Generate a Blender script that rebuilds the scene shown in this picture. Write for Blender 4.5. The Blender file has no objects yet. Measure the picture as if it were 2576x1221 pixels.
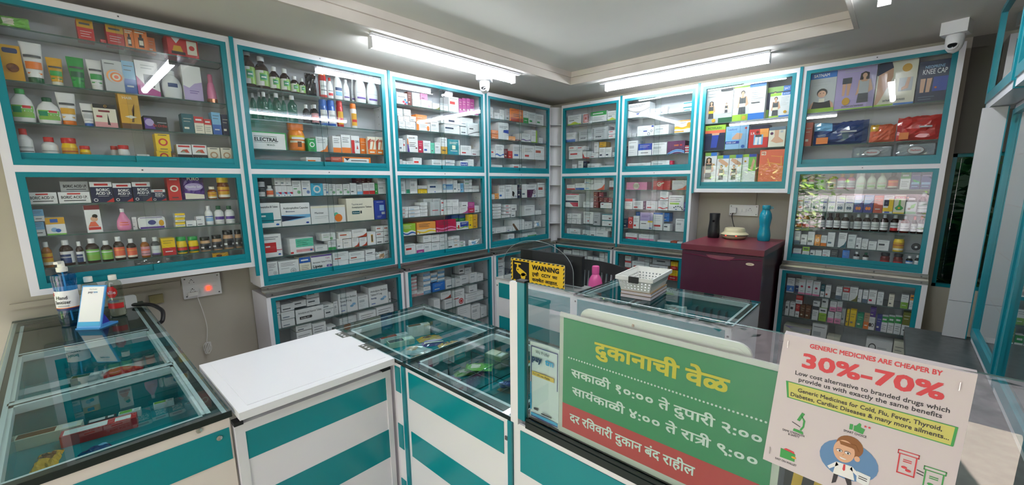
import bpy, bmesh, math, random
from mathutils import Vector, Matrix
random.seed(7)
S = bpy.context.scene
COL = S.collection
PI = math.pi

# ------------------------------------------------------------------ camera
CAM_F, CAM_YAW, CAM_PITCH, CAM_ROLL = 1046.878, -0.746566, -0.173725, -0.009402
CAM_LOC = (2.5551, -3.4654, 1.5909)
CAM_OX, CAM_OY = -7.561, 34.670
def make_camera():
    cd = bpy.data.cameras.new('camera'); co = bpy.data.objects.new('camera', cd); COL.objects.link(co)
    sy, cy = math.sin(CAM_YAW), math.cos(CAM_YAW); sp, cp = math.sin(CAM_PITCH), math.cos(CAM_PITCH)
    f = Vector((sy*cp, cy*cp, sp)); r = Vector((cy, -sy, 0)); u = r.cross(f)
    r2 = math.cos(CAM_ROLL)*r + math.sin(CAM_ROLL)*u; u2 = -math.sin(CAM_ROLL)*r + math.cos(CAM_ROLL)*u
    m = Matrix((r2, u2, -f)).transposed().to_4x4(); m.translation = Vector(CAM_LOC)
    co.matrix_world = m
    cd.sensor_fit = 'HORIZONTAL'; cd.sensor_width = 36.0; cd.lens = 36.0*CAM_F/2576.0
    cd.shift_x = -CAM_OX/2576.0; cd.shift_y = CAM_OY/2576.0
    cd.clip_start = 0.02; cd.clip_end = 200
    S.camera = co
make_camera()

# ------------------------------------------------------------------ world, sky light, exposure
EXPOSURE = 0.68
SKY = 2.4
TUBE = 30.0
S.view_settings.view_transform = 'Standard'; S.view_settings.look = 'None'
S.view_settings.exposure = EXPOSURE; S.view_settings.gamma = 1.0
S.view_settings.use_curve_mapping = False
S.cycles.max_bounces = 10; S.cycles.diffuse_bounces = 5; S.cycles.glossy_bounces = 4
S.cycles.transparent_max_bounces = 40; S.cycles.transmission_bounces = 6
S.cycles.caustics_reflective = False; S.cycles.caustics_refractive = False
S.cycles.sample_clamp_indirect = 6.0
W = bpy.data.worlds.new('sky'); S.world = W; W.use_nodes = True
_nt = W.node_tree; _bg = _nt.nodes['Background']
_tc = _nt.nodes.new('ShaderNodeTexCoord'); _sx = _nt.nodes.new('ShaderNodeSeparateXYZ')
_cr = _nt.nodes.new('ShaderNodeValToRGB')
_nt.links.new(_tc.outputs['Generated'], _sx.inputs[0]); _nt.links.new(_sx.outputs['Z'], _cr.inputs[0])
_cr.color_ramp.elements[0].color = (0.75, 0.72, 0.68, 1); _cr.color_ramp.elements[0].position = 0.0
_cr.color_ramp.elements[1].color = (0.85, 0.92, 1.0, 1); _cr.color_ramp.elements[1].position = 0.6
_nt.links.new(_cr.outputs[0], _bg.inputs['Color']); _bg.inputs['Strength'].default_value = SKY

def make_sun():
    d = bpy.data.lights.new('sun', 'SUN'); d.energy = 55.0; d.angle = 0.02; d.color = (1.0, 0.93, 0.95)
    o = bpy.data.objects.new('sun', d); COL.objects.link(o); o.rotation_euler = Vector((-0.12, -0.5, -0.85)).to_track_quat('-Z', 'Y').to_euler()
make_sun()
# ------------------------------------------------------------------ colours and materials
def lin(h):
    h = h.lstrip('#'); o = []
    for i in (0, 2, 4):
        c = int(h[i:i+2], 16)/255.0
        o.append(c/12.92 if c <= 0.04045 else ((c+0.055)/1.055)**2.4)
    return (*o, 1.0)
HEX = dict(white='e9e9ea', pearl='dfe3e6', cream='e9e2cf', grey='b9bcc0', dgrey='4a4d52', black='17181b', silver='c3c6c8',
  red='c62a2a', crimson='b81c44', redbr='6a2018', rust='b5452c', coral='e2694a', orange='e57a26', orangel='f0a04c', orangey='ee8a1e',
  gold='d9a32c', yellow='efc81f', ygr='d8d23a', lime='9bc53d', green='2f9a4a', lgreen='78bb52', grass='86b04a', dkgreen='14593a', emerald='158a63', sage='94a58a', olive='7d7d3a', palegr='cfdcc4',
  mint='5fc2a2', cyan='4fb6da', aqua='5ab5a8', dkteal='0c5a66', tealc='0b8793', sky='79b4dc', skyl='8fb8dd', skyd='6fa3cb', blue='2a5fb4', royal='2540a0', cerulean='2c74c8', dkblue='1c3a78', navy='1a2247', navyo='1d3a6e', slate='5f7486', indigo='3a3f8c',
  purple='5b3a94', plum='5f2b55', lilac='b3a2d0', magenta='b5408f', pink='e78bb4', pinkl='d77a9a', rose='d99a9f', maroon='76212c',
  tan='c09a76', brown='6e4524', amber='9a5a1c', dbrown='2c1510', honey='7a3d0c', clearl='cfd4c8', skin='d9a98a', hair='241a16')
MATS = {}
def mat(name, hexc=None, rough=0.45, metal=0.0, emit=0.0, spec=0.5, coat=0.0):
    key = (name, hexc, rough, metal, emit)
    if key in MATS: return MATS[key]
    m = bpy.data.materials.new(name); m.use_nodes = True
    b = m.node_tree.nodes['Principled BSDF']
    b.inputs['Base Color'].default_value = lin(hexc or HEX[name]); b.inputs['Roughness'].default_value = rough
    b.inputs['Metallic'].default_value = metal; b.inputs['Specular IOR Level'].default_value = spec
    b.inputs['Coat Weight'].default_value = coat
    if emit:
        b.inputs['Emission Color'].default_value = lin(hexc or HEX[name]); b.inputs['Emission Strength'].default_value = emit
    MATS[key] = m; return m
def ink(c): return mat(c, None, 0.38)
def noisy(name, c1, c2, scale, rough=0.6, bump=0.0, detail=4.0, metal=0.0):
    if name in MATS: return MATS[name]
    m = bpy.data.materials.new(name); m.use_nodes = True; nt = m.node_tree; b = nt.nodes['Principled BSDF']
    tc = nt.nodes.new('ShaderNodeTexCoord'); n = nt.nodes.new('ShaderNodeTexNoise'); r = nt.nodes.new('ShaderNodeValToRGB')
    n.inputs['Scale'].default_value = scale; n.inputs['Detail'].default_value = detail
    r.color_ramp.elements[0].color = lin(c1); r.color_ramp.elements[1].color = lin(c2)
    r.color_ramp.elements[0].position = 0.35; r.color_ramp.elements[1].position = 0.65
    nt.links.new(tc.outputs['Object'], n.inputs['Vector']); nt.links.new(n.outputs['Fac'], r.inputs[0]); nt.links.new(r.outputs[0], b.inputs['Base Color'])
    b.inputs['Roughness'].default_value = rough; b.inputs['Metallic'].default_value = metal
    if bump:
        bp = nt.nodes.new('ShaderNodeBump'); bp.inputs['Strength'].default_value = bump; bp.inputs['Distance'].default_value = 0.01
        nt.links.new(n.outputs['Fac'], bp.inputs['Height']); nt.links.new(bp.outputs[0], b.inputs['Normal'])
    MATS[name] = m; return m
def clear(name, tint='ffffff', rough=0.0, gain=1.6, ior=1.5):
    """thin clear sheet: see-through tint with a Fresnel mirror on the outward faces"""
    if name in MATS: return MATS[name]
    m = bpy.data.materials.new(name); m.use_nodes = True; nt = m.node_tree
    for n in list(nt.nodes): nt.nodes.remove(n)
    out = nt.nodes.new('ShaderNodeOutputMaterial'); mix = nt.nodes.new('ShaderNodeMixShader')
    tr = nt.nodes.new('ShaderNodeBsdfTransparent'); gl = nt.nodes.new('ShaderNodeBsdfGlossy')
    fr = nt.nodes.new('ShaderNodeFresnel'); ge = nt.nodes.new('ShaderNodeNewGeometry')
    inv = nt.nodes.new('ShaderNodeMath'); inv.operation = 'SUBTRACT'; inv.inputs[0].default_value = 1.0
    g = nt.nodes.new('ShaderNodeMath'); g.operation = 'MULTIPLY'; g.inputs[1].default_value = gain; g.use_clamp = True
    mu = nt.nodes.new('ShaderNodeMath'); mu.operation = 'MULTIPLY'; mu.use_clamp = True
    tr.inputs['Color'].default_value = lin(tint); gl.inputs['Roughness'].default_value = rough
    gl.inputs['Color'].default_value = (1, 1, 1, 1); fr.inputs['IOR'].default_value = ior
    nt.links.new(ge.outputs['Backfacing'], inv.inputs[1]); nt.links.new(fr.outputs[0], g.inputs[0])
    nt.links.new(g.outputs[0], mu.inputs[0]); nt.links.new(inv.outputs[0], mu.inputs[1])
    nt.links.new(mu.outputs[0], mix.inputs[0]); nt.links.new(tr.outputs[0], mix.inputs[1]); nt.links.new(gl.outputs[0], mix.inputs[2])
    nt.links.new(mix.outputs[0], out.inputs['Surface'])
    MATS[name] = m; return m
M_WHITE = mat('white_aluminium', 'dcdbe0', 0.32)
M_TEAL = mat('teal_aluminium', '087b88', 0.28)
M_TEALP = mat('teal_laminate', '06838c', 0.22)
M_WHITEP = mat('white_laminate', 'e2dfe6', 0.22)
M_INNER = mat('cabinet_lining', 'cfd0d6', 0.5)
M_STEEL = mat('brushed_steel', 'b5b2ac', 0.22, 1.0)
M_SCREW = mat('screw_head', '6d6d70', 0.35, 0.8)
M_BLACK = mat('black_plastic', '15161a', 0.45)
M_BLACKG = mat('black_edge_tape', '14201f', 0.2)
M_HOLE = mat('dark_hole', '33343a', 0.7)
M_PANE = clear('cabinet_glass', 'fbfdfd')
M_SHELF = clear('shelf_glass', 'eef4f2', 0.0, 1.2)
M_EDGE = mat('glass_edge', '48605c', 0.15)
M_TOP = clear('counter_glass', 'e8f3f2', 0.0, 0.85)
M_TEDGE = mat('counter_glass_edge', '20413f', 0.12)
M_WALL = noisy('wall_paint', 'aaa598', 'b2ad9f', 3.0, 0.75)
M_CEIL = noisy('ceiling_paint', 'd9d5cf', 'dedad4', 2.0, 0.8)
M_TRAY = noisy('tray_paint', 'e4e2dc', 'e8e6e0', 2.0, 0.8)

# ------------------------------------------------------------------ mesh builder
TXT = {}
_tc_ob = None
def text_mesh(s, bold=0.0, res=2):
    """flat outline of a string as (verts, faces) at letter size 1; a vert is (x, y, layer)"""
    key = (s, bold, res)
    if key in TXT: return TXT[key]
    c = bpy.data.curves.new('lettering', 'FONT'); c.body = s; ex = bold; c.resolution_u = res
    o = bpy.data.objects.new('lettering', c); COL.objects.link(o)
    dg = bpy.context.evaluated_depsgraph_get(); dg.update()
    me = bpy.data.meshes.new_from_object(o.evaluated_get(dg))
    v = [(p.co.x, p.co.y, 0) for p in me.vertices]; f = [tuple(p.vertices) for p in me.polygons]
    if ex:                                                     # heavier strokes: the outline repeated a hair aside
        k = len(v); v = [(x+i*ex, y+j*ex, q) for q, (i, j) in enumerate(((-1, -1), (1, -1), (-1, 1), (1, 1), (0, 0))) for x, y, _ in v]
        f = [tuple(i+q*k for i in p) for q in range(5) for p in f]
    bpy.data.objects.remove(o); bpy.data.curves.remove(c); bpy.data.meshes.remove(me)
    TXT[key] = (v, f); return v, f
def xmax(s): return max(p[0] for p in text_mesh(s)[0])
ADV = {}
def advance(ch):
    if ch not in ADV: ADV[ch] = xmax(ch+'\u0966')-xmax('\u0966')
    return ADV[ch]
def cut_mesh(v, f, xm):
    bm = bmesh.new(); vs = [bm.verts.new((x, y, q)) for x, y, q in v]
    for q in f:
        try: bm.faces.new([vs[i] for i in q])
        except ValueError: pass
    bmesh.ops.bisect_plane(bm, geom=bm.verts[:]+bm.edges[:]+bm.faces[:], plane_co=(xm, 0, 0), plane_no=(1, 0, 0), clear_outer=True)
    bm.verts.index_update(); bm.verts.ensure_lookup_table()
    rv = [(p.co.x, p.co.y, round(p.co.z)) for p in bm.verts]; rf = [tuple(p.index for p in q.verts) for q in bm.faces]; bm.free()
    return rv, rf
def deva(pieces, bold=0.0):
    """Devanagari from visual-order pieces: plain strings, ('h', consonant) half forms and ('tra',) the tra letter"""
    key = ('deva', str(pieces), bold)
    if key in TXT: return TXT[key]
    V, F, x, n = [], [], 0.0, 0
    def add(v, f, lay):
        b = len(V); V.extend((x+a, c, q+5*lay) for a, c, q in v); F.extend(tuple(i+b for i in q) for q in f)
    for p in pieces:
        if p == ' ': x += 0.26; continue
        n += 1
        if p == ('tra',):
            t = 0.045 + bold
            polys = [[(-.02, .535), (.52, .535), (.52, .622+bold), (-.02, .622+bold)], [(.40-bold, 0), (.49+bold, 0), (.49+bold, .56), (.40-bold, .56)],
                     [(.06, .34-t), (.45, .34-t), (.45, .34+t), (.06, .34+t)], [(.02, .02), (.09, -.04), (.43, .24), (.38, .32)]]
            for k, q in enumerate(polys): add([(a, c, k) for a, c in q], [tuple(range(len(q)))], n % 4)
            x += 0.5; continue
        if isinstance(p, tuple):
            v, f = text_mesh(p[1], bold); m = max(q[0] for q in v); k = 0.62*m if p[1] == '\u0915' else m-0.13
            v, f = cut_mesh(v, f, k); add(v, f, n % 4); x += k; continue
        for ch in p:
            n += 1; v, f = text_mesh(ch, bold); add(v, f, n % 4); x += advance(ch)
    TXT[key] = (V, F); return V, F

class MB:
    def __init__(s): s.v = []; s.f = []; s.mi = []; s.sm = []; s.mats = []
    def m(s, mt):
        if mt not in s.mats: s.mats.append(mt)
        return s.mats.index(mt)
    def face(s, pts, mt, smooth=False):
        b = len(s.v); s.v += [tuple(p) for p in pts]; s.f.append(tuple(range(b, b+len(pts)))); s.mi.append(s.m(mt)); s.sm.append(smooth)
    def faces(s, V, F, mt, smooth=False):
        b = len(s.v); s.v += [tuple(p) for p in V]; k = s.m(mt)
        for q in F: s.f.append(tuple(i+b for i in q)); s.mi.append(k); s.sm.append(smooth)
    def box(s, x0, x1, y0, y1, z0, z1, mt, edge=None, flat=2):
        """edge: another material on the faces that are not across axis `flat`"""
        V = [(x, y, z) for x in (x0, x1) for y in (y0, y1) for z in (z0, z1)]
        F = [((0, 1, 3, 2), 0), ((4, 6, 7, 5), 0), ((0, 4, 5, 1), 1), ((2, 3, 7, 6), 1), ((0, 2, 6, 4), 2), ((1, 5, 7, 3), 2)]
        for q, ax in F: s.faces(V, [q], mt if (edge is None or ax == flat) else edge) if False else s._q(V, q, mt if (edge is None or ax == flat) else edge)
        return s
    def _q(s, V, q, mt):
        b = len(s.v); s.v += [V[i] for i in q]; s.f.append((b, b+1, b+2, b+3)); s.mi.append(s.m(mt)); s.sm.append(False)
    def prism(s, poly, y0, y1, mt, side=None):
        """outline in (x, z) pushed from y0 (front) to y1"""
        n = len(poly); V = [(x, y0, z) for x, z in poly]+[(x, y1, z) for x, z in poly]
        s.faces(V, [tuple(range(n))], mt); s.faces(V, [tuple(reversed(range(n, 2*n)))], mt)
        s.faces(V, [(i, i+n, (i+1) % n+n, (i+1) % n) for i in range(n)], side or mt)
    def prism_z(s, poly, z0, z1, mt):
        n = len(poly); V = [(x, y, z0) for x, y in poly]+[(x, y, z1) for x, y in poly]
        s.faces(V, [tuple(reversed(range(n)))], mt); s.faces(V, [tuple(range(n, 2*n))], mt)
        s.faces(V, [(i, (i+1) % n, (i+1) % n+n, i+n) for i in range(n)], mt)
    def lathe(s, prof, mt, cx=0, cy=0, n=20, sx=1.0, sy=1.0, caps=True, mts=None):
        b = len(s.v); k = len(prof)
        for r, z in prof:
            for i in range(n):
                a = 2*PI*i/n; s.v.append((cx+r*sx*math.cos(a), cy+r*sy*math.sin(a), z))
        for j in range(k-1):
            mj = s.m(mts[j] if mts else mt)
            for i in range(n):
                s.f.append((b+j*n+i, b+j*n+(i+1) % n, b+(j+1)*n+(i+1) % n, b+(j+1)*n+i)); s.mi.append(mj); s.sm.append(True)
        if caps:
            s.f.append(tuple(b+i for i in reversed(range(n)))); s.mi.append(s.m(mts[0] if mts else mt)); s.sm.append(False)
            s.f.append(tuple(b+(k-1)*n+i for i in range(n))); s.mi.append(s.m(mts[-1] if mts else mt)); s.sm.append(False)
    def arc(s, r, z0, z1, mt, a0=-78, a1=78, cx=0, cy=0, sx=1.0, sy=1.0, n=10):
        """curved patch facing -y"""
        b = len(s.v)
        for z in (z0, z1):
            for i in range(n+1):
                a = math.radians(a0+(a1-a0)*i/n); s.v.append((cx+r*sx*math.sin(a), cy-r*sy*math.cos(a), z))
        for i in range(n):
            s.f.append((b+i, b+i+1, b+n+2+i, b+n+1+i)); s.mi.append(s.m(mt)); s.sm.append(True)
    def tube(s, pts, r, mt, n=8):
        pts = [Vector(p) for p in pts]; b = len(s.v)
        for i, p in enumerate(pts):
            t = (pts[min(i+1, len(pts)-1)]-pts[max(i-1, 0)]).normalized()
            a = t.orthogonal().normalized() if i == 0 else (a-t*a.dot(t)).normalized()
            c = t.cross(a)
            for k in range(n):
                g = 2*PI*k/n; s.v.append(tuple(p+(a*math.cos(g)+c*math.sin(g))*r))
        for i in range(len(pts)-1):
            for k in range(n):
                s.f.append((b+i*n+k, b+i*n+(k+1) % n, b+(i+1)*n+(k+1) % n, b+(i+1)*n+k)); s.mi.append(s.m(mt)); s.sm.append(True)
        s.f.append(tuple(b+k for k in reversed(range(n)))); s.mi.append(s.m(mt)); s.sm.append(False)
        e = b+(len(pts)-1)*n; s.f.append(tuple(e+k for k in range(n))); s.mi.append(s.m(mt)); s.sm.append(False)
    def letters(s, vf, x, z, h, y, mt, maxw=None, align='l', place=None, fit=False):
        v, f = vf
        x0 = min(q[0] for q in v); x1 = max(q[0] for q in v)
        k = h/0.7; w = (x1-x0)*k; kx = k
        if maxw and (fit or w > maxw): kx = k*maxw/w; w = maxw
        ox = x-(w if align == 'r' else w/2 if align == 'c' else 0)
        P = [(ox+(a-x0)*kx, z+c*k, q) for a, c, q in v]
        s.faces([place(a, c) if place else (a, y-.00002*q, c) for a, c, q in P], f, mt)
        return w
    def mesh(s, name, sharp=38):
        me = bpy.data.meshes.new(name); me.from_pydata(s.v, [], s.f)
        for mt in s.mats: me.materials.append(mt)
        me.polygons.foreach_set('material_index', s.mi); me.polygons.foreach_set('use_smooth', s.sm)
        me.update()
        if any(s.sm):
            bm = bmesh.new(); bm.from_mesh(me); bmesh.ops.remove_doubles(bm, verts=bm.verts[:], dist=1e-6); bm.to_mesh(me); bm.free()
            me.set_sharp_from_angle(angle=math.radians(sharp))
        return me
    def build(s, name, parent=None, loc=None, rz=0.0, rx=0.0, bevel=0.0):
        o = bpy.data.objects.new(name, s.mesh(name)); COL.objects.link(o)
        if parent: o.parent = parent
        if loc: o.location = loc
        if rz or rx: o.rotation_euler = (rx, 0, rz)
        if bevel:
            md = o.modifiers.new('soft edges', 'BEVEL'); md.width = bevel; md.segments = 3; md.limit_method = 'ANGLE'
        return o
LABELS = set()
def tag(o, label, cat, group=None):
    o['label'] = label; o['category'] = cat
    if group: o['group'] = group
    if label in LABELS and not group: print('DUP LABEL', label)
    LABELS.add(label)
    n = len(label.split())
    if n > 16 or n < 4: print('LABEL LENGTH', n, label)
    return o
def empty(name, label, cat, loc=(0, 0, 0), rz=0.0, group=None):
    o = bpy.data.objects.new(name, None); COL.objects.link(o); o.location = loc; o.rotation_euler = (0, 0, rz); o.empty_display_size = 0.05
    return tag(o, label, cat, group)
def struct(name, mb):
    o = mb.build(name); o['kind'] = 'structure'; return o
def ellipse(cx, cz, rx, rz, n=24): return [(cx+rx*math.cos(2*PI*i/n), cz+rz*math.sin(2*PI*i/n)) for i in range(n)]
def rrect(x0, x1, z0, z1, r, n=5):
    out = []
    for cx, cz, a in ((x1-r, z1-r, 0), (x0+r, z1-r, 90), (x0+r, z0+r, 180), (x1-r, z0+r, 270)):
        out += [(cx+r*math.cos(math.radians(a+90*i/n)), cz+r*math.sin(math.radians(a+90*i/n))) for i in range(n+1)]
    return out

# ------------------------------------------------------------------ room shell
WL, WB = -0.19, 0.19          # wall faces
ZS, ZT = 2.385, 2.475         # lowered ceiling border and tray
XR = 3.06
def room():
    b = MB(); b.box(-0.3, 3.3, -6.0, 0.3, -0.1, 0.0, noisy('floor_tile', 'a49a8c', 'b2a899', 6, 0.35)); struct('floor', b)
    b = MB(); b.box(WL-0.1, WL, -4.7, 0.3, 0, 2.6, M_WALL); struct('wall_left', b)
    b = MB(); wx0, wx1, wz0, wz1 = 2.775, 3.02, 0.93, 1.74
    b.box(WL, wx0, WB, WB+0.1, 0, 2.6, M_WALL); b.box(wx1, XR+0.1, WB, WB+0.1, 0, 2.6, M_WALL)
    b.box(wx0, wx1, WB, WB+0.1, 0, wz0, M_WALL); b.box(wx0, wx1, WB, WB+0.1, wz1, 2.6, mat('dark_wall', '57544e', 0.7)); struct('wall_back', b)
    b = MB(); b.box(wx0, wx1, WB+0.04, WB+0.046, wz0, wz1, clear('window_glass', '8ea39c'), M_EDGE, 1); w = struct('window_1', b)
    fb = MB()
    for x in (wx0, 2.862, wx1-0.02): fb.box(x, x+0.02, WB+0.02, WB+0.06, wz0, wz1, M_TEAL)
    for z in (wz0, wz1-0.02): fb.box(wx0, wx1, WB+0.02, WB+0.06, z, z+0.02, M_TEAL)
    fb.build('window_frame', w)
    b = MB(); b.box(XR, XR+0.1, -4.7, 0.3, 0, 2.6, M_WALL); struct('wall_right', b)
    b = MB(); b.box(WL, XR, -4.7, -4.58, 1.87, 2.6, M_WALL); struct('wall_front', b)
    tx0, tx1, ty0, ty1 = 0.47, 2.31, -2.74, -0.45
    b = MB()
    b.box(WL, tx0, -4.6, WB, ZS, 2.6, M_CEIL); b.box(tx1, XR, -4.6, WB, ZS, 2.6, M_CEIL)
    b.box(tx0, tx1, ty1, WB, ZS, 2.6, M_CEIL); b.box(tx0, tx1, -4.6, ty0, ZS, 2.6, M_CEIL)
    b.box(tx0, tx1, ty0, ty1, ZT, 2.6, M_TRAY); struct('ceiling', b)
    b = MB(); fm = noisy('fascia_paint', 'd2c9c1', 'dad1c9', 4, 0.8)
    for d, z0, z1 in ((0.02, ZS-0.004, ZS+0.05), (0.034, ZS+0.05, ZT)):
        b.box(tx0, tx0+d, ty0, ty1, z0, z1, fm); b.box(tx1-d, tx1, ty0, ty1, z0, z1, fm)
        b.box(tx0+d, tx1-d, ty1-d, ty1, z0, z1, fm); b.box(tx0+d, tx1-d, ty0, ty0+d, z0, z1, fm)
    struct('trim_1', b)
room()

# ------------------------------------------------------------------ lamps and cameras on the ceiling
def batten(name, label, loc, rz, L=1.155):
    t = empty(name, label, 'tube light', loc, rz, None)
    b = MB(); b.box(-L/2, L/2, -0.014, 0.014, -0.022, 0, M_WHITE); b.box(-L/2-0.004, -L/2, -0.022, 0.022, -0.061, 0, M_WHITE); b.box(L/2, L/2+0.004, -0.022, 0.022, -0.061, 0, M_WHITE)
    b.build('housing', t)
    d = MB(); em = mat('lit_diffuser', 'f4faff', 0.4, 0, TUBE)
    prof = [(0.021*math.sin(a), -0.036-0.024*math.cos(a)) for a in [math.radians(-96+192*i/14) for i in range(15)]]
    V = [(x, p, q) for x in (-L/2, L/2) for p, q in prof]; n = len(prof)
    d.faces(V, [(i, i+1, n+i+1, n+i) for i in range(n-1)], em, True); d.build('diffuser', t)
    b = MB(); b.box(-L/2-0.01, L/2+0.03, 0.04, 0.062, -0.012, 0, M_WHITE); b.box(-L/2-0.01, L/2+0.03, 0.066, 0.072, -0.008, 0, M_WHITE); b.build('cable_trunking', t)
batten('tube_light', 'lit white tube light on the ceiling edge above the long socket wall', (0.358, -1.606, ZS), -PI/2)
batten('tube_light', 'lit white tube light on the ceiling edge above the fridge wall', (1.293, -0.285, ZS), PI)
batten('tube_light', 'lit white tube light on the ceiling edge above the side wall cases', (2.425, -1.53, ZS), PI/2)
batten('tube_light', 'lit white tube light on the ceiling edge above the customers', (1.36, -2.86, ZS), 0)
def dome(label, loc, rz):
    t = empty('security_camera', label, 'security camera', loc, rz)
    wm = mat('camera_white', 'e6e6e8', 0.35)
    b = MB(); b.box(-0.05, 0.05, -0.05, 0.05, -0.062, 0, wm); b.build('mount_box', t, bevel=0.002)
    b = MB(); b.lathe([(0.034, -0.062), (0.036, -0.07), (0.036, -0.1), (0.034, -0.115), (0.03, -0.128), (0.02, -0.142), (0.004, -0.15)], wm, n=28); b.build('housing', t)
    b = MB(); b.lathe([(0.0225, 0), (0.023, 0.012), (0.020, 0.016)], wm, n=24); o = b.build('lens_ring', t, (0, -0.018, -0.122), 0, math.radians(62))
    b = MB(); b.lathe([(0.018, 0.0), (0.018, 0.017), (0.012, 0.021), (0.003, 0.023)], mat('lens_black', '111317', 0.08), n=24); b.build('lens', t, (0, -0.018, -0.122), 0, math.radians(62))
dome('white dome camera under the ceiling beside the tube light of the long wall', (0.265, -1.235, ZS), math.radians(35))
dome('white dome camera on the ceiling above the far end case past the fridge', (2.687, -0.20, ZS), math.radians(-14))

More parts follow.
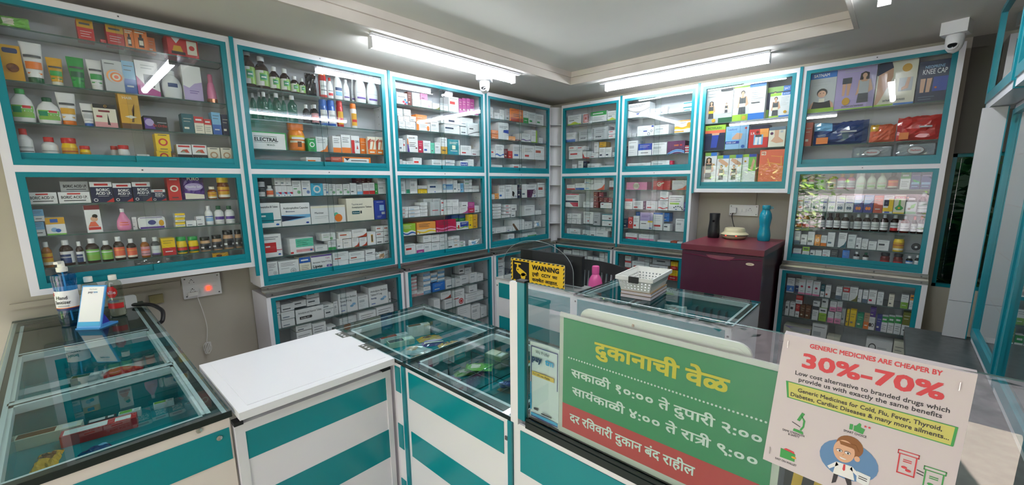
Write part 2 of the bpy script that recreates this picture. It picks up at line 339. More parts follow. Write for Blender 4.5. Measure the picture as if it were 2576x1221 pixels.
# ------------------------------------------------------------------ products: table written as u0 u1 z0 z1 (mm), set-back, kind, style, description
PRODUCTS = '''
=Au0 2205
-3531 -3438 2205 2250 0 P green green leafy refill pouch
-3305 -3254 2205 2286 0 b nt:red:gold
-3239 -3220 2205 2220 0 b n:red
-3216 -3159 2205 2286 0 b nt:red:gold
-3158 -3126 2205 2288 0 b X:ayur orange carton with dark bottle picture
-3126 -3078 2205 2298 0 b X:ayur orange carton with dark bottle picture
-3074 -3046 2205 2276 40 b n:orange
-3008 -2888 2205 2298 0 b X:redwin wide red carton with white window
=Au1 2007
-3534 -3478 2007 2141 0 K gold gold blister card
-3480 -3418 2007 2164 0 T white/dkgreen/orange big white cream tube with orange print
-3414 -3367 2007 2117 0 T gold/cream/green gold face wash tube with green band
-3355 -3302 2007 2132 0 T green/green/dkgreen dark green face wash tube
-3296 -3246 2007 2132 0 T white/white/green white face wash tube with green leaves
-3246 -3182 2007 2138 0 b X:ripple silver carton with orange ripple picture
-3183 -3140 2007 2146 0 b n2:sky:blue slim sky blue carton
-3139 -3058 2007 2157 0 b X:pinkwin pale carton with pink base and grey window
-3049 -2970 2007 2136 0 F pearl/pearl/navyo pearl white lotion bottle with navy oval
-2968 -2891 2007 2168 0 b X:lilac white carton with lilac wave
-2873 -2826 2007 2147 0 S pink/pink/rose slim pink bottle with copper base
=Au2 1851
-3536 -3468 1851 1981 0 F white/green/green white pump bottle with green label
-3467 -3397 1851 1956 0 F white/dkgreen/green white wash bottle with dark green cap
-3405 -3347 1851 1983 0 T white/orange/gold white tall tube with orange cap
-3338 -3297 1851 1947 0 T white/blue/grey small white tube with blue cap
-3300 -3226 1851 1949 0 b X:cream cream carton with black top and hair drawing
-3213 -3143 1851 2002 0 b X:goldhair tall gold carton with black base
-3135 -3049 1851 1916 0 b X:ortho wide black and purple carton
-2993 -2945 1851 1941 0 b n:dkteal
-2945 -2905 1851 1932 0 b nt:cream:red
-2904 -2872 1851 1924 0 b nt:cream:red
-2869 -2830 1851 1961 0 b n2:sky:blue
-2827 -2795 1851 1955 0 b n:navy
=Au3 1706
-3538 -3492 1706 1826 0 B white/red/white white tablet bottle with red cap
-3473 -3423 1706 1798 0 B white/red/white white tablet bottle with red cap
-3416 -3365 1706 1798 0 J yellow/red/yellow yellow jar with red lid
-3364 -3327 1706 1768 0 J yellow/red/yellow yellow jar with red lid
-3262 -3234 1706 1776 50 J white/red/white white tub with red lid
-3243 -3197 1706 1778 0 J white/red/white white tub with red lid
-3179 -3133 1706 1740 0 b W
-3105 -3049 1758 1838 0 b nc:yellow:red
-3108 -3052 1706 1758 0 b nc:yellow:red
-3050 -3035 1706 1751 0 b n:brown
-3028 -2970 1706 1793 0 b X:mati white and black carton with spice picture
-2968 -2907 1706 1795 0 b X:mati white and black carton with spice picture
-2905 -2851 1706 1786 0 b nc:cream:tan
-2848 -2796 1706 1787 0 b nc:cream:tan
=Al0 1524
-3538 -3455 1524 1572 0 b X:boricw wide white carton printed BORIC ACID
-3452 -3356 1524 1572 0 b X:boricw wide white carton printed BORIC ACID
-3441 -3355 1573 1617 20 b X:boricg greyed wrapped carton printed BORIC ACID
-3353 -3281 1524 1614 0 b X:boricn navy carton printed BORIC ACID
-3280 -3216 1524 1608 0 b X:boricn navy carton printed BORIC ACID
-3214 -3149 1524 1613 0 b X:boricn navy carton printed BORIC ACID
-3149 -3096 1524 1578 0 b X:boricn navy carton printed BORIC ACID
-3086 -3035 1524 1633 0 b nc:red:cream slim red carton with pale emblem
-3031 -2932 1524 1639 0 P salt purple and white standing pouch
-2925 -2885 1524 1589 0 B honey/cream/yellow small honey bottle
-2879 -2822 1524 1636 0 J honey/yellow/yellow big honey jar with yellow lid
=Al1 1393
-3534 -3502 1454 1503 0 b n2:sky:white
-3539 -3507 1393 1452 0 b n2:sky:white
-3504 -3447 1393 1467 0 b X:yblue white carton with yellow top and blue flowers
-3384 -3334 1393 1513 0 b X:redtall tall white carton with red top and portrait
-3287 -3235 1393 1493 0 O pink/white/pink pear shaped pink lotion bottle
-3232 -3214 1393 1451 20 b W
-3213 -3113 1393 1451 0 D X:wipes white and purple wet wipe pack
-3074 -3033 1438 1460 0 b X:ysm small yellow and white carton
-3075 -3036 1416 1437 0 b X:ysm small yellow and white carton
-3077 -3037 1393 1415 0 b X:ysm small yellow and white carton
-3034 -2992 1393 1421 0 b W
-2990 -2955 1418 1440 0 b W
-2990 -2956 1393 1418 0 b W
-2949 -2914 1393 1490 0 B white/white/skyl white powder bottle with blue print
-2908 -2865 1393 1489 0 B white/dkgreen/purple white tablet bottle with dark green cap
-2861 -2816 1393 1487 0 B white/dkgreen/purple white tablet bottle with dark green cap
=Al2 1258
-3532 -3500 1258 1366 0 B amber/white/yellow amber bottle with yellow label
-3481 -3437 1258 1368 0 B dbrown/white/navyw dark syrup bottle with navy and white label
-3432 -3406 1258 1358 0 B dbrown/white/navyw dark syrup bottle with navy and white label
-3401 -3356 1258 1367 0 B dbrown/white/green dark syrup bottle with green label
-3353 -3314 1258 1352 0 B dbrown/white/green dark syrup bottle with green label
-3311 -3272 1258 1366 0 B dbrown/white/orange dark syrup bottle with orange label
-3267 -3231 1258 1352 0 B dbrown/white/orange dark syrup bottle with orange label
-3218 -3184 1258 1352 0 B amber/white/rose amber bottle with rose label
-3180 -3143 1258 1351 0 B dgrey/white/lilac grey bottle with lilac label
-3141 -3088 1258 1342 0 b n2:yellow:red
-3083 -3038 1258 1343 0 J yellow/green/ygr yellow balm jar with green lid
-3036 -2990 1258 1340 0 J yellow/green/ygr yellow balm jar with green lid
-2986 -2939 1258 1332 0 J tan/black/black tan jar with black lid
-2934 -2887 1258 1337 0 J tan/black/black tan jar with black lid
-2884 -2833 1258 1358 0 J tan/black/black tan jar with black lid
-2830 -2796 1258 1357 0 J tan/black/black tan jar with black lid
=Al3 1205
-3250 -3145 1205 1252 0 P clear flat clear wrapped pack
-3132 -3035 1205 1248 0 P clear flat clear wrapped pack
-3006 -2957 1205 1223 0 P tan small tan pouch
-2942 -2867 1205 1243 0 P yellow small yellow pouch
=Bu0 2110
-2699 -2636 2110 2298 0 B dbrown/white/detol huge brown antiseptic bottle with green label
-2637 -2568 2110 2282 0 B dbrown/white/detol big brown antiseptic bottle with green label
-2570 -2517 2110 2240 0 B dbrown/white/detol mid brown antiseptic bottle with green label
-2515 -2462 2110 2239 0 B dbrown/white/detol mid brown antiseptic bottle with green label
-2462 -2416 2110 2207 0 B dbrown/white/detol small brown antiseptic bottle with green label
-2416 -2382 2110 2201 0 B dbrown/white/detol small brown antiseptic bottle with green label
-2379 -2315 2110 2238 0 P black glossy black pouch
-2300 -2255 2110 2271 0 C red/orange/white tall red spray can with orange cap
-2256 -2218 2110 2232 0 F white/red/redw white bottle with red cap
-2214 -2158 2110 2277 0 F white/red/skyn white and blue bottle with red cap
-2157 -2111 2110 2239 0 F white/white/lilac small white wash bottle with lilac wave
-2084 -2057 2110 2260 40 F white/white/lilac small white wash bottle with lilac wave
-2074 -1995 2110 2293 0 F white/white/lilac big white wash bottle with lilac wave
-1992 -1911 2110 2288 0 F white/white/lilac big white wash bottle with lilac wave
=Bu1 1948
-2664 -2633 1948 2094 60 B aqua/white/none clear green mouthwash bottle at back
-2631 -2602 1948 2103 60 B aqua/white/none clear green mouthwash bottle at back
-2630 -2592 1948 2096 0 B aqua/white/none clear green mouthwash bottle in front
-2576 -2550 1948 2102 60 B aqua/white/none clear green mouthwash bottle at back
-2568 -2522 1948 2100 0 B aqua/white/none clear green mouthwash bottle in front
-2504 -2475 1948 2101 60 B aqua/white/none clear green mouthwash bottle at back
-2488 -2437 1948 2099 0 B aqua/white/none clear green mouthwash bottle in front
-2408 -2369 1948 2058 0 B black/white/black small black bottle
-2348 -2325 1948 2068 50 B black/white/black small black bottle
-2359 -2316 1948 2065 0 B black/white/rose small black bottle with rose label
-2310 -2262 1948 2100 0 C blue/blue/white blue shaving foam can
-2261 -2211 1948 2102 0 C blue/blue/white blue shaving foam can
-2202 -2162 1948 2104 0 C red/red/gold slim red spray can
-2114 -2073 1948 2100 0 C white/orange/gold white and gold spray can with orange cap
=Bu2 1790
-2698 -2521 1790 1884 0 b X:electral wide white and green carton printed ELECTRAL
-2496 -2401 1790 1946 0 J orangey/orange/orangel big orange powder jar with yellow shoulder
-2403 -2355 1790 1866 0 b nc:green:white
-2354 -2284 1790 1878 0 b wg:orange
-2251 -2199 1790 1890 0 b w2:orange
-2196 -2135 1790 1902 0 b w2:orange
-2132 -2075 1790 1900 0 b X:orsr red and white carton printed ORS
-2053 -2006 1790 1893 30 b n:orange
-2017 -1959 1790 1903 0 b X:ors orange and cream carton printed ORS
-1956 -1905 1790 1905 0 b X:ors orange and cream carton printed ORS
=Bu3 1706
-2421 -2333 1706 1756 0 b wl:orange
-2270 -2203 1706 1763 0 b n2:rust:orange
-2200 -2004 1706 1767 0 b X:orsw wide white and orange carton printed ORS
=Bl0 1528
-2694 -2654 1528 1577 0 J dgrey/dgrey/white dark jar with white label
-2690 -2652 1580 1637 0 J dgrey/dgrey/white dark jar with white label
-2649 -2612 1528 1591 0 B white/white/orange small white tablet bottle with orange flower
-2606 -2575 1528 1589 0 b X:vri white carton with blue and red arrows
-2575 -2545 1528 1589 0 b X:vri white carton with blue and red arrows
-2545 -2514 1528 1588 0 b X:vri white carton with blue and red arrows
-2606 -2577 1592 1640 0 b W
-2577 -2548 1591 1640 0 b W
-2548 -2517 1591 1640 0 b W
-2513 -2464 1528 1619 0 b wc:green
-2461 -2410 1528 1619 0 b wc:blue
-2408 -2336 1528 1602 0 b nc:cyan:white cyan carton with white ring
-2335 -2303 1528 1600 0 b wc:blue
-2300 -2256 1528 1597 0 b wc:green
-2254 -2212 1528 1596 0 b wc:green
-2209 -2164 1528 1596 0 b wc:green
-2160 -2117 1528 1602 0 b W
-2114 -2077 1528 1593 0 b w2:sky
-2072 -2029 1528 1602 0 b w2:red
-2028 -1986 1528 1604 0 b w2:red
-1985 -1966 1528 1599 0 b n:green
-1962 -1900 1528 1594 0 b wl:grey
-1964 -1896 1596 1636 0 b wl:grey
-2094 -2057 1602 1640 50 b n:maroon
-2056 -2017 1602 1640 50 b n:maroon
-2016 -1977 1602 1640 50 b n:maroon
=Bl1 1357
-2705 -2593 1357 1495 0 b X:tealbig big white carton with teal panel
-2589 -2426 1357 1489 0 b X:acebro big white carton with navy and blue wedge
-2422 -2206 1357 1465 0 b X:mucus wide white carton with orange and teal circles
-2195 -2004 1357 1504 0 b X:taurine big cream carton with dark label
-2000 -1914 1357 1485 0 b X:bluebox blue carton with white panel
=Bl2 1186
-2699 -2604 1186 1317 0 b X:redpanel white carton with red panel
-2559 -2423 1186 1280 0 b X:greenpink white carton with green panel and pink band
-2415 -2339 1186 1223 0 b wl:grey
-2369 -2283 1247 1294 0 b wc:green
-2334 -2285 1186 1244 0 b w2:green
-2277 -2238 1186 1250 0 b W
-2262 -2175 1247 1289 0 b wl:rust
-2236 -2180 1186 1243 0 b wl:grey
-2172 -2068 1248 1299 0 b wg:rust
-2176 -2127 1186 1247 0 b wg:rust
-2124 -2070 1186 1244 0 b wg:rust
-2066 -2004 1186 1274 0 b X:slot white carton with upright yellow strip
-1997 -1941 1271 1308 0 b wl:rust
-1939 -1889 1269 1307 0 b wl:rust
-1998 -1942 1232 1268 0 b wl:rust
-1940 -1892 1229 1267 0 b W
-1999 -1945 1186 1229 0 b W
-1942 -1894 1186 1227 0 b W
=Bl3 1070
-2691 -2637 1070 1159 0 b wc:grey
-2632 -2520 1070 1154 0 b wc:grey
-2516 -2450 1070 1161 0 b nt:cream:blue
-2446 -2318 1070 1162 0 b X:lipvas white carton printed Lipvas with purple top
-2310 -2206 1110 1164 0 b w:rust
-2203 -2094 1102 1153 0 b w:rust
-2313 -2209 1070 1109 0 b W
-2205 -2097 1070 1100 0 b W
-2085 -2013 1121 1156 0 b W
-2088 -2016 1070 1119 0 b W
-2007 -1898 1070 1130 0 P grey loose silver strip bundle
=Cu0 2139
-1778 -1691 2139 2216 0 b X:diam white carton with blue and red diamonds
-1689 -1657 2139 2230 0 b n:redbr
-1651 -1584 2212 2232 0 b wl:grey
-1651 -1584 2189 2212 0 b wl:grey
-1651 -1582 2139 2188 0 b wl:grey
-1551 -1489 2202 2245 40 b n:pink
-1579 -1481 2139 2193 0 b wc:pink
-1476 -1412 2139 2183 0 b wg:olive
-1406 -1329 2139 2190 0 b wt:grey
-1321 -1223 2139 2252 0 b wl:red
-1219 -1185 2139 2248 0 b n:magenta
-1183 -1143 2139 2257 0 b n:magenta
-1141 -1102 2139 2260 0 b n:magenta
-1073 -1029 2139 2270 30 b n:magenta
-1108 -1009 2139 2183 0 b X:magwave white carton with magenta dome
=Cu1 1976
-1781 -1737 2060 2110 0 b wv:grey
-1726 -1670 2066 2110 0 b wv:grey
-1775 -1731 2027 2059 0 b W
-1729 -1682 2029 2064 0 b W
-1680 -1628 2033 2067 0 b W
-1771 -1720 1976 2027 0 b wv:grey
-1718 -1663 1976 2030 0 b wv:grey
-1662 -1634 1976 2031 0 b W
-1627 -1530 2060 2086 0 b n:orange
-1627 -1529 2030 2058 0 b n:orange
-1626 -1504 1976 2030 0 b X:orcap white carton with orange side and capsule
-1498 -1424 1976 2055 0 b wl:grey
-1406 -1212 2045 2102 0 b X:lidbox deep white carton with navy label
-1379 -1220 1976 2043 0 b wl:navy
-1186 -1047 2049 2118 30 b W
-1210 -1140 1976 2037 0 b W
-1132 -990 1976 2078 0 b X:arc white carton with grey arc
=Cu2 1818
-1780 -1747 1818 1909 0 b W
-1746 -1727 1818 1898 0 b wl:red
-1710 -1619 1818 1937 0 b X:purple white carton with purple and orange edge
-1617 -1577 1818 1904 0 b n:crimson
-1574 -1508 1818 1907 0 b w:blue
-1506 -1472 1818 1895 0 b n:mint
-1469 -1416 1818 1899 0 b wl:grey
-1413 -1349 1818 1942 0 b n2:white:gold
-1344 -1226 1818 1934 0 b X:tealfull big teal carton
-1215 -1102 1818 1894 0 b w:red
-1098 -998 1818 1867 0 b w:maroon
=Cu3 1706
-1785 -1760 1706 1764 0 b W
-1757 -1730 1706 1756 0 b W
-1727 -1672 1706 1754 0 b n2:white:tan
-1668 -1592 1706 1781 0 b wl:red
-1501 -1375 1706 1773 0 b wl:grey
-1369 -1279 1752 1775 0 b w:sky
-1369 -1281 1706 1749 0 b w:sky
-1222 -1138 1706 1773 0 b X:navyl white carton with navy label
-1134 -1077 1706 1788 0 b W
=Cl0 1524
-1784 -1745 1524 1629 0 b wl:grey
-1740 -1709 1524 1630 0 b X:grnlow grey carton with green block
-1706 -1642 1524 1630 0 b wl:grey
-1636 -1557 1557 1581 0 b W
-1636 -1598 1524 1555 0 b n:yellow
-1597 -1559 1524 1554 0 b n:yellow
-1552 -1416 1524 1629 0 b X:navybar white carton with navy bar
-1410 -1305 1524 1631 0 b X:bluehalf white carton with blue lower half
-1301 -1260 1524 1619 0 b W
-1258 -1231 1524 1594 0 b W
-1228 -1196 1524 1596 0 b n:sky
-1190 -1102 1605 1628 0 b wl:green
-1189 -1102 1578 1602 0 b wl:green
-1188 -1104 1552 1575 0 b wl:grey
-1187 -1105 1524 1549 0 b wl:grey
-1100 -1022 1550 1573 0 b wl:grey
-1101 -1022 1524 1548 0 b wl:grey
=Cl1 1352
-1785 -1730 1405 1430 0 b w:rust
-1786 -1733 1380 1404 0 b w:rust
-1787 -1736 1352 1379 0 b w:rust
-1726 -1631 1404 1429 0 b w:sky
-1727 -1628 1379 1402 0 b w:sky
-1728 -1626 1352 1378 0 b w:sky
-1625 -1562 1432 1456 0 b wl:grey
-1624 -1562 1407 1430 0 b wl:grey
-1624 -1561 1383 1405 0 b wl:grey
-1624 -1561 1352 1382 0 b wl:grey
-1560 -1477 1417 1480 50 b W
-1473 -1397 1414 1479 50 b W
-1534 -1442 1352 1455 0 b X:greyred grey carton with small red print
-1423 -1382 1414 1468 10 b wl:red
-1388 -1320 1414 1468 0 b wc:white
-1318 -1251 1412 1467 0 b wc:white
-1434 -1392 1352 1414 0 b wl:red
-1390 -1322 1352 1411 0 b wc:white
-1318 -1252 1352 1411 0 b wc:white
-1217 -1152 1403 1443 0 b W
-1246 -1157 1352 1402 0 b wg:magenta
-1150 -1081 1352 1439 0 b n2:magenta:crimson
-1078 -1026 1352 1408 0 b W
=Cl2 1220
-1791 -1676 1220 1306 0 b X:wavegreen lime carton with blue and white waves
-1664 -1491 1220 1308 0 b X:waveorange orange carton with yellow waves
-1485 -1285 1220 1312 0 b X:wavepink pink carton with magenta waves
-1280 -1150 1220 1284 0 b X:wavewhite white carton with blue panel and green wave
-1291 -1215 1290 1341 50 b n2:blue:green
-1211 -1131 1286 1337 50 b n2:blue:green
-1146 -1103 1220 1338 0 b n:yellow
-1099 -1049 1278 1335 0 b n:gold
-1101 -1051 1220 1277 0 b n:gold
=Cl3 1070
-1777 -1683 1070 1155 0 b wl:red
-1678 -1610 1070 1144 0 b n2:white:magenta
-1611 -1538 1153 1206 0 b wl:grey
-1535 -1460 1149 1203 0 b wl:grey
-1456 -1383 1145 1200 0 b wl:grey
-1606 -1539 1070 1148 0 b wl:grey
-1535 -1461 1070 1144 0 b wl:grey
-1457 -1384 1070 1142 0 b wl:grey
-1376 -1318 1149 1171 0 b wl:tan
-1380 -1318 1070 1146 0 b W
-1314 -1255 1148 1172 0 b W
-1315 -1255 1123 1145 0 b wl:tan
-1317 -1255 1070 1120 0 b wl:tan
-1252 -1193 1102 1122 0 b wl:green
-1251 -1194 1070 1099 0 b wl:green
-1144 -1010 1070 1122 0 P white loose white strip pile
=Du0 2137
-872 -841 2137 2228 0 b W
-824 -762 2137 2188 0 b wl:grey
-759 -704 2137 2190 0 b wl:grey
-719 -645 2137 2229 40 b W
-661 -604 2137 2235 20 b n:grey
-621 -455 2137 2247 0 b X:oblur orange carton with dark stripes
-448 -375 2137 2244 0 b n2:white:green
-370 -265 2137 2242 0 b w:green
-260 -148 2137 2238 0 b w:green
=Du1 1970
-866 -782 2013 2041 0 b n:orange
-863 -782 1970 2010 0 b n:orange
-777 -647 1970 2114 0 b X:bluec tall white carton with blue corner
-643 -558 1970 2007 0 b n:orangel
-550 -485 1970 1983 0 b n:maroon
-476 -343 1970 2044 0 b wv:purple
-335 -245 1970 2085 0 b X:limeside white carton with lime side
-214 -154 1970 2022 0 b W
=Du2 1813
-875 -824 1813 1887 0 b wl:red
-819 -711 1813 1924 0 b wv:blue
-707 -659 1813 1893 0 b n:maroon
-654 -598 1813 1877 0 b n:red
-593 -449 1813 1939 0 b w:blue
-444 -286 1813 1939 0 b w:red
-281 -130 1813 1943 0 b wl:rust
=Du3 1706
-876 -736 1706 1751 0 b W
-597 -479 1706 1761 0 b wl:red
-464 -412 1706 1746 0 b W
=Dl0 1455
-876 -838 1455 1497 0 b W
-834 -787 1455 1504 0 b n:orangel
-783 -708 1455 1571 0 b w:blue
-699 -613 1455 1578 0 b wl:grey
-608 -538 1455 1576 0 b X:blackc white carton with black quarter circle
-533 -481 1455 1577 0 b n:navy
-476 -399 1455 1582 0 b W
-395 -247 1455 1579 0 b X:magtri white carton with plum triangle and ring
-236 -110 1455 1594 0 b wl:rust
=Dl1 1283
-866 -757 1386 1410 0 b wl:grey
-865 -757 1360 1383 0 b wl:grey
-863 -758 1332 1356 0 b wl:grey
-861 -759 1308 1330 0 b wl:grey
-860 -761 1283 1305 0 b wl:grey
-703 -630 1372 1399 0 b wl:red
-704 -630 1344 1369 0 b wl:red
-702 -630 1312 1340 0 b wl:red
-622 -547 1340 1395 0 b W
-741 -641 1283 1307 0 b w:grey
-623 -565 1283 1335 0 b W
-434 -278 1283 1380 0 b wl:grey
-272 -178 1283 1324 0 b W
=Dl2 1152
-880 -832 1152 1201 0 b W
-828 -689 1152 1198 0 b W
-684 -610 1152 1197 0 b w:purple
-604 -438 1152 1250 0 b X:dkedge white carton with dark brown edge
-430 -372 1152 1221 0 b wl:grey
-370 -321 1152 1220 0 b wl:grey
-269 -155 1152 1220 0 P white loose white strip pile
=Dl3 1070
-671 -583 1070 1126 0 b w:blue
-470 -392 1070 1109 0 b W
-386 -254 1070 1109 0 b n2:white:green
=Eu0 2143
111 261 2143 2233 0 b X:lime white carton with lime hills
281 352 2143 2233 0 b X:redframe white carton with rust frame
367 535 2143 2236 0 b nt:white:green
546 636 2143 2224 0 b X:lime white carton with lime hills
=Eu1 1983
86 202 1983 2072 0 b w2:blue
241 388 1983 2086 0 b n:grey
397 550 1983 2097 10 b n:grey
559 631 2024 2056 0 b wl:red
560 633 1983 2020 0 b wl:red
=Eu2 1820
127 220 1903 1942 0 b wl:red
222 306 1901 1937 0 b wl:red
130 286 1820 1900 0 b wl:red
290 366 1820 1885 0 b X:redbase white carton with red wedge
369 458 1820 1865 0 b w:maroon
389 438 1871 1966 40 b wl:grey
468 531 1820 1910 0 b w:navy
534 597 1820 1908 0 b w:navy
444 516 1918 1964 40 b n:gold
606 634 1820 1862 0 b W
=Eu3 1706
170 222 1706 1768 0 b wl:grey
240 296 1706 1796 0 b wl:grey
298 335 1706 1793 0 b n:navy
345 472 1706 1769 0 b wl:grey
490 631 1706 1745 0 b W
=Fu0 2142
738 941 2142 2259 0 b X:smile wide white carton with grey arc and blue bird
950 1037 2142 2195 0 b wl:grey
1039 1068 2142 2200 0 b W
1070 1098 2142 2197 0 b W
1104 1221 2142 2175 0 b wt:grey
1224 1292 2142 2215 0 b X:tealbars white carton with teal bars
=Fu1 1980
744 787 1980 2014 0 b n:grey
790 832 1980 2010 0 b n:grey
838 988 1980 2065 0 b X:gears white carton with gear drawings
990 1114 1980 2058 0 b wl:grey
1163 1289 1980 2077 0 b X:goldw white carton with gold wave and disc
=Fu2 1818
736 756 1818 1905 0 b n:navy
761 849 1818 1948 0 b wl:grey
855 976 1818 1916 0 b n2:royal:white
979 1106 1818 1916 0 b wl:grey
1111 1253 1818 1920 0 b X:had purple carton with blue wave
1256 1287 1857 1878 0 b n2:crimson:white
1258 1288 1837 1856 0 b n2:crimson:white
1259 1290 1818 1835 0 b n2:crimson:white
=Fu3 1706
758 973 1706 1755 0 b w:red
982 1136 1706 1768 0 b wl:grey
1138 1162 1706 1763 0 b n:crimson
=El0 1522
110 208 1522 1570 0 b w2:red
212 315 1522 1585 0 b w2:blue
317 415 1581 1620 0 b w:sky
316 419 1522 1577 0 b w:sky
422 538 1522 1634 0 b wg:coral
585 629 1522 1608 0 b w2:maroon
=El1 1352
98 257 1352 1482 0 b X:navymag white carton with navy bar and magenta corner
308 420 1352 1406 0 b wl:grey
421 469 1457 1502 0 b n:maroon
478 526 1458 1500 0 b n:maroon
422 473 1411 1452 0 b n:maroon
485 528 1409 1451 0 b n:maroon
531 577 1408 1450 0 b n:maroon
581 626 1407 1449 0 b n:maroon
424 475 1352 1407 0 b n:maroon
496 617 1352 1403 0 b X:redheart white carton with red heart
=El2 1185
120 175 1236 1285 0 b wl:grey
180 283 1238 1289 0 b wl:grey
121 171 1185 1232 0 b wl:grey
175 227 1185 1235 0 b wl:grey
231 284 1185 1236 0 b wl:grey
313 423 1185 1309 0 b X:redheart2 white carton with small red heart
427 500 1185 1306 0 b n:grey
519 628 1242 1296 0 b X:tealheart white carton with teal top and heart
521 630 1185 1239 0 b X:tealheart white carton with teal top and heart
=El3 1070
118 150 1070 1132 0 b W
153 278 1070 1135 0 b X:redheart3 leaning white carton with red heart and lines
304 397 1070 1131 0 b W
399 456 1070 1132 0 b W
459 586 1070 1135 0 b wl:grey
369 430 1131 1165 40 b wl:grey
434 478 1133 1169 40 b wl:grey
481 540 1135 1170 40 b wl:grey
544 598 1137 1172 40 b wl:grey
=Fl0 1524
757 952 1524 1591 0 b X:pinkdisc pink carton with cream disc
1006 1154 1524 1617 0 b X:redswirl red carton with white swirl
1169 1287 1524 1602 0 b wg:coral
=Fl1 1353
748 823 1353 1445 0 b wt:red
828 923 1353 1426 0 b w:red
926 946 1353 1425 0 b n:plum
950 1052 1353 1428 0 b w:red
1058 1143 1353 1434 0 b wv:red
1073 1143 1437 1511 0 b wv:red
1148 1274 1353 1480 0 b X:limebar white carton with lime bar and dotted fan
1278 1290 1353 1425 0 b n:purple
=Fl2 1180
741 785 1180 1264 0 b n:navy
788 833 1180 1279 0 b nc:red:white
838 895 1180 1293 0 b w:red
837 875 1275 1326 50 b n:blue
902 1019 1180 1327 0 b X:lilacbox lilac and white carton
1024 1104 1180 1330 0 b X:bluetop white carton with blue top and red label
1088 1146 1254 1328 40 b n:cerulean
1114 1170 1180 1237 0 b wl:dgrey
1218 1292 1180 1287 0 b wl:grey
=Fl3 1070
769 880 1070 1135 0 b n2:white:crimson
896 1034 1070 1132 0 b n2:white:pink
1068 1181 1070 1093 0 b W
1186 1235 1070 1095 0 b n:rust
1240 1284 1070 1095 0 b W
=Gu0 2029
1394 1586 2029 2286 0 b X:belt1 grey support carton with seated woman picture
1588 1796 2029 2279 0 b X:belt2 white support carton with standing woman picture
1792 1933 2029 2246 60 b X:belt4 green topped support carton at back
1825 1946 2029 2193 0 b X:belt3 white support carton with dark haired woman picture
=Gu1 1828
1404 1550 1828 2015 0 b X:acti lime and navy carton printed ACTIFLASH
1554 1708 1828 1995 0 b X:knee blue carton with knee picture
1712 1836 1828 1960 0 b X:redstock red carton with stocking picture
1709 1828 1828 1991 40 b n:navy
1838 1939 1828 1965 0 b X:foot beige carton with foot picture
=Gu2 1583
1417 1503 1583 1813 0 b X:sleeve1 small support carton with long haired woman
1507 1592 1583 1786 0 b X:sleeve2 small support carton with arm picture
1595 1681 1583 1786 0 b X:sleeve3 small support carton with forearm picture
1685 1774 1583 1786 0 b X:sleeve4 small support carton with elbow picture
1794 1954 1583 1810 0 b X:oranat big orange carton with white figure outline
=Hu0 2034
2051 2190 2034 2288 0 b X:collar grey carton with neck collar portrait
2190 2384 2034 2290 0 b X:lilacleg lilac carton with legs and woman
2387 2565 2034 2287 0 b X:bigleg cream carton with large leg picture
2569 2703 2034 2260 0 b X:kneecap navy carton printed KNEE CAP
=Hu1 1820
2051 2092 1820 1975 0 b n:rust
2095 2381 1820 1967 0 P bagblue blue heating bag in clear wrap
2385 2510 1820 1929 0 P bagor orange bag in clear wrap
2509 2700 1820 1963 0 P bagred red heating bag in clear wrap
=Hu2 1730
2309 2512 1730 1802 0 P sheet clear sheet pack with red oval print
2516 2700 1730 1808 0 P sheet clear sheet pack with red oval print
=Hl0 1533
2058 2095 1533 1621 0 J ygr/green/green yellow green jar
2098 2135 1533 1620 0 J rose/tan/green rose and green jar
2143 2200 1533 1596 0 J lgreen/lgreen/green lime green jar
2206 2252 1533 1618 0 J tan/brown/cream tan jar with brown lid
2256 2303 1533 1632 0 B pinkl/gold/white pink syrup bottle with gold cap
2304 2350 1533 1631 0 B pinkl/gold/white pink syrup bottle with gold cap
2353 2403 1533 1632 0 F palegr/palegr/greenlow pale bottle with green base
2405 2452 1533 1632 0 F palegr/palegr/greenlow pale bottle with green base
2453 2502 1533 1633 0 F palegr/palegr/greenlow pale bottle with green base
2504 2554 1533 1634 0 B black/black/orange black bottle with orange label
2561 2606 1533 1635 0 b nt:white:green
2607 2649 1533 1634 0 b X:bluepk blue wrapped carton with white print
2650 2696 1533 1633 0 b X:bluepk blue wrapped carton with white print
=Hl1 1385
2054 2086 1385 1490 0 b X:lungr white carton with red lungs picture
2088 2131 1385 1490 0 b X:lung white carton with blue lungs picture
2133 2176 1385 1491 0 b X:lung white carton with blue lungs picture
2177 2220 1385 1492 0 b X:lung white carton with blue lungs picture
2221 2263 1385 1492 0 b X:lung white carton with blue lungs picture
2265 2311 1385 1492 0 b X:lung white carton with blue lungs picture
2312 2356 1385 1492 0 b X:lung white carton with blue lungs picture
2358 2404 1385 1495 0 b X:lungb blue carton with orange lungs picture
2406 2452 1385 1497 0 b X:lungb blue carton with orange lungs picture
2454 2498 1385 1494 0 b n2:coral:rust
2499 2546 1385 1497 0 b X:yelwin white and yellow carton with navy window
2547 2599 1385 1499 0 b X:adulsa cream and green carton with leaf drawing
2601 2650 1385 1489 0 b X:leafbox green and white carton with leaf
2654 2698 1385 1515 0 B dbrown/silver/white dark syrup bottle with white label
=Hl2 1268
2056 2089 1268 1371 0 B amber/silver/redw amber bottle with red label
2091 2130 1268 1373 0 B amber/silver/redw amber bottle with red label
2134 2174 1268 1372 0 B dbrown/silver/sage dark bottle with sage label
2177 2217 1268 1374 0 B dbrown/silver/white dark bottle with white label
2224 2260 1268 1373 0 B dbrown/dbrown/white dark bottle with dark cap
2263 2298 1268 1374 0 B dbrown/dbrown/white dark bottle with dark cap
2301 2346 1268 1372 0 B dbrown/silver/white dark bottle with white label
2345 2365 1268 1360 50 B dbrown/dbrown/white dark bottle with dark cap
2369 2408 1268 1374 0 B dbrown/silver/white dark bottle with white label
2411 2451 1268 1374 0 B dbrown/silver/white dark bottle with white label
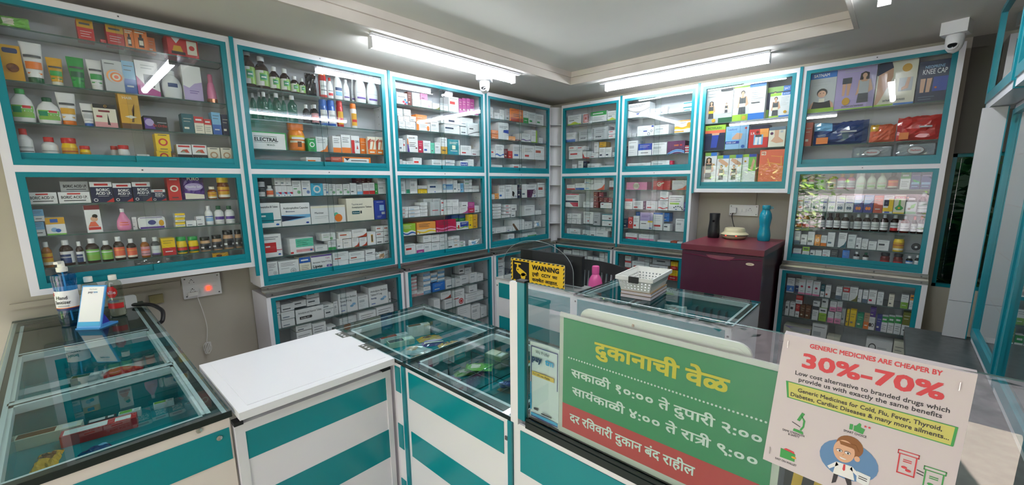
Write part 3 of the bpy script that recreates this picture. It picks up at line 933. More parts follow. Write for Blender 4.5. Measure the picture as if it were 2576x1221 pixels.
2454 2493 1268 1375 0 B dbrown/silver/white dark bottle with white label
2496 2536 1268 1376 0 B dbrown/silver/white dark bottle with white label
2544 2587 1268 1376 0 B dbrown/silver/redw dark bottle with red and white label
2590 2633 1268 1374 0 B redbr/silver/white red brown bottle with white label
2639 2665 1268 1372 0 B dbrown/red/white dark bottle with red cap
2668 2696 1268 1376 0 B dbrown/red/white dark bottle with red cap
=Hl3 1150
2056 2090 1150 1242 0 b w2:slate
2095 2130 1150 1220 0 b wl:dgrey
2133 2171 1150 1243 0 b W
2174 2206 1150 1224 0 b nc:orangel:cream
2208 2241 1150 1222 0 b w2:orange
2243 2282 1150 1246 0 b W
2301 2344 1150 1248 0 b wg:dkteal
2350 2391 1150 1238 0 b wl:grey
2393 2420 1150 1222 0 b w:dgrey
2422 2453 1150 1215 0 b wv:grey
2456 2496 1150 1204 0 b wl:grey
2499 2554 1150 1214 0 b wl:dgrey
2570 2624 1150 1252 0 J yellow/clearl/yellow yellow capsule jar
2654 2697 1150 1223 0 R black black roll with white hub
=Hl4 1060
2057 2105 1060 1118 0 b n2:white:purple
2112 2152 1060 1136 0 b nt:white:lime
2156 2184 1060 1115 0 b wl:dgrey
2186 2222 1060 1118 0 b W
2225 2267 1060 1125 0 b wc:red
2270 2308 1060 1129 0 b n:dgrey
2331 2368 1060 1133 0 b n:cerulean
2388 2420 1060 1129 0 B black/white/white small black bottle with white label
2435 2466 1060 1128 0 B black/dkgreen/white small black bottle with green cap
2520 2568 1060 1134 0 J redbr/black/redbr dark red jar with black lid
2582 2628 1060 1134 0 J redbr/black/redbr dark red jar with black lid
2639 2672 1060 1129 0 B black/white/blue small black bottle with blue label
2678 2702 1060 1138 0 B black/white/white small black bottle with white label
=Hw0 812
2051 2096 812 917 0 b X:bluemt white carton with blue mountain
2094 2126 812 911 50 b n2:white:dkblue
2121 2160 812 916 0 b X:pinkdot pale pink carton with crimson dot
2162 2200 812 918 0 b X:pinkdot pale pink carton with crimson dot
2202 2242 812 912 0 b X:pinkdot pale pink carton with crimson dot
2129 2214 917 945 20 b wl:rose
2246 2268 812 895 0 b n2:dkteal:white
2271 2301 812 896 0 b w:rust
2328 2360 812 894 0 b w2:slate
2363 2398 812 897 0 b nt:white:red
2399 2440 812 905 0 b wg:olive
2442 2462 812 895 0 b W
2465 2491 812 894 0 b w2:slate
2493 2532 812 902 0 b w:crimson
2535 2565 812 895 0 b wc:grey
2589 2615 812 888 0 b n:cream
2645 2679 812 897 0 b n2:white:grass
2684 2702 812 902 0 b nt:white:orangel
=Hw1 642
2057 2079 642 740 0 b wl:dgrey
2083 2115 642 740 0 b wl:dgrey
2114 2153 739 799 0 b n2:red:white
2118 2142 642 735 0 b n2:red:white
2145 2173 642 734 0 b n:brown
2176 2206 642 735 0 b n:brown
2215 2249 642 739 0 b wt:dgrey
2212 2250 736 772 20 b wl:dgrey
2252 2294 642 734 0 b nt:lime:white
2258 2294 734 804 20 b wl:dgrey
2306 2342 722 790 0 b n2:white:pink
2344 2371 729 796 0 b n2:white:pink
2301 2334 642 716 0 b n2:white:pink
2337 2372 642 723 0 b n2:white:pink
2370 2390 642 739 50 b W
2398 2413 642 750 0 b n:yellow
2416 2448 642 753 0 b n:yellow
2453 2485 642 738 0 b n:emerald
2487 2514 642 747 0 b n2:tan:orange
2512 2541 722 785 20 b n:purple
2508 2542 642 724 0 b X:blackdisc white carton with black capsule print
2549 2574 642 746 0 b n:indigo
2571 2601 642 743 0 b nt:white:green
2603 2631 642 749 0 b nt:white:green
2633 2664 642 754 0 b nt:white:green
2666 2702 642 788 0 b n2:olive:white
=Hw2 450
2060 2219 450 568 0 b X:soap big white carton with lilac curve
2225 2307 450 619 0 b wl:grey
2310 2382 450 548 0 b n:cream
2514 2640 450 582 0 b X:oval wide white carton with grey oval
2644 2702 450 596 0 b n:cream
=Bw0 776
-2695 -2665 899 935 0 b W
-2698 -2668 858 896 0 b W
-2703 -2672 776 855 0 b W
-2662 -2590 870 912 0 b W
-2666 -2592 822 866 0 b W
-2668 -2595 776 818 0 b W
-2595 -2522 879 916 0 b wl:dgrey
-2515 -2440 918 957 0 b wl:dgrey
-2518 -2441 871 913 0 b wl:dgrey
-2586 -2421 776 861 0 b X:amlolow white carton with black lozenge label
-2438 -2354 825 852 10 b wl:dgrey
-2418 -2360 776 825 0 b wl:dgrey
-2357 -2330 776 864 0 b wl:grey
-2325 -2198 776 906 0 b X:amlo tall white carton printed Amlodipine Besilate Tablets
-2194 -2122 776 864 0 b wl:grey
-2116 -1973 776 908 0 b X:amlo tall white carton printed Amlodipine Besilate Tablets
-1969 -1952 776 848 0 b W
=Bw1 610
-2594 -2503 730 765 0 b w:navy
-2594 -2504 610 725 0 b w:navy
-2498 -2416 610 752 0 b wg:rust
-2410 -2356 610 711 0 b W
-2314 -2199 610 735 30 b W
-2196 -2073 610 749 0 b wg:red
-2068 -1935 610 758 0 b wg:red
=Cw0 772
-1786 -1728 900 923 0 b n2:white:rose
-1787 -1730 873 897 0 b n2:white:rose
-1787 -1730 847 870 0 b n2:white:rose
-1788 -1731 820 844 0 b n2:white:rose
-1789 -1732 772 817 0 b n2:white:rose
-1728 -1672 772 799 0 b n2:white:rose
-1671 -1607 909 945 0 b n2:white:skyd
-1672 -1607 870 906 0 b n2:white:skyd
-1672 -1608 830 866 0 b n2:white:skyd
-1674 -1608 772 827 0 b n2:white:skyd
-1600 -1542 889 923 0 b n2:white:skyd
-1600 -1542 851 884 0 b n2:white:skyd
-1533 -1468 907 941 0 b n2:white:skyd
-1534 -1470 873 904 0 b n2:white:skyd
-1534 -1470 842 869 0 b n2:white:skyd
-1587 -1470 772 840 0 b n:cerulean
-1461 -1362 772 844 0 b W
-1356 -1292 772 828 0 b wl:grey
-1288 -1181 772 841 30 b wl:grey
-1200 -1125 772 854 0 b wl:grey
-1121 -1052 772 834 0 b wl:grey
-1278 -1219 854 934 50 b W
-1215 -1140 843 896 50 b wl:grey
=Cw1 609
-1583 -1523 609 707 0 b W
-1506 -1406 691 748 10 b wg:rust
-1480 -1361 609 682 0 b wl:grey
-1395 -1271 609 742 0 b wc:red
-1263 -1058 609 647 0 b wl:grey
-1257 -1056 650 684 0 b wl:grey
-1217 -1124 690 750 0 b W
=Cw2 444
-1352 -1207 444 598 0 b W
-1197 -1098 444 575 0 b wl:grey
-1088 -1018 444 539 0 b W
=Dw0 772
-873 -785 898 947 0 b wl:red
-874 -783 844 894 0 b W
-876 -784 772 840 0 b wl:grey
-778 -700 772 815 0 b n:navy
-652 -549 772 864 30 b W
=Ew0 772
122 218 886 920 0 b wl:grey
123 222 772 882 0 b wl:grey
228 398 882 934 0 b wl:grey
230 400 772 878 0 b wl:grey
407 468 772 884 0 b W
475 534 772 881 0 b W
536 590 888 932 0 b wl:grey
539 592 772 884 0 b W
596 627 772 937 0 b wl:grey
=Fw0 772
801 861 894 949 0 b wt:red
803 864 833 888 0 b wt:red
806 867 772 827 0 b wt:red
872 1031 772 895 0 b wl:rust
911 1040 897 929 30 b w:maroon
1060 1215 891 948 0 b X:greyblk pale grey carton with dark bar
1036 1196 772 884 0 b W
1221 1281 864 931 0 b n2:yellow:red
1202 1284 772 859 0 b n2:yellow:red
'''
SHELVES = {}
for ln in PRODUCTS.strip().splitlines():
    if ln[0] == '=':
        a, z = ln[1:].split(); SHELVES.setdefault(a[:-1], []).append(int(z)/1000.0)

# ------------------------------------------------------------------ wall cabinets
def place_L(u, z, d=0.0): return (d, u, z)          # long socket wall, runs along y
def place_R(u, z, d=0.0): return (u, -d, z)         # fridge wall, runs along x
def hole_dots(b, x, y0, z0, z1, step, sgn):
    z = z0
    while z < z1:
        for y in (y0, y0+0.085): b.box(min(x, x+sgn*0.0006), max(x, x+sgn*0.0006), y, y+0.005, z, z+0.005, M_HOLE)
        z += step
def tier(root, x0, x1, z0, z1, floor, shelves, depth, names=True, front=1):
    fs, ft, fb = 0.024, 0.02, 0.022
    b = MB()
    b.box(x0, x0+fs, -0.003, 0.022, z0, z1, M_TEAL); b.box(x1-fs, x1, -0.003, 0.022, z0, z1, M_TEAL)
    b.box(x0+fs, x1-fs, -0.003, 0.022, z1-ft, z1, M_TEAL); b.box(x0+fs, x1-fs, -0.003, 0.022, z0, z0+fb, M_TEAL)
    b.build('door_frame', root)
    xm = (x0+x1)/2
    for k, (a, c) in enumerate(((x0+fs, xm+0.02), (xm-0.02, x1-fs))):
        y = 0.002 if k == front else 0.012
        g = MB(); g.box(a, c, y, y+0.004, z0+fb+0.005, z1-ft+0.004, M_PANE, M_EDGE, 1); d = g.build('sliding_door', root)
        r = MB(); r.box(a, c, y-0.002, y+0.006, z0+fb-0.002, z0+fb+0.028, M_TEAL); r.box(a, c, y-0.004, y+0.007, z0+fb+0.006, z0+fb+0.010, M_TEAL); r.build('bottom_rail', d)
    for z in shelves:
        g = MB(); g.box(x0+0.004, x1-0.004, 0.034, depth-0.006, z-0.006, z-0.0004, M_SHELF, M_EDGE, 2); g.build('shelf', root)
def cabinet(code, name, label, wall, u0, u1, z0, z1, tiers, i0, i1, strip=None, dfront=0.0, depth=0.18, stile=None):
    loc = (place_L if wall == 'L' else place_R)(u0, 0, dfront)
    root = empty(name, label, 'cabinet', loc, PI/2 if wall == 'L' else 0.0)
    w = u1-u0; a, c = i0-u0, i1-u0
    b = MB(); t = 0.012
    b.box(0.002, w-0.002, depth-0.006, depth, z0, z1, M_INNER)
    b.box(0, a, -0.004, 0.014, z0, z1, M_WHITE); b.box(c, w, -0.004, 0.014, z0, z1, M_WHITE)
    b.box(0, 0.008, 0.014, depth, z0, z1, M_WHITE); b.box(w-0.008, w, 0.014, depth, z0, z1, M_WHITE)
    edges = [z0]+[v for q in tiers for v in q[:2]]+[z1]
    for k in range(0, len(edges), 2): b.box(a, c, -0.004, 0.014, edges[k], edges[k+1], M_WHITE)
    b.box(0.008, w-0.008, 0.014, depth-0.006, z1-0.012, z1, M_WHITE)
    for (ta, tb, fl, sh) in tiers: b.box(0.008, w-0.008, 0.024, depth-0.006, ta-0.014, fl-0.0004, M_INNER)
    b.box(0.008, w-0.008, 0.014, depth-0.006, z0, z0+0.004, M_WHITE)
    hole_dots(b, w-0.008, 0.03, z0+0.1, z1-0.06, 0.048, -1); hole_dots(b, 0.008, 0.03, z0+0.1, z1-0.06, 0.048, 1)
    for (sx, sz) in ((w/2, (edges[2]+edges[1])/2 if False else edges[-2]+0.012),): b.box(sx-0.003, sx+0.003, -0.0055, -0.004, sz, sz+0.006, M_SCREW)
    for k in range(2, len(edges)-2, 2):
        zz = (edges[k]+edges[k+1])/2; b.lathe([(0.004, 0), (0.003, 0.002)], M_SCREW, n=8) if False else b.box(w/2-0.003, w/2+0.003, -0.0055, -0.004, zz-0.003, zz+0.003, M_SCREW)
    b.build('carcass', root)
    if strip:
        s = MB(); s.box(strip[0]-u0, strip[1]-u0, -0.012, 0.0, z0 if len(strip) < 3 else strip[2], z1+0.003, M_TEAL); s.build('edge_strip', root)
    for (ta, tb, fl, sh) in tiers: tier(root, a, c, ta, tb, fl, sh, depth)
    return root
T0, T1, M1, M0, BB = 2.3, 2.327, 1.6795, 1.653, 1.035
def tiers_of(c, low=BB):
    u = SHELVES[c+'u']; l = SHELVES[c+'l']
    return [(low, M0, l[-1], l[:-1]), (M1, T0, u[-1], u[:-1])]
CASE_S = dict(A='sanitizer case', B='socket case', C='dome camera case', D='wall corner case', E='fridge corner case', F='fridge side case', G='over fridge case', H='end case')
CASE = dict(A='case over the sanitizer', B='case by the socket', C='case below dome camera', D='long wall corner case',
            E='fridge wall corner case', F='case beside the fridge', G='case over the fridge', H='end case past fridge')
cabinet('A', 'wall_cabinet', 'teal framed glass case hung over the sanitizer bottles and socket board', 'L', -3.582, -2.7645, 1.153, T1, tiers_of('A', 1.1778), -3.555, -2.78, (-2.7645, -2.747, 1.10))
cabinet('B', 'wall_cabinet', 'teal framed glass case holding brown antiseptic bottles on its top shelf', 'L', -2.747, -1.872, 1.033, T1, tiers_of('B'), -2.73, -1.892, (-1.872, -1.855, 1.0))
cabinet('C', 'wall_cabinet', 'teal framed glass case of cartons with magenta ones on the top shelf', 'L', -1.855, -0.981, 1.033, T1, tiers_of('C'), -1.835, -0.999, (-0.981, -0.964, 1.0))
cabinet('D', 'wall_cabinet', 'teal framed glass case ending the long wall at the room corner', 'L', -0.964, -0.1, 1.033, T1, tiers_of('D'), -0.943, -0.11)
cabinet('E', 'wall_cabinet', 'teal framed glass case beginning the fridge wall at the room corner', 'R', 0.07, 0.696, 1.033, T1, tiers_of('E'), 0.082, 0.678, (0.696, 0.713, 1.0))
cabinet('F', 'wall_cabinet', 'teal framed glass case between the corner case and the fridge', 'R', 0.713, 1.346, 1.033, T1, tiers_of('F'), 0.732, 1.328, (1.346, 1.363, 1.5))
cabinet('G', 'wall_cabinet', 'short glass case of support belts hanging over the maroon fridge', 'R', 1.363, 1.995, 1.507, T1, [(1.536, T0, SHELVES['Gu'][-1], SHELVES['Gu'][:-1])], 1.382, 1.977, (1.995, 2.012, 1.5))
cabinet('H', 'wall_cabinet', 'teal framed glass case past the fridge with syrup bottles inside', 'R', 2.012, 2.743, 1.033, T1, tiers_of('H'), 2.031, 2.718)

def base_cabinet(code, label, wall, u0, u1, i0, i1):
    sh = SHELVES[code+'w']; d = 0.065
    root = cabinet(code, 'base_cabinet', label, wall, u0, u1, 0.08, 0.986, [(0.16, 0.975, 0.2, sh+[0.3] if len(sh) < 3 else sh)], i0, i1, None, d, 0.24)
    w = u1-u0
    s = MB(); s.box(0, w, 0.058, 0.0645, 1.004, 1.032, M_STEEL); s.box(0, w, -0.006, 0.0645, 0.999, 1.004, M_STEEL); s.box(0, w, -0.009, -0.0045, 0.984, 1.004, M_STEEL)
    s.box(0, w, 0.018, 0.024, 1.004, 1.008, M_STEEL)
    for x in (0.03, w*0.34, w*0.67, w-0.03): s.box(x-0.004, x+0.004, 0.056, 0.058, 1.014, 1.022, M_SCREW); s.box(x-0.004, x+0.004, -0.0105, -0.009, 0.99, 0.998, M_SCREW)
    s.build('steel_ledge', root)
    k = MB(); k.box(0.01, w-0.01, 0.03, 0.22, 0, 0.08, M_BLACK); k.build('plinth', root)
base_cabinet('B', 'lower glass case with steel ledge behind the white counter flap', 'L', -2.747, -1.872, -2.725, -1.892)
base_cabinet('C', 'lower glass case with stacked blue cartons behind the glass counter', 'L', -1.855, -0.981, -1.835, -0.999)
base_cabinet('D', 'lower glass case behind the monitor at the end of the long wall', 'L', -0.964, -0.082, -0.943, -0.1)
base_cabinet('E', 'lower glass case behind the black chair at the room corner', 'R', 0.034, 0.696, 0.05, 0.678)
base_cabinet('F', 'lower glass case half hidden by the maroon fridge', 'R', 0.713, 1.346, 0.732, 1.328)
base_cabinet('H', 'lower glass case under the syrup bottles past the fridge', 'R', 2.005, 2.747, 2.023, 2.722)
def corner_rack():
    t = empty('corner_shelf', 'narrow white open corner shelving between the two walls of cases', 'shelf', (0, 0, 0))
    wm = mat('corner_white', 'c9cace', 0.45)
    b = MB(); b.prism_z([(-0.10, -0.088), (-0.094, -0.094), (0.064, 0.094), (0.058, 0.1)], 1.0, T1-0.004, wm)
    b.prism_z([(-0.10, -0.1), (0.0, -0.1), (0.0, -0.095), (-0.10, -0.094)], 1.0, T1-0.004, wm); b.prism_z([(0.066, 0.0), (0.07, 0.0), (0.07, 0.1), (0.064, 0.1)], 1.0, T1-0.004, wm)
    b.box(-0.02, 0.02, -0.06, -0.03, 0, 1.0, wm)
    b.build('back_board', t)
    for z in (2.15, 1.957, 1.765, 1.573, 1.382, 1.19):
        s = MB(); s.prism_z([(-0.088, -0.094), (0.008, -0.098), (0.072, -0.008), (0.064, 0.088)], z-0.005, z, wm); s.build('shelf', t)
corner_rack()

# ------------------------------------------------------------------ product shapes
class Front:
    """print on the front of a carton, in fractions of its width and height"""
    def __init__(s, b, w, h): s.b, s.w, s.h, s.k = b, w, h, 0
    def y(s): s.k += 1; return -0.0003*s.k
    def P(s, x, z): return (x*s.w-s.w/2, z*s.h)
    def r(s, x0, z0, x1, z1, c): s.p(c, [(x0, z0), (x1, z0), (x1, z1), (x0, z1)])
    def p(s, c, pts):
        y = s.y(); s.b.face([(s.P(*q)[0], y, s.P(*q)[1]) for q in pts], ink(c) if isinstance(c, str) else c)
    def c(s, x, z, r, c, n=18, ry=None):
        m = min(s.w, s.h); s.p(c, [(x+r*m*math.cos(2*PI*i/n)/s.w, z+(ry or r)*m*math.sin(2*PI*i/n)/s.h) for i in range(n)])
    def ring(s, x, z, r, c, c2): s.c(x, z, r, c); s.c(x, z, r*0.68, c2)
    def t(s, tx, x, z, h, c, mw=0.86, al='l', bold=0.012):
        s.b.letters(text_mesh(tx, bold), *s.P(x, z), h*s.h, s.y(), ink(c), mw*s.w, al)
    def ln(s, x0, x1, zt, n, gap=0.09, c='dgrey', th=0.022):
        for i in range(n):
            f = (1.0, 0.8, 0.9, 0.6)[i % 4]; s.r(x0, zt-i*gap, x0+(x1-x0)*f, zt-i*gap+th, c)
    def wave(s, z0, z1, amp, c, ph=0.0, n=12):
        top = [(i/n, z1+amp*math.sin(ph+2.6*i/n*PI)) for i in range(n+1)]
        bot = [(i/n, z0+amp*0.6*math.sin(ph+2.6*i/n*PI)) if z0 > 0 else (i/n, 0) for i in reversed(range(n+1))]
        s.p(c, top+bot)
    def woman(s, x, z, h, top='dgrey', hair='hair', belt='cream', bottom='dgrey', long=False, ar=1.0):
        k = h*s.h/s.w; X = lambda a: x+a*k*ar; Z = lambda a: z+a*h
        if long: s.p(hair, [(X(-.14), Z(.55)), (X(.13), Z(.55)), (X(.11), Z(.95)), (X(0), Z(1.0)), (X(-.11), Z(.95))])
        s.p('skin', [(X(-.16), Z(.52)), (X(-.2), Z(.25)), (X(-.12), Z(.3)), (X(.12), Z(.3)), (X(.24), Z(.4)), (X(.16), Z(.74)), (X(-.15), Z(.74))])
        s.p(top, [(X(-.13), Z(.45)), (X(.13), Z(.45)), (X(.12), Z(.75)), (X(.06), Z(.68)), (X(-.06), Z(.68)), (X(-.12), Z(.75))])
        s.p(belt, [(X(-.13), Z(.3)), (X(.13), Z(.3)), (X(.12), Z(.45)), (X(-.12), Z(.45))])
        s.p(bottom, [(X(-.15), Z(.0)), (X(.15), Z(.0)), (X(.13), Z(.3)), (X(-.13), Z(.3))])
        s.p('skin', [(X(-.035), Z(.7)), (X(.035), Z(.7)), (X(.035), Z(.82)), (X(-.035), Z(.82))])
        s.p(hair, [(X(.085*math.cos(a)), Z(.9+.095*math.sin(a))) for a in [2*PI*i/14 for i in range(14)]])
        s.p('skin', [(X(.062*math.cos(a)), Z(.875+.075*math.sin(a))) for a in [2*PI*i/14 for i in range(14)]])

LIGHTC = {'yellow', 'gold', 'cream', 'lime', 'sky', 'cyan', 'grey', 'white', 'pink', 'mint', 'orangel', 'silver', 'tan', 'lilac'}
def st_plain(f, h, a):
    rnd = random.Random(hash_(h)); v = rnd.randint(0, 3)
    f.ln(.1, .8, .8, 2 if f.h < .05 else 3, .11, 'grey'); f.r(.1, .22, .1+.3+.1*v, .28 + .03*v, 'dgrey' if v % 2 else 'slate')
def hash_(t):
    r = 7
    for ch in str(t): r = (r*31+ord(ch)) % 1000003
    return r
def st_acc(f, h, a): f.ln(.1, .85, .78, 3, .11, 'dgrey'); f.r(.1, .18, .48, .32, a[0])
def st_low(f, h, a): f.r(0, 0, 1, .3, a[0]); f.ln(.12, .85, .82, 3, .11, 'dgrey')
def st_top(f, h, a): f.r(0, .74, 1, 1, a[0]); f.ln(.12, .8, .55, 3, .12, 'dgrey')
def st_dot(f, h, a): f.ln(.1, .85, .84, 3, .1, 'dgrey'); f.ring(.7, .25, .2, a[0], 'white'); f.c(.7, .25, .1, a[0]); f.r(.1, .45, .5, .5, a[0])
def st_lab(f, h, a): f.r(.1, .5, .62, .68, a[0]); f.ln(.1, .85, .86, 1, .1, 'dgrey'); f.ln(.1, .7, .36, 2, .13, 'grey')
def st_swoosh(f, h, a): f.ln(.1, .85, .84, 3, .11, 'dgrey'); f.p(a[0], [(.25, 0), (1, 0), (1, .5), (.75, .2)])
def st_wave(f, h, a): f.ln(.1, .85, .84, 3, .11, 'dgrey'); f.wave(0, .26, .06, a[0]); f.wave(0, .16, .05, 'white', .5)
def st_solid(f, h, a): c = 'dgrey' if a[0] in LIGHTC else 'cream'; f.ln(.14, .82, .74, 2, .15, c); f.r(.14, .2, .55, .3, c)
def st_solid2(f, h, a): f.r(0, 0, 1, .45, a[1]); f.ln(.12, .85, .84, 2, .13, 'dgrey' if a[0] in LIGHTC else 'cream'); f.ln(.2, .75, .2, 1, .1, 'white' if a[1] not in LIGHTC else 'dgrey', .05)
def st_soltop(f, h, a): f.r(0, .62, 1, 1, a[1]); f.ln(.15, .85, .42, 3, .12, 'white' if a[0] not in LIGHTC else 'dgrey'); f.r(.15, .76, .8, .86, 'white' if a[1] not in LIGHTC else 'dgrey')
def st_soldot(f, h, a): f.c(.5, .52, .32, a[1]); f.c(.5, .52, .2, a[0]); f.ln(.2, .8, .9, 1, .1, 'white' if a[0] not in LIGHTC else 'dgrey', .04); f.ln(.25, .75, .1, 1, .1, 'dgrey', .04)
STY = dict(W=(st_plain, 'plain white medicine carton'), w=(st_acc, 'white medicine carton with {} mark'), w2=(st_low, 'white medicine carton with {} base'), wt=(st_top, 'white medicine carton with {} top'),
  wc=(st_dot, 'white medicine carton with {} circle'), wl=(st_lab, 'white medicine carton with {} label'), wg=(st_swoosh, 'white medicine carton with {} corner'), wv=(st_wave, 'white medicine carton with {} wave'))
STN = dict(n=(st_solid, 'plain {} carton'), n2=(st_solid2, '{} carton with {} lower half'), nt=(st_soltop, '{} carton with {} top'), nc=(st_soldot, '{} carton with {} disc'))
WORD = dict(dgrey='dark grey', dkgreen='dark green', dkteal='dark teal', dkblue='dark blue', orangel='light orange', ygr='yellow green', redbr='dark red', skyd='sky blue', skyl='pale blue', navyl='navy', royal='royal blue', cerulean='bright blue', grass='grass green', crimson='crimson', tealc='teal')
def word(c): return WORD.get(c, c)
# special prints: base colour, drawing
def X_ayur(f): f.r(.3, .1, .7, .55, 'dbrown'); f.r(.4, .55, .6, .7, 'dbrown'); f.r(.35, .2, .65, .42, 'cream'); f.ln(.1, .9, .84, 2, .1, 'cream', .05)
def X_redwin(f): f.p('gold', [(.12, .15), (.5, .15), (.42, .5), (.2, .5)]); f.p('white', [(.12, .9), (.28, .6), (.44, .9)]); f.r(.62, .15, .95, .82, 'cream'); f.c(.78, .48, .12, 'red'); f.r(.1, .08, .55, .22, 'dbrown')
def X_ripple(f):
    for i, c in enumerate(('grey', 'orangel', 'silver', 'orange', 'cream', 'coral')): f.c(.62, .48, .62-.1*i, c) if i > 1 else f.c(.55, .5, .5-.06*i, c)
    f.ln(.1, .6, .88, 1, .1, 'dgrey')
def X_pinkwin(f): f.p('magenta', [(0, 0), (1, 0), (1, .14), (.35, .3), (0, .55)]); f.p('dgrey', [f_ for f_ in [(.32, .25), (.78, .25), (.78, .62), (.32, .62)]]); f.ln(.25, .85, .86, 2, .08, 'grey', .03)
def X_lilac(f): f.p('lilac', [(0, 0), (1, 0), (1, .56), (.6, .5), (.3, .36), (0, .42)]); f.ln(.3, .8, .27, 2, .06, 'purple', .015)
def X_cream(f): f.r(0, .82, 1, 1, 'black'); f.ring(.55, .92, .07, 'gold', 'black'); f.r(.22, .66, .72, .74, 'maroon'); f.r(0, 0, 1, .22, 'rose'); f.p('hair', [(.55, .12), (.68, .1), (.64, .3), (.6, .62)]); f.r(.1, .42, .35, .5, 'crimson')
def X_goldhair(f): f.r(0, 0, 1, .16, 'brown'); f.p('brown', [(.5, .2), (.62, .2), (.58, .55), (.75, .75)]); f.p('cream', [(.2, .35), (.5, .4), (.8, .35), (.5, .3)]); f.t('HAIR', .2, .86, .07, 'cream', .6)
def X_ortho(f): f.p('purple', [(0, .1), (.45, .1), (.3, .85), (0, .85)]); f.c(.22, .55, .25, 'lilac'); f.t('Dr.Ortho', .36, .26, .2, 'red', .6); f.ln(.55, .95, .55, 1, .1, 'grey', .05)
def X_mati(f): f.r(0, 0, 1, .46, 'black'); f.r(.1, .86, .9, .95, 'red'); f.p('rust', [(.2, .58), (.85, .55), (.7, .75), (.4, .72)]); f.p('sage', [(.2, .56), (.6, .56), (.45, .68)]); f.t('MATI', .15, .1, .2, 'white', .7)
def X_boricw(f): f.t('BORIC ACID I.P.', .08, .42, .24, 'dgrey', .84, 'l', .03); f.r(.28, .78, .7, .9, 'red'); f.ln(.15, .85, .2, 1, .1, 'dgrey', .08)
def X_boricg(f): f.t('BORIC ACID I.P.', .1, .4, .26, 'black', .84, 'l', .03); f.ln(.2, .9, .18, 1, .1, 'dgrey', .08)
def X_boricn(f): f.r(0, .76, 1, 1, 'white'); f.r(.2, .82, .82, .92, 'red'); f.t('BORIC', .26, .55, .13, 'white', .6, 'l', .03); f.t('ACID I.P.', .22, .38, .13, 'white', .7, 'l', .03); f.p('red', [(.62, 0), (1, 0), (1, .22)]); f.ring(.18, .12, .1, 'white', 'navy'); f.ln(.3, .8, .3, 1, .1, 'grey')
def X_yblue(f): f.r(0, .62, 1, 1, 'gold'); f.r(.25, .72, .65, .92, 'blue'); f.c(.4, .3, .17, 'skyl'); f.c(.6, .25, .14, 'blue'); f.p('lgreen', [(0, 0), (1, 0), (1, .08), (0, .1)])
def X_redtall(f): f.r(0, .84, 1, 1, 'maroon'); f.r(.1, .1, .9, .2, 'red'); f.c(.55, .5, .24, 'skin'); f.c(.62, .6, .18, 'hair'); f.c(.55, .5, .14, 'skin'); f.p('coral', [(.1, .22), (.8, .22), (.6, .4), (.3, .4)])
def X_ysm(f): f.r(0, .55, 1, 1, 'yellow'); f.r(0, 0, 1, .15, 'ygr'); f.ln(.2, .9, .35, 1, .1, 'dgrey', .08)
def X_electral(f): f.r(0, .0, .965, .93, 'white'); f.r(.06, .72, .72, .745, 'dkgreen'); f.t('ELECTRAL', .07, .46, .2, 'black', .68, 'l', .03); f.r(.06, .38, .72, .4, 'dkgreen'); f.t('W.H.O.', .4, .2, .1, 'dkgreen', .3)
def X_ors(f): f.r(0, 0, 1, .28, 'orange'); f.p('orange', [(.5, .25), (.62, .25), (.85, .75), (.75, .8)]); f.p('rust', [(0, .28), (.2, .28), (.4, .9), (0, .75)]); f.t('ORS', .28, .72, .12, 'rust', .6, 'l', .03); f.r(.2, .08, .8, .16, 'cream')
def X_orsr(f): f.r(0, 0, .38, .75, 'red'); f.t('ORS', .45, .62, .12, 'dgrey', .5, 'l', .02); f.p('red', [(.5, .1), (.9, .1), (.7, .5)]); f.r(.35, .1, .9, .25, 'white')
def X_orsw(f): f.r(0, .86, 1, 1, 'orange'); f.r(0, 0, .06, 1, 'orange'); f.r(.94, 0, 1, 1, 'orange'); f.p('navy', [(.08, .86), (.26, .86), (.17, .6)]); f.ln(.3, .85, .6, 1, .1, 'dgrey', .08); f.t('ORS', .52, .12, .26, 'orange', .3, 'l', .03)
def X_vri(f): f.ln(.15, .8, .86, 3, .12, 'grey'); f.r(0, .22, 1, .42, 'skyl'); f.p('crimson', [(.35, .42), (.75, .22), (1, .22), (1, .42)]); f.c(.5, .1, .1, 'blue')
def X_tealbig(f): f.r(.04, .18, .66, .6, 'tealc'); f.t('Theophylline SR Tablets', .05, .8, .08, 'dgrey', .85); f.r(.04, .26, 1, .3, 'dkteal'); f.r(.1, .44, .3, .5, 'white'); f.c(.82, .1, .08, 'blue', ry=.05)
def X_acebro(f): f.t('Acebrophylline Capsules', .08, .74, .09, 'dgrey', .86); f.t('Brontium', .16, .6, .07, 'dkblue', .4); f.r(.0, .22, 1, .48, 'sky'); f.p('navy', [(0, .2), (0, .46), (.86, .36)]); f.p('white', [(.3, .22), (1, .34), (1, .22)]); f.c(.88, .1, .07, 'royal', ry=.04)
def X_mucus(f): f.r(0, .88, 1, 1, 'cream'); f.t('Mucinac', .1, .56, .11, 'dgrey', .3); f.ln(.1, .5, .4, 2, .1, 'grey'); f.c(.72, .46, .13, 'mint'); f.c(.78, .26, .23, 'orange'); f.r(.48, 0, .485, 1, 'grey')
def X_taurine(f): f.t('Taurine and', .18, .7, .075, 'dgrey', .6); f.t('Acetylcysteine Tablets', .18, .57, .075, 'dgrey', .74); f.r(.18, .3, .46, .44, 'dkteal'); f.t('Aminova', .2, .34, .06, 'white', .24); f.r(.48, .32, .54, .44, 'dgrey')
def X_bluebox(f): f.r(.45, .45, .85, .75, 'skyl'); f.ln(.2, .8, .9, 1, .1, 'white'); f.r(.6, .25, .9, .38, 'grey'); f.ln(.2, .6, .15, 2, .06, 'grey', .02)
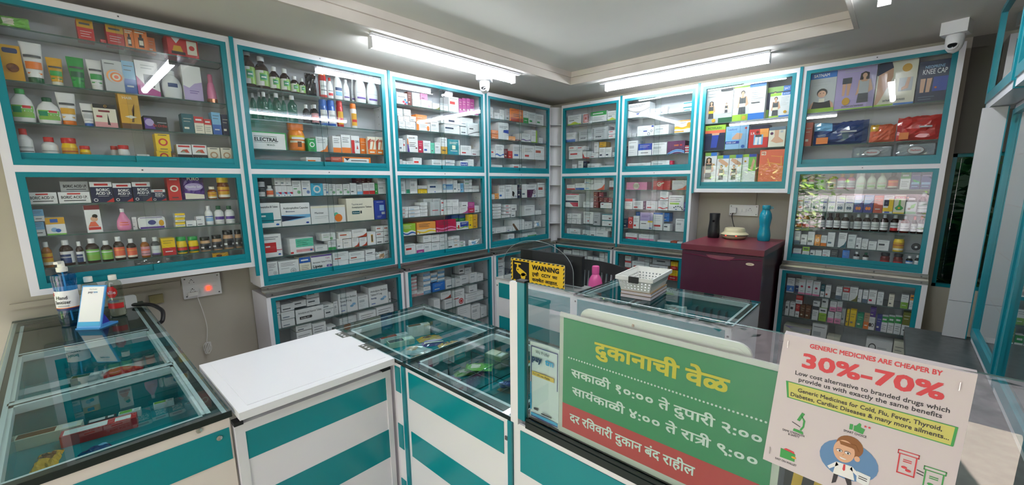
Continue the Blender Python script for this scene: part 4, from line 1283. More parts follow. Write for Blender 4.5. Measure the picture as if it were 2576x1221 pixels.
def X_redpanel(f): f.r(.0, .2, .7, .64, 'red'); f.ln(.05, .85, .86, 2, .08, 'dgrey'); f.r(.1, .44, .35, .5, 'white'); f.r(.5, .28, 1, .31, 'crimson'); f.c(.84, .1, .08, 'blue', ry=.05)
def X_greenpink(f): f.r(.24, .42, 1, .96, 'mint'); f.r(.24, .1, 1, .28, 'rose'); f.ln(.3, .8, .8, 3, .12, 'dkgreen'); f.r(.0, .05, .12, .16, 'red'); f.c(.88, .18, .08, 'blue', ry=.06)
def X_slot(f): f.r(.42, .2, .68, .8, 'gold'); f.r(.48, .26, .62, .74, 'dgrey'); f.ln(.1, .9, .92, 1, .1, 'grey')
def X_lipvas(f): f.r(0, .9, 1, 1, 'purple'); f.t('Cipla', .68, .72, .1, 'magenta', .25); f.t('Atorvastatin Tablets IP 10 mg', .06, .48, .11, 'dgrey', .88); f.t('Lipvas', .06, .18, .18, 'black', .45, 'l', .03); f.p('purple', [(.74, .14), (.97, .14), (.99, .22), (.97, .3), (.74, .3), (.71, .22)]); f.t('10', .79, .16, .12, 'white', .12)
def X_diam(f): f.ln(.1, .8, .62, 1, .1, 'dgrey', .05); f.c(.85, .84, .06, 'red')
def X_diam(f):
    f.ln(.1, .8, .62, 1, .1, 'dgrey', .05); f.ring(.84, .86, .07, 'red', 'white')
    for x, z, c in ((.78, .42, 'cerulean'), (.62, .24, 'crimson'), (.9, .22, 'cerulean'), (.78, .06, 'crimson')): f.p(c, [(x, z-.13), (x+.14, z), (x, z+.13), (x-.14, z)])
def X_magwave(f): f.p('magenta', [(0, .1)]+[(i/10, .2+.75*math.sin(PI*i/10)) for i in range(11)]+[(1, .1)])
def X_orcap(f): f.r(0, 0, .18, 1, 'orange'); f.c(.84, .35, .22, 'orange', ry=.33); f.ln(.25, .75, .75, 3, .16, 'dgrey')
def X_lidbox(f): f.r(.4, .32, .7, .55, 'navy'); f.r(.0, .02, 1, .05, 'grey')
def X_arc(f):
    f.ln(.1, .75, .8, 2, .12, 'grey'); f.r(.12, .48, .42, .58, 'dgrey')
    f.p('dgrey', [(i/10, .08+.3*math.sin(PI*i/20)) for i in range(11)]+[(i/10, .03+.27*math.sin(PI*i/20)) for i in reversed(range(11))])
def X_purple(f): f.p('purple', [(0, 0), (.2, 0), (.1, .4), (0, .6)]); f.p('orange', [(0, .5), (.12, .4), (.08, .75), (0, .8)]); f.t('Linum-200', .15, .82, .07, 'dgrey', .7); f.ln(.2, .8, .55, 3, .1, 'dgrey'); f.r(.75, .22, .9, .3, 'maroon')
def X_tealfull(f): f.ln(.15, .85, .78, 2, .08, 'cream', .03); f.r(.36, .34, .64, .6, 'cream'); f.ln(.2, .8, .22, 1, .1, 'white', .04); f.c(.5, .12, .06, 'blue', ry=.03); f.r(.93, 0, 1, 1, 'white')
def X_navyl(f): f.r(.05, .42, .95, .82, 'royal'); f.t('Esomep-40', .12, .52, .2, 'white', .75); f.ln(.1, .9, .25, 1, .1, 'grey')
def X_grnlow(f): f.r(0, .02, 1, .28, 'emerald'); f.r(0, .28, 1, 1, 'silver')
def X_navybar(f): f.p('silver', [(0, .6), (1, .62), (1, 1), (0, 1)]); f.r(.16, .38, .56, .5, 'dkblue'); f.ln(.1, .7, .82, 2, .1, 'dgrey'); f.c(.5, .08, .05, 'blue', ry=.04)
def X_bluehalf(f): f.r(0, .2, 1, .62, 'skyl'); f.c(.2, .42, .12, 'white'); f.ln(.3, .9, .48, 1, .1, 'blue', .06); f.ln(.1, .9, .85, 2, .1, 'grey')
def X_greyred(f): f.r(0, 0, 1, 1, 'silver'); f.ln(.2, .8, .36, 1, .1, 'red', .05); f.ln(.2, .8, .75, 2, .1, 'grey')
def wv(f, c1, c2, c3): f.wave(0, .36, .07, c1, 2.2); f.wave(0, .24, .07, c2, 2.0); f.wave(0, .12, .06, c3, 1.8); f.ln(.1, .7, .84, 3, .11, 'dgrey' if c3 != 'white' else 'cream', .03)
def X_wavegreen(f): wv(f, 'white', 'blue', 'white')
def X_waveorange(f): f.r(0, 0, 1, .38, 'cream'); wv(f, 'cream', 'yellow', 'cream'); f.c(.12, .1, .05, 'crimson')
def X_wavepink(f): f.r(0, 0, 1, .3, 'pink'); wv(f, 'pink', 'crimson', 'pink'); f.c(.1, .1, .05, 'crimson')
def X_wavewhite(f): f.r(.3, .35, 1, .95, 'royal'); f.wave(.2, .34, .08, 'grass', 2.0); f.r(.1, .15, .22, .6, 'red'); f.ln(.4, .9, .8, 2, .12, 'white', .04)
def X_oblur(f): f.r(0, 0, 1, .3, 'rust'); f.p('rust', [(.05, .8), (.5, .9), (.95, .8), (.95, .86), (.5, .97), (.05, .86)]); f.ln(.2, .9, .55, 2, .14, 'redbr', .05)
def X_bluec(f): f.p('royal', [(.45, .42), (1, .38), (1, .6), (.5, .58)]); f.ln(.1, .9, .76, 2, .08, 'dgrey'); f.r(0, .0, 1, .02, 'grey')
def X_limeside(f): f.r(.75, 0, 1, 1, 'lime'); f.r(0, 0, 1, .06, 'lime'); f.ln(.1, .7, .8, 3, .12, 'dgrey')
def X_blackc(f): f.p('black', [(0, .2)]+[(.45*math.sin(PI*i/12), .35+.32*math.cos(PI*i/12)*.6) for i in range(7)]+[(.3, .1)]); f.r(.3, .12, .8, .22, 'silver'); f.c(.72, .1, .09, 'blue', ry=.05)
def X_magtri(f): f.p('plum', [(0, 0), (.45, 0), (.72, .6), (0, .6)]); f.ring(.72, .42, .18, 'plum', 'white'); f.c(.72, .42, .06, 'plum'); f.ln(.08, .8, .86, 2, .1, 'dgrey'); f.c(.78, .1, .07, 'blue', ry=.05)
def X_dkedge(f): f.p('brown', [(0, .7), (.12, .7), (.5, 0), (.3, 0), (0, .55)]); f.ln(.4, .9, .5, 1, .1, 'grey', .03)
def X_lime(f): f.ln(.1, .9, .82, 3, .12, 'dgrey'); f.r(.1, .42, .5, .48, 'black'); f.wave(0, .2, .1, 'ygr', 3.6); f.wave(0, .12, .05, 'lime', 2.6)
def X_redframe(f): f.r(.1, .08, .85, .92, 'rust'); f.r(.18, .16, .77, .84, 'rose'); f.c(.48, .5, .16, 'rust'); f.r(.86, 0, 1, 1, 'maroon')
def X_redbase(f): f.p('red', [(0, 0), (1, 0), (1, .1), (.3, .16), (0, .8)]); f.ln(.3, .9, .7, 2, .14, 'grey')
def X_smile(f):
    f.p('dgrey', [(i/14, .62-.22*math.sin(PI*i/14)) for i in range(15)]+[(i/14, .58-.22*math.sin(PI*i/14)) for i in reversed(range(15))])
    f.ln(.1, .8, .84, 2, .09, 'dgrey', .03); f.p('royal', [(.38, .26), (.58, .3), (.5, .18)]); f.ln(.35, .6, .33, 1, .1, 'dgrey'); f.c(.9, .2, .07, 'royal', ry=.04)
def X_tealbars(f): f.r(0, .82, 1, .95, 'tealc'); f.r(0, .36, 1, .48, 'tealc'); f.r(.1, .08, .8, .16, 'tealc'); f.ln(.1, .8, .65, 1, .1, 'grey')
def X_gears(f): f.ln(.08, .75, .84, 3, .13, 'grey'); f.r(.38, .42, .6, .52, 'royal'); f.ring(.86, .45, .12, 'slate', 'white'); f.ring(.7, .18, .14, 'slate', 'white'); f.r(.86, .82, .98, .96, 'royal')
def X_goldw(f): f.wave(.36, .5, .06, 'gold', .6); f.wave(.3, .38, .05, 'yellow', .6); f.c(.92, .6, .2, 'gold'); f.r(0, .06, .6, .16, 'gold'); f.r(0, .92, 1, 1, 'orangel'); f.ln(.1, .7, .78, 1, .1, 'dgrey')
def X_had(f):
    for k, c in ((0, 'sky'), (.06, 'blue'), (.12, 'skyl')): f.p(c, [(i/10, .04+.3*math.sin(PI*i/12)-k) for i in range(11)]+[(i/10, .0+.26*math.sin(PI*i/12)-k) for i in reversed(range(11))])
    f.t('HAD', .4, .6, .12, 'orange', .3, 'l', .03); f.r(.72, .6, .86, .72, 'red')
def X_navymag(f): f.ln(.1, .8, .78, 2, .1, 'dgrey', .03); f.r(0, .36, .95, .48, 'navy'); f.p('crimson', [(.3, .34), (.95, .34), (.95, .04), (.6, .04)]); f.r(0, .93, 1, 1, 'crimson')
def heart(f, x, z, r, c): f.p(c, [(x, z-r*1.4), (x+r, z), (x+r*.6, z+r*.7), (x, z+r*.3), (x-r*.6, z+r*.7), (x-r, z)])
def X_redheart(f): heart(f, .18, .72, .12, 'maroon'); f.ln(.3, .9, .5, 2, .15, 'dgrey')
def X_redheart2(f): f.ln(.1, .8, .86, 2, .1, 'dgrey', .03); heart(f, .5, .32, .08, 'red'); f.r(0, 0, 1, .08, 'dgrey'); f.ln(.3, .7, .55, 1, .1, 'red')
def X_redheart3(f): heart(f, .5, .74, .07, 'red'); f.ln(.1, .9, .5, 3, .09, 'dgrey', .03); f.r(.05, .06, .25, .14, 'red')
def X_tealheart(f): f.r(0, .88, 1, 1, 'tealc'); heart(f, .76, .34, .12, 'redbr'); f.ln(.1, .6, .6, 2, .15, 'dgrey')
def X_pinkdisc(f): f.c(.49, .5, .5, 'pinkl'); f.c(.49, .5, .44, 'cream'); f.ln(.34, .66, .64, 3, .14, 'olive', .05)
def X_redswirl(f): f.r(0, .82, 1, 1, 'redbr'); f.ring(.36, .5, .2, 'cream', 'red'); f.p('cream', [(.3, .36), (.66, .62), (.6, .7), (.26, .46)])
def X_limebar(f):
    f.ln(.08, .85, .84, 3, .12, 'dgrey', .03); f.r(.08, .4, .7, .52, 'lime')
    for i in range(6): f.c(.62+.3*math.cos(.5*i), .08+.2*math.sin(.5*i), .045, 'dgrey')
    f.c(.52, .08, .06, 'blue', ry=.03)
def X_lilacbox(f): f.r(0, .5, 1, 1, 'lilac'); f.r(.62, .42, 1, .52, 'yellow'); f.ln(.12, .8, .82, 2, .08, 'purple'); f.ln(.1, .5, .32, 1, .1, 'dgrey', .04); f.c(.84, .08, .12, 'royal', ry=.04)
def X_bluetop(f): f.r(0, .9, 1, 1, 'cerulean'); f.ln(.1, .85, .78, 3, .12, 'grey'); f.r(.06, .2, .8, .3, 'red'); f.ln(.1, .7, .1, 1, .1, 'grey')
def beltcard(f, lab=True): f.ln(.55, .95, .78, 4, .07, 'grey', .012)
def X_belt1(f): f.r(0, 0, .5, .14, 'grey'); f.r(.5, 0, 1, .14, 'dkgreen'); f.woman(.22, .14, .5, long=True, belt='yellow'); f.r(.6, .26, .96, .56, 'white'); f.woman(.78, .27, .28, belt='cream'); f.c(.34, .08, .07, 'gold'); f.ln(.1, .45, .84, 2, .08, 'grey', .015); f.r(.55, .88, .98, .95, 'black')
def X_belt2(f): f.r(0, .93, .5, 1, 'lime'); f.r(.5, .9, 1, 1, 'cerulean'); f.r(0, 0, .5, .18, 'lime'); f.r(.5, 0, 1, .18, 'cerulean'); f.woman(.3, .19, .66, belt='cream'); f.c(.38, .08, .07, 'gold'); f.ln(.56, .95, .8, 6, .055, 'grey', .01); f.r(.58, .46, .84, .48, 'black')
def X_belt3(f): f.r(0, .88, .55, 1, 'lime'); f.r(.6, .88, 1, 1, 'cerulean'); f.r(0, 0, .5, .07, 'lime'); f.r(.5, 0, 1, .07, 'cerulean'); f.woman(.3, .07, .78, belt='cream'); f.c(.8, .2, .08, 'gold'); f.ln(.56, .95, .78, 6, .06, 'grey', .012); f.t('SATNAM', .66, .91, .055, 'white', .3)
def X_belt4(f): f.r(0, .84, .7, 1, 'grass'); f.r(.7, .84, 1, 1, 'cerulean'); f.r(0, .0, .12, .3, 'grass'); f.c(.35, .8, .09, 'hair'); f.c(.35, .78, .07, 'skin'); f.t('SAT', .74, .88, .07, 'white', .22)
def X_acti(f): f.r(0, 0, 1, .68, 'navy'); f.r(0, .68, 1, .8, 'coral'); f.t('ACTIFLASH', .12, .85, .075, 'dkgreen', .8); f.p('royal', [(.32, .1), (.62, .1), (.7, .66), (.36, .66)]); f.p('skin', [(.36, .6), (.7, .6), (.72, .68), (.34, .68)])
def X_knee(f): f.t('Leeford', .1, .82, .08, 'blue', .45); f.p('sky', [(0, .35), (.7, .35), (.7, .78), (0, .78)]); f.r(.28, .4, .9, .72, 'skyl'); f.p('skin', [(.3, .5), (.5, .7), (.75, .66), (.7, .42), (.3, .42)]); f.r(0, .24, .62, .35, 'royal'); f.t('KNEE CAP', .06, .26, .06, 'white', .5); f.c(.8, .1, .08, 'blue'); f.c(.88, .88, .05, 'red')
def X_redstock(f): f.p('orangel', [(.6, .55), (1, .55), (1, 1), (.55, 1)]); f.r(.26, .16, .74, .7, 'sky'); f.p('white', [(.32, .16), (.46, .16), (.5, .55), (.34, .62)]); f.p('white', [(.54, .18), (.66, .18), (.66, .6), (.52, .55)]); f.r(.34, .58, .66, .7, 'dgrey'); f.c(.44, .84, .08, 'redbr'); f.t('S.R.', .08, .72, .12, 'white', .25)
def X_foot(f): f.r(0, .84, 1, 1, 'slate'); f.p('skin', [(.35, .84), (.62, .84), (.6, .5), (.92, .3), (.9, .22), (.5, .18), (.15, .3), (.36, .5)]); f.c(.18, .68, .1, 'plum'); f.r(.7, .7, .86, .8, 'grey')
def sleeve(f, kind):
    f.r(0, .88, .5, 1, 'grass'); f.r(.5, .88, 1, 1, 'cerulean')
    if kind == 1: f.woman(.35, .1, .74, long=True)
    else: f.p('skin', [(.1, .8), (.5, .66), (.95, .6), (.95, .7), (.5, .84), (.2, .88)]); f.woman(.4, .1, .55)
    f.c(.8, .6, .07, 'gold'); f.ln(.55, .95, .4, 3, .06, 'grey', .015)
def X_sleeve1(f): sleeve(f, 1)
def X_sleeve2(f): sleeve(f, 2)
def X_sleeve3(f): sleeve(f, 3)
def X_sleeve4(f): f.r(0, .9, .45, 1, 'lime'); f.r(.45, .9, 1, 1, 'royal'); f.r(.45, .4, 1, .9, 'lgreen'); f.p('skin', [(.6, .45), (.78, .42), (.92, .75), (.8, .86), (.7, .7)]); f.c(.2, .75, .08, 'gold')
def X_oranat(f):
    f.r(.06, .84, .24, .95, 'cream'); f.t('MB', .08, .86, .07, 'rust', .14, 'l', .03)
    for q in ([(.3, .72), (.34, .74), (.46, .5), (.42, .48)], [(.45, .8), (.9, .76), (.9, .78), (.45, .82)], [(.3, .6), (.85, .52), (.85, .55), (.3, .63)], [(.82, .8), (.86, .8), (.9, .5), (.86, .5)]): f.p('orangel', q)
    f.r(.5, .0, 1, .5, 'coral')
def X_collar(f): f.r(0, .84, 1, 1, 'cerulean'); f.t('SATNAM', .12, .88, .07, 'white', .6, 'l', .02); f.ln(.15, .8, .74, 2, .07, 'grey', .015); f.p('black', [(.12, .1), (.9, .1), (.82, .28), (.62, .25), (.4, .25), (.2, .28)]); f.p('skin', [(.0, .08), (.12, .08), (.2, .28), (.1, .22)]); f.p('skin', [(1, .08), (.9, .08), (.82, .28), (.95, .2)]); f.r(.4, .25, .62, .34, 'cream'); f.c(.5, .48, .2, 'hair'); f.c(.5, .45, .16, 'skin'); f.c(.44, .47, .018, 'hair'); f.c(.56, .47, .018, 'hair'); f.r(.46, .375, .55, .39, 'rose'); f.r(0, 0, 1, .1, 'lime')
def X_lilacleg(f): f.p('skin', [(.18, .34), (.24, .34), (.27, .66), (.17, .68)]); f.p('skin', [(.3, .34), (.36, .34), (.4, .68), (.28, .66)]); f.r(.16, .62, .4, .76, 'dgrey'); f.woman(.72, .14, .72, top='grey', belt='grey', bottom='dgrey', long=True); f.p('gold', ellipse(.3, .2, .1, .09)); f.ln(.2, .8, .93, 2, .05, 'grey', .012); f.t('SATNAM ENTERPRISES', .2, .06, .035, 'dgrey', .56); f.r(0, 0, 1, .03, 'lime')
def X_bigleg(f): f.p('navy', [(0, 1), (.34, 1), (.4, .86), (.06, .7), (0, .72)]); f.p('skin', [(.04, .72), (.4, .86), (.42, .66), (.16, .16), (.05, .02), (0, .02), (.04, .3)]); f.p('gold', ellipse(.74, .82, .12, .09)); f.r(.58, .3, .92, .6, 'grey'); f.p('skin', [(.78, .6), (.86, .6), (.82, .36), (.66, .32), (.66, .38), (.74, .42)]); f.t('SATNAM ENTERPRISES', .22, .1, .04, 'dgrey', .56, 'l', .02); f.r(0, 0, .5, .04, 'lime'); f.r(.5, 0, 1, .04, 'cerulean')
def X_kneecap(f): f.t('NEOPRENE', .2, .82, .07, 'skyl', .6); f.t('KNEE CAP', .14, .68, .12, 'white', .75); f.r(.5, .25, 1, .6, 'royal'); f.p('skin', [(.12, .24), (.24, .24), (.26, .58), (.1, .58)]); f.p('skin', [(.3, .24), (.42, .24), (.46, .58), (.3, .58)]); f.c(.6, .34, .04, 'orange'); f.ln(.1, .6, .12, 2, .06, 'slate', .015)
def X_bluepk(f): f.r(0, .86, 1, .92, 'indigo'); f.ln(.1, .9, .78, 1, .1, 'lilac', .06); f.r(.1, .28, .9, .42, 'skyl'); f.ln(.15, .8, .14, 1, .1, 'skyl', .06)
def lungs(f, c): f.c(.36, .24, .16, c, ry=.24); f.c(.64, .24, .16, c, ry=.24); f.c(.5, .4, .05, c)
def X_lung(f): f.ln(.12, .85, .9, 3, .07, 'grey', .02); f.r(.1, .56, .9, .61, 'royal'); lungs(f, 'slate')
def X_lungr(f): f.ln(.12, .85, .9, 3, .07, 'grey', .02); f.r(.1, .62, .9, .68, 'red'); lungs(f, 'coral')
def X_lungb(f): f.p('indigo', [(0, 0), (1, 0), (1, .72), (.6, .5), (0, .46)]); f.ln(.12, .85, .84, 2, .1, 'white', .02); lungs(f, 'orange')
def X_yelwin(f): f.p('yellow', [(0, .1), (1, .1), (1, .8), (.5, .8), (.5, .3), (0, .3)]); f.r(.06, .4, .55, .74, 'navy'); f.c(.3, .56, .1, 'slate'); f.r(.2, .02, .7, .1, 'royal'); f.ln(.2, .85, .9, 1, .1, 'dgrey')
def X_adulsa(f): f.r(0, .8, 1, .92, 'red'); f.t('ADULSA', .1, .82, .07, 'white', .8, 'l', .02); f.p('lgreen', [(.4, .3), (.62, .3), (.6, .75), (.42, .75)]); f.p('green', [(.1, .3), (.5, .5), (.9, .3), (.7, .18), (.3, .18)]); f.c(.5, .3, .12, 'gold'); f.r(0, 0, 1, .06, 'yellow')
def X_leafbox(f): f.r(0, .7, 1, 1, 'black'); f.r(.2, .82, .8, .92, 'white'); f.p('orange', [(.0, .92), (.2, .92), (.1, 1)]); f.p('lgreen', [(.4, .3), (.8, .35), (.9, .62), (.5, .5)]); f.c(.35, .3, .14, 'brown'); f.r(0, 0, 1, .14, 'green')
def X_bluemt(f): f.r(0, .06, 1, .46, 'cerulean'); f.p('skyl', [(.3, .12), (.85, .12), (.6, .4)]); f.p('white', [(.42, .2), (.7, .2), (.58, .32)]); f.ln(.1, .8, .84, 3, .1, 'dgrey')
def X_pinkdot(f): f.r(0, 0, 1, .1, 'pink'); f.c(.48, .52, .2, 'crimson'); f.ln(.15, .85, .88, 2, .07, 'rose', .02); f.ln(.3, .7, .2, 1, .1, 'dgrey', .02)
def X_blackdisc(f): f.p('black', ellipse(.34, .38, .22, .16)); f.p('dgrey', ellipse(.7, .38, .2, .16)); f.p('white', ellipse(.7, .38, .1, .1)); f.ln(.2, .8, .84, 2, .1, 'grey')
def X_soap(f): f.p('lilac', [(0, 1), (.5, .7), (1, .95), (1, 1)]); f.p('silver', ellipse(.6, .85, .38, .14)); f.r(.0, .4, 1, .42, 'grey')
def X_oval(f): f.p('dgrey', ellipse(.25, .6, .15, .2)); f.p('white', ellipse(.25, .6, .11, .14)); f.ln(.45, .8, .6, 1, .1, 'grey', .05)
def X_amlo(f): f.t('Amlodipine Besilate', .08, .72, .1, 'dgrey', .86); f.t('Tablets IP 5 mg', .08, .54, .1, 'dgrey', .6); f.t('Amdip', .08, .36, .09, 'dkblue', .3, 'l', .02); f.p('skyd', ellipse(.68, .28, .1, .06)); f.p('skyl', ellipse(.8, .36, .1, .06)); f.ln(.1, .3, .1, 1, .1, 'blue', .04)
def X_amlolow(f): f.t('Amlodipine and Atenolol Tablets', .08, .66, .14, 'dgrey', .84); f.p('black', [(.12, .26), (.54, .26), (.57, .36), (.54, .46), (.12, .46)]); f.t('Amdip AT', .16, .31, .1, 'white', .34)
def X_greyblk(f): f.r(.24, .42, .72, .62, 'dgrey')
XBASE = dict(ayur='orange', redwin='red', ripple='silver', pinkwin='white', lilac='white', cream='cream', goldhair='gold', ortho='black', boricg='grey', boricn='navy', mati='white', electral='green', ors='cream', bluebox='royal', tealfull='tealc', greyred='silver',
  wavegreen='lime', waveorange='orangel', wavepink='crimson', oblur='orange', had='plum', pinkdisc='pink', redswirl='red', belt1='silver', belt4='navy', acti='lime', knee='skyl', redstock='red', foot='cream', oranat='coral', collar='silver', lilacleg='lilac', bigleg='cream', kneecap='navy', bluepk='indigo', lungb='skyl', adulsa='cream', pinkdot='pearl', soap='cream', greyblk='silver', taurine='cream')
def carton_mesh(style, w, h, d):
    b = MB(); f = Front(b, w, h); a = style.split(':')
    if a[0] == 'X': base = XBASE.get(a[1], 'white')
    elif a[0] in STN: base = a[1]
    else: base = 'white'
    b.box(-w/2, w/2, 0, d, 0, h, ink(base))
    if a[0] == 'X': globals()['X_'+a[1]](f)
    elif a[0] in STN: STN[a[0]][0](f, (style, round(w, 3), round(h, 3)), a[1:])
    else: STY[a[0]][0](f, (style, round(w, 3), round(h, 3)), a[1:])
    if h > 0.018: b.box(-w/2+0.001, w/2-0.001, 0.002, 0.0026, h-0.0002, h+0.0001, ink('grey'))
    return b
def desc_of(style):
    a = style.split(':')
    if a[0] in STY: return STY[a[0]][1].format(*[word(c) for c in a[1:]])
    return STN[a[0]][1].format(*[word(c) for c in a[1:]])

LABELSPEC = dict(  # bands on a wrapped label, bottom to top, as fractions of label height
  white=[(0, 1, 'white'), (.3, .36, 'dgrey'), (.55, .68, 'grey')], none=[], green=[(0, 1, 'lgreen'), (.1, .5, 'grass'), (.75, .85, 'white')],
  detol=[(0, 1, 'white')], navyw=[(0, 1, 'navyo'), (.75, 1, 'white'), (.45, .55, 'grey')], yellow=[(0, 1, 'gold'), (0, .25, 'cream'), (.6, .7, 'rust')],
  orange=[(0, 1, 'coral'), (0, .2, 'cream'), (.7, .8, 'orangel')], rose=[(0, 1, 'rose'), (.55, .7, 'coral'), (.2, .26, 'dgrey')], lilac=[(0, 1, 'pearl'), (0, .14, 'purple'), (.14, .2, 'lilac'), (.55, .6, 'grey')],
  purple=[(0, 1, 'white'), (.35, .7, 'purple'), (.1, .16, 'grey')], skyl=[(0, 1, 'white'), (.2, .6, 'skyl'), (.7, .8, 'blue')], redw=[(0, 1, 'white'), (0, .35, 'red'), (.6, .68, 'dgrey')],
  skyn=[(0, 1, 'white'), (0, .4, 'sky'), (.5, .8, 'navyo')], sage=[(0, 1, 'sage'), (.0, .12, 'coral'), (.5, .6, 'white')], gold=[(0, 1, 'gold'), (.3, .5, 'red')], blue=[(0, 1, 'cerulean'), (.5, .8, 'white')],
  black=[(0, 1, 'dgrey'), (.3, .5, 'white')], greenlow=[(0, 1, 'palegr'), (0, .24, 'lgreen'), (.6, .68, 'rose'), (.42, .46, 'sage')], navyo=[(.2, .8, 'navyo')], cream=[(0, 1, 'cream'), (.4, .6, 'gold')],
  red=[(0, 1, 'red'), (.4, .6, 'white')], redbr=[(0, 1, 'redbr'), (.3, .6, 'red')], ygr=[(0, 1, 'dkgreen'), (.65, 1, 'yellow'), (.25, .6, 'red')], tan=[(0, 1, 'tan')], orangel=[(0, .75, 'orange'), (.45, .6, 'cream'), (.75, 1, 'yellow')], grey=[(0, 1, 'grey'), (0, .3, 'blue')])
def wrap_label(b, spec, r, z0, z1, sx=1.0, sy=1.0, cy=0.0, a=82):
    for k, (p, q, c) in enumerate(LABELSPEC.get(spec, [(0, 1, spec)])):
        b.arc(r+0.0004+0.0003*k, z0+(z1-z0)*p, z0+(z1-z0)*q, ink(c), -a if k == 0 else -a*.8, a if k == 0 else a*.8, 0, cy, sx, sy)
def bottle_stuff(c):
    if c == 'aqua': return clear('mouthwash_liquid', 'a5ddd0', 0.02, 1.6)
    if c == 'clearl': return clear('clear_plastic', 'dfe3da', 0.05, 1.6)
    if c in ('amber', 'dbrown', 'honey', 'black', 'redbr'): return mat(c, None, 0.16)
    return mat(c, None, 0.3)
def part(name, b, parent): return b.build(name, parent)
def make_bottle(name, w, h, a):
    r = w/2; body, cap, lab = a; ch = min(.16*h, .02); nz = h-ch
    b = MB(); b.lathe([(r*.94, 0), (r, h*.02), (r, h*.62), (r*.96, h*.66), (r*.7, h*.74), (r*.42, h*.8), (r*.4, nz)], bottle_stuff(body), 0, r, 18); o = b.build(name)
    c = MB(); k = .5 if w < h*.5 else .62; c.lathe([(r*k, nz-.004), (r*k, h-.001), (r*k*.92, h)], ink(cap), 0, r, 16); part('cap', c, o)
    if LABELSPEC.get(lab, 1):
        l = MB(); wrap_label(l, lab, r, h*.1, h*.56, cy=r)
        if lab == 'detol': l.arc(r+.0012, h*.1, h*.56, ink('grass'), -2, 78, 0, r); l.arc(r+.0016, h*.24, h*.48, ink('lgreen'), -34, 20, 0, r); l.arc(r+.0018, h*.28, h*.44, ink('emerald'), -30, 24, 0, r); l.arc(r+.0022, h*.34, h*.38, ink('white'), -22, 16, 0, r)
        if lab == 'navyw': l.arc(r+.0016, h*.1, h*.56, ink('white'), 30, 70, 0, r)
        part('label', l, o)
    return o
def make_jar(name, w, h, a):
    r = w/2; body, lid, lab = a; lh = .24*h
    b = MB(); b.lathe([(r*.9, 0), (r*.97, h*.03), (r*.97, h*.6), (r*.86, h*.7), (r*.8, h-lh)], bottle_stuff(body), 0, r, 20); o = b.build(name)
    c = MB(); c.lathe([(r*.9, h-lh), (r*.92, h-lh*.9), (r*.92, h-.002), (r*.86, h)], bottle_stuff(lid), 0, r, 20); part('lid', c, o)
    l = MB(); wrap_label(l, lab, r*.97, h*.08, h*.56, cy=r)
    if body == 'tan': l.arc(r*.97+.0014, h*.18, h*.46, ink('black'), -26, 26, 0, r)
    if lab == 'orangel': l.arc(r*.97+.0016, h*.42, h*.5, ink('white'), -50, 50, 0, r); l.arc(r*.97+.0018, h*.14, h*.34, ink('brown'), -14, 14, 0, r)
    part('label', l, o)
    return o
def make_flat(name, w, h, a):
    r = w/2; body, cap, lab = a; sy = .5
    b = MB(); b.lathe([(r*.82, 0), (r*.9, h*.03), (r, h*.3), (r*.98, h*.5), (r*.8, h*.68), (r*.45, h*.8), (r*.36, h*.86)], bottle_stuff(body), 0, r*sy, 22, 1, sy); o = b.build(name)
    c = MB(); c.lathe([(r*.4, h*.84), (r*.42, h*.98), (r*.3, h)], ink(cap), 0, r*sy, 16, 1, sy*1.6); part('cap', c, o)
    l = MB()
    if lab == 'navyo': l.arc(r*1.0+.001, h*.4, h*.54, ink('navyo'), -26, 30, 0, r*sy, 1, sy)
    else: wrap_label(l, lab, r*.985, h*.14, h*.5, 1, sy, r*sy, 60)
    if lab == 'green': l.arc(r+.002, h*.28, h*.46, ink('emerald'), -50, -6, 0, r*sy, 1, sy); l.arc(r+.002, h*.42, h*.5, ink('red'), 0, 40, 0, r*sy, 1, sy)
    part('label', l, o)
    return o
def make_pear(name, w, h, a):
    r = w/2; body, cap, lab = a
    b = MB(); b.lathe([(r*.7, 0), (r*.95, h*.06), (r, h*.22), (r*.9, h*.44), (r*.5, h*.68), (r*.26, h*.8), (r*.22, h*.86)], mat(body, None, .2), 0, r*.6, 22, 1, .6); o = b.build(name)
    c = MB(); c.lathe([(r*.3, h*.84), (r*.3, h*.98), (r*.26, h)], ink(cap), 0, r*.6, 14); part('cap', c, o)
    l = MB(); l.arc(r*.97, h*.34, h*.38, ink('coral'), -36, 36, 0, r*.6, 1, .6); l.arc(r*1.0, h*.24, h*.28, ink('coral'), -40, 40, 0, r*.6, 1, .6); part('label', l, o)
    return o
def make_slim(name, w, h, a):
    r = w/2; body, cap, base = a
    b = MB(); b.lathe([(r*.9, h*.14), (r*.85, h*.4), (r*.6, h*.66), (r*.5, h*.7)], mat(body, None, .25), 0, r, 18); o = b.build(name)
    c = MB(); c.lathe([(r*.48, h*.68), (r*.46, h*.97), (r*.36, h)], mat('pinkl', None, .3), 0, r, 14); part('cap', c, o)
    c = MB(); c.lathe([(r, 0), (r, h*.14)], mat('copper', 'c98a6c', .2, .8), 0, r, 18); part('base_ring', c, o)
    return o
def make_can(name, w, h, a):
    r = w/2; body, cap, lab = a
    b = MB(); b.lathe([(r*.94, 0), (r, h*.02), (r, h*.76), (r*.86, h*.8)], mat(body, None, .2), 0, r, 20); o = b.build(name)
    c = MB(); c.lathe([(r*.9, h*.78), (r*.9, h*.97), (r*.8, h)], ink(cap), 0, r, 18); part('cap', c, o)
    l = MB(); wrap_label(l, lab, r, h*.1, h*.6, cy=r, a=60); part('label', l, o)
    return o
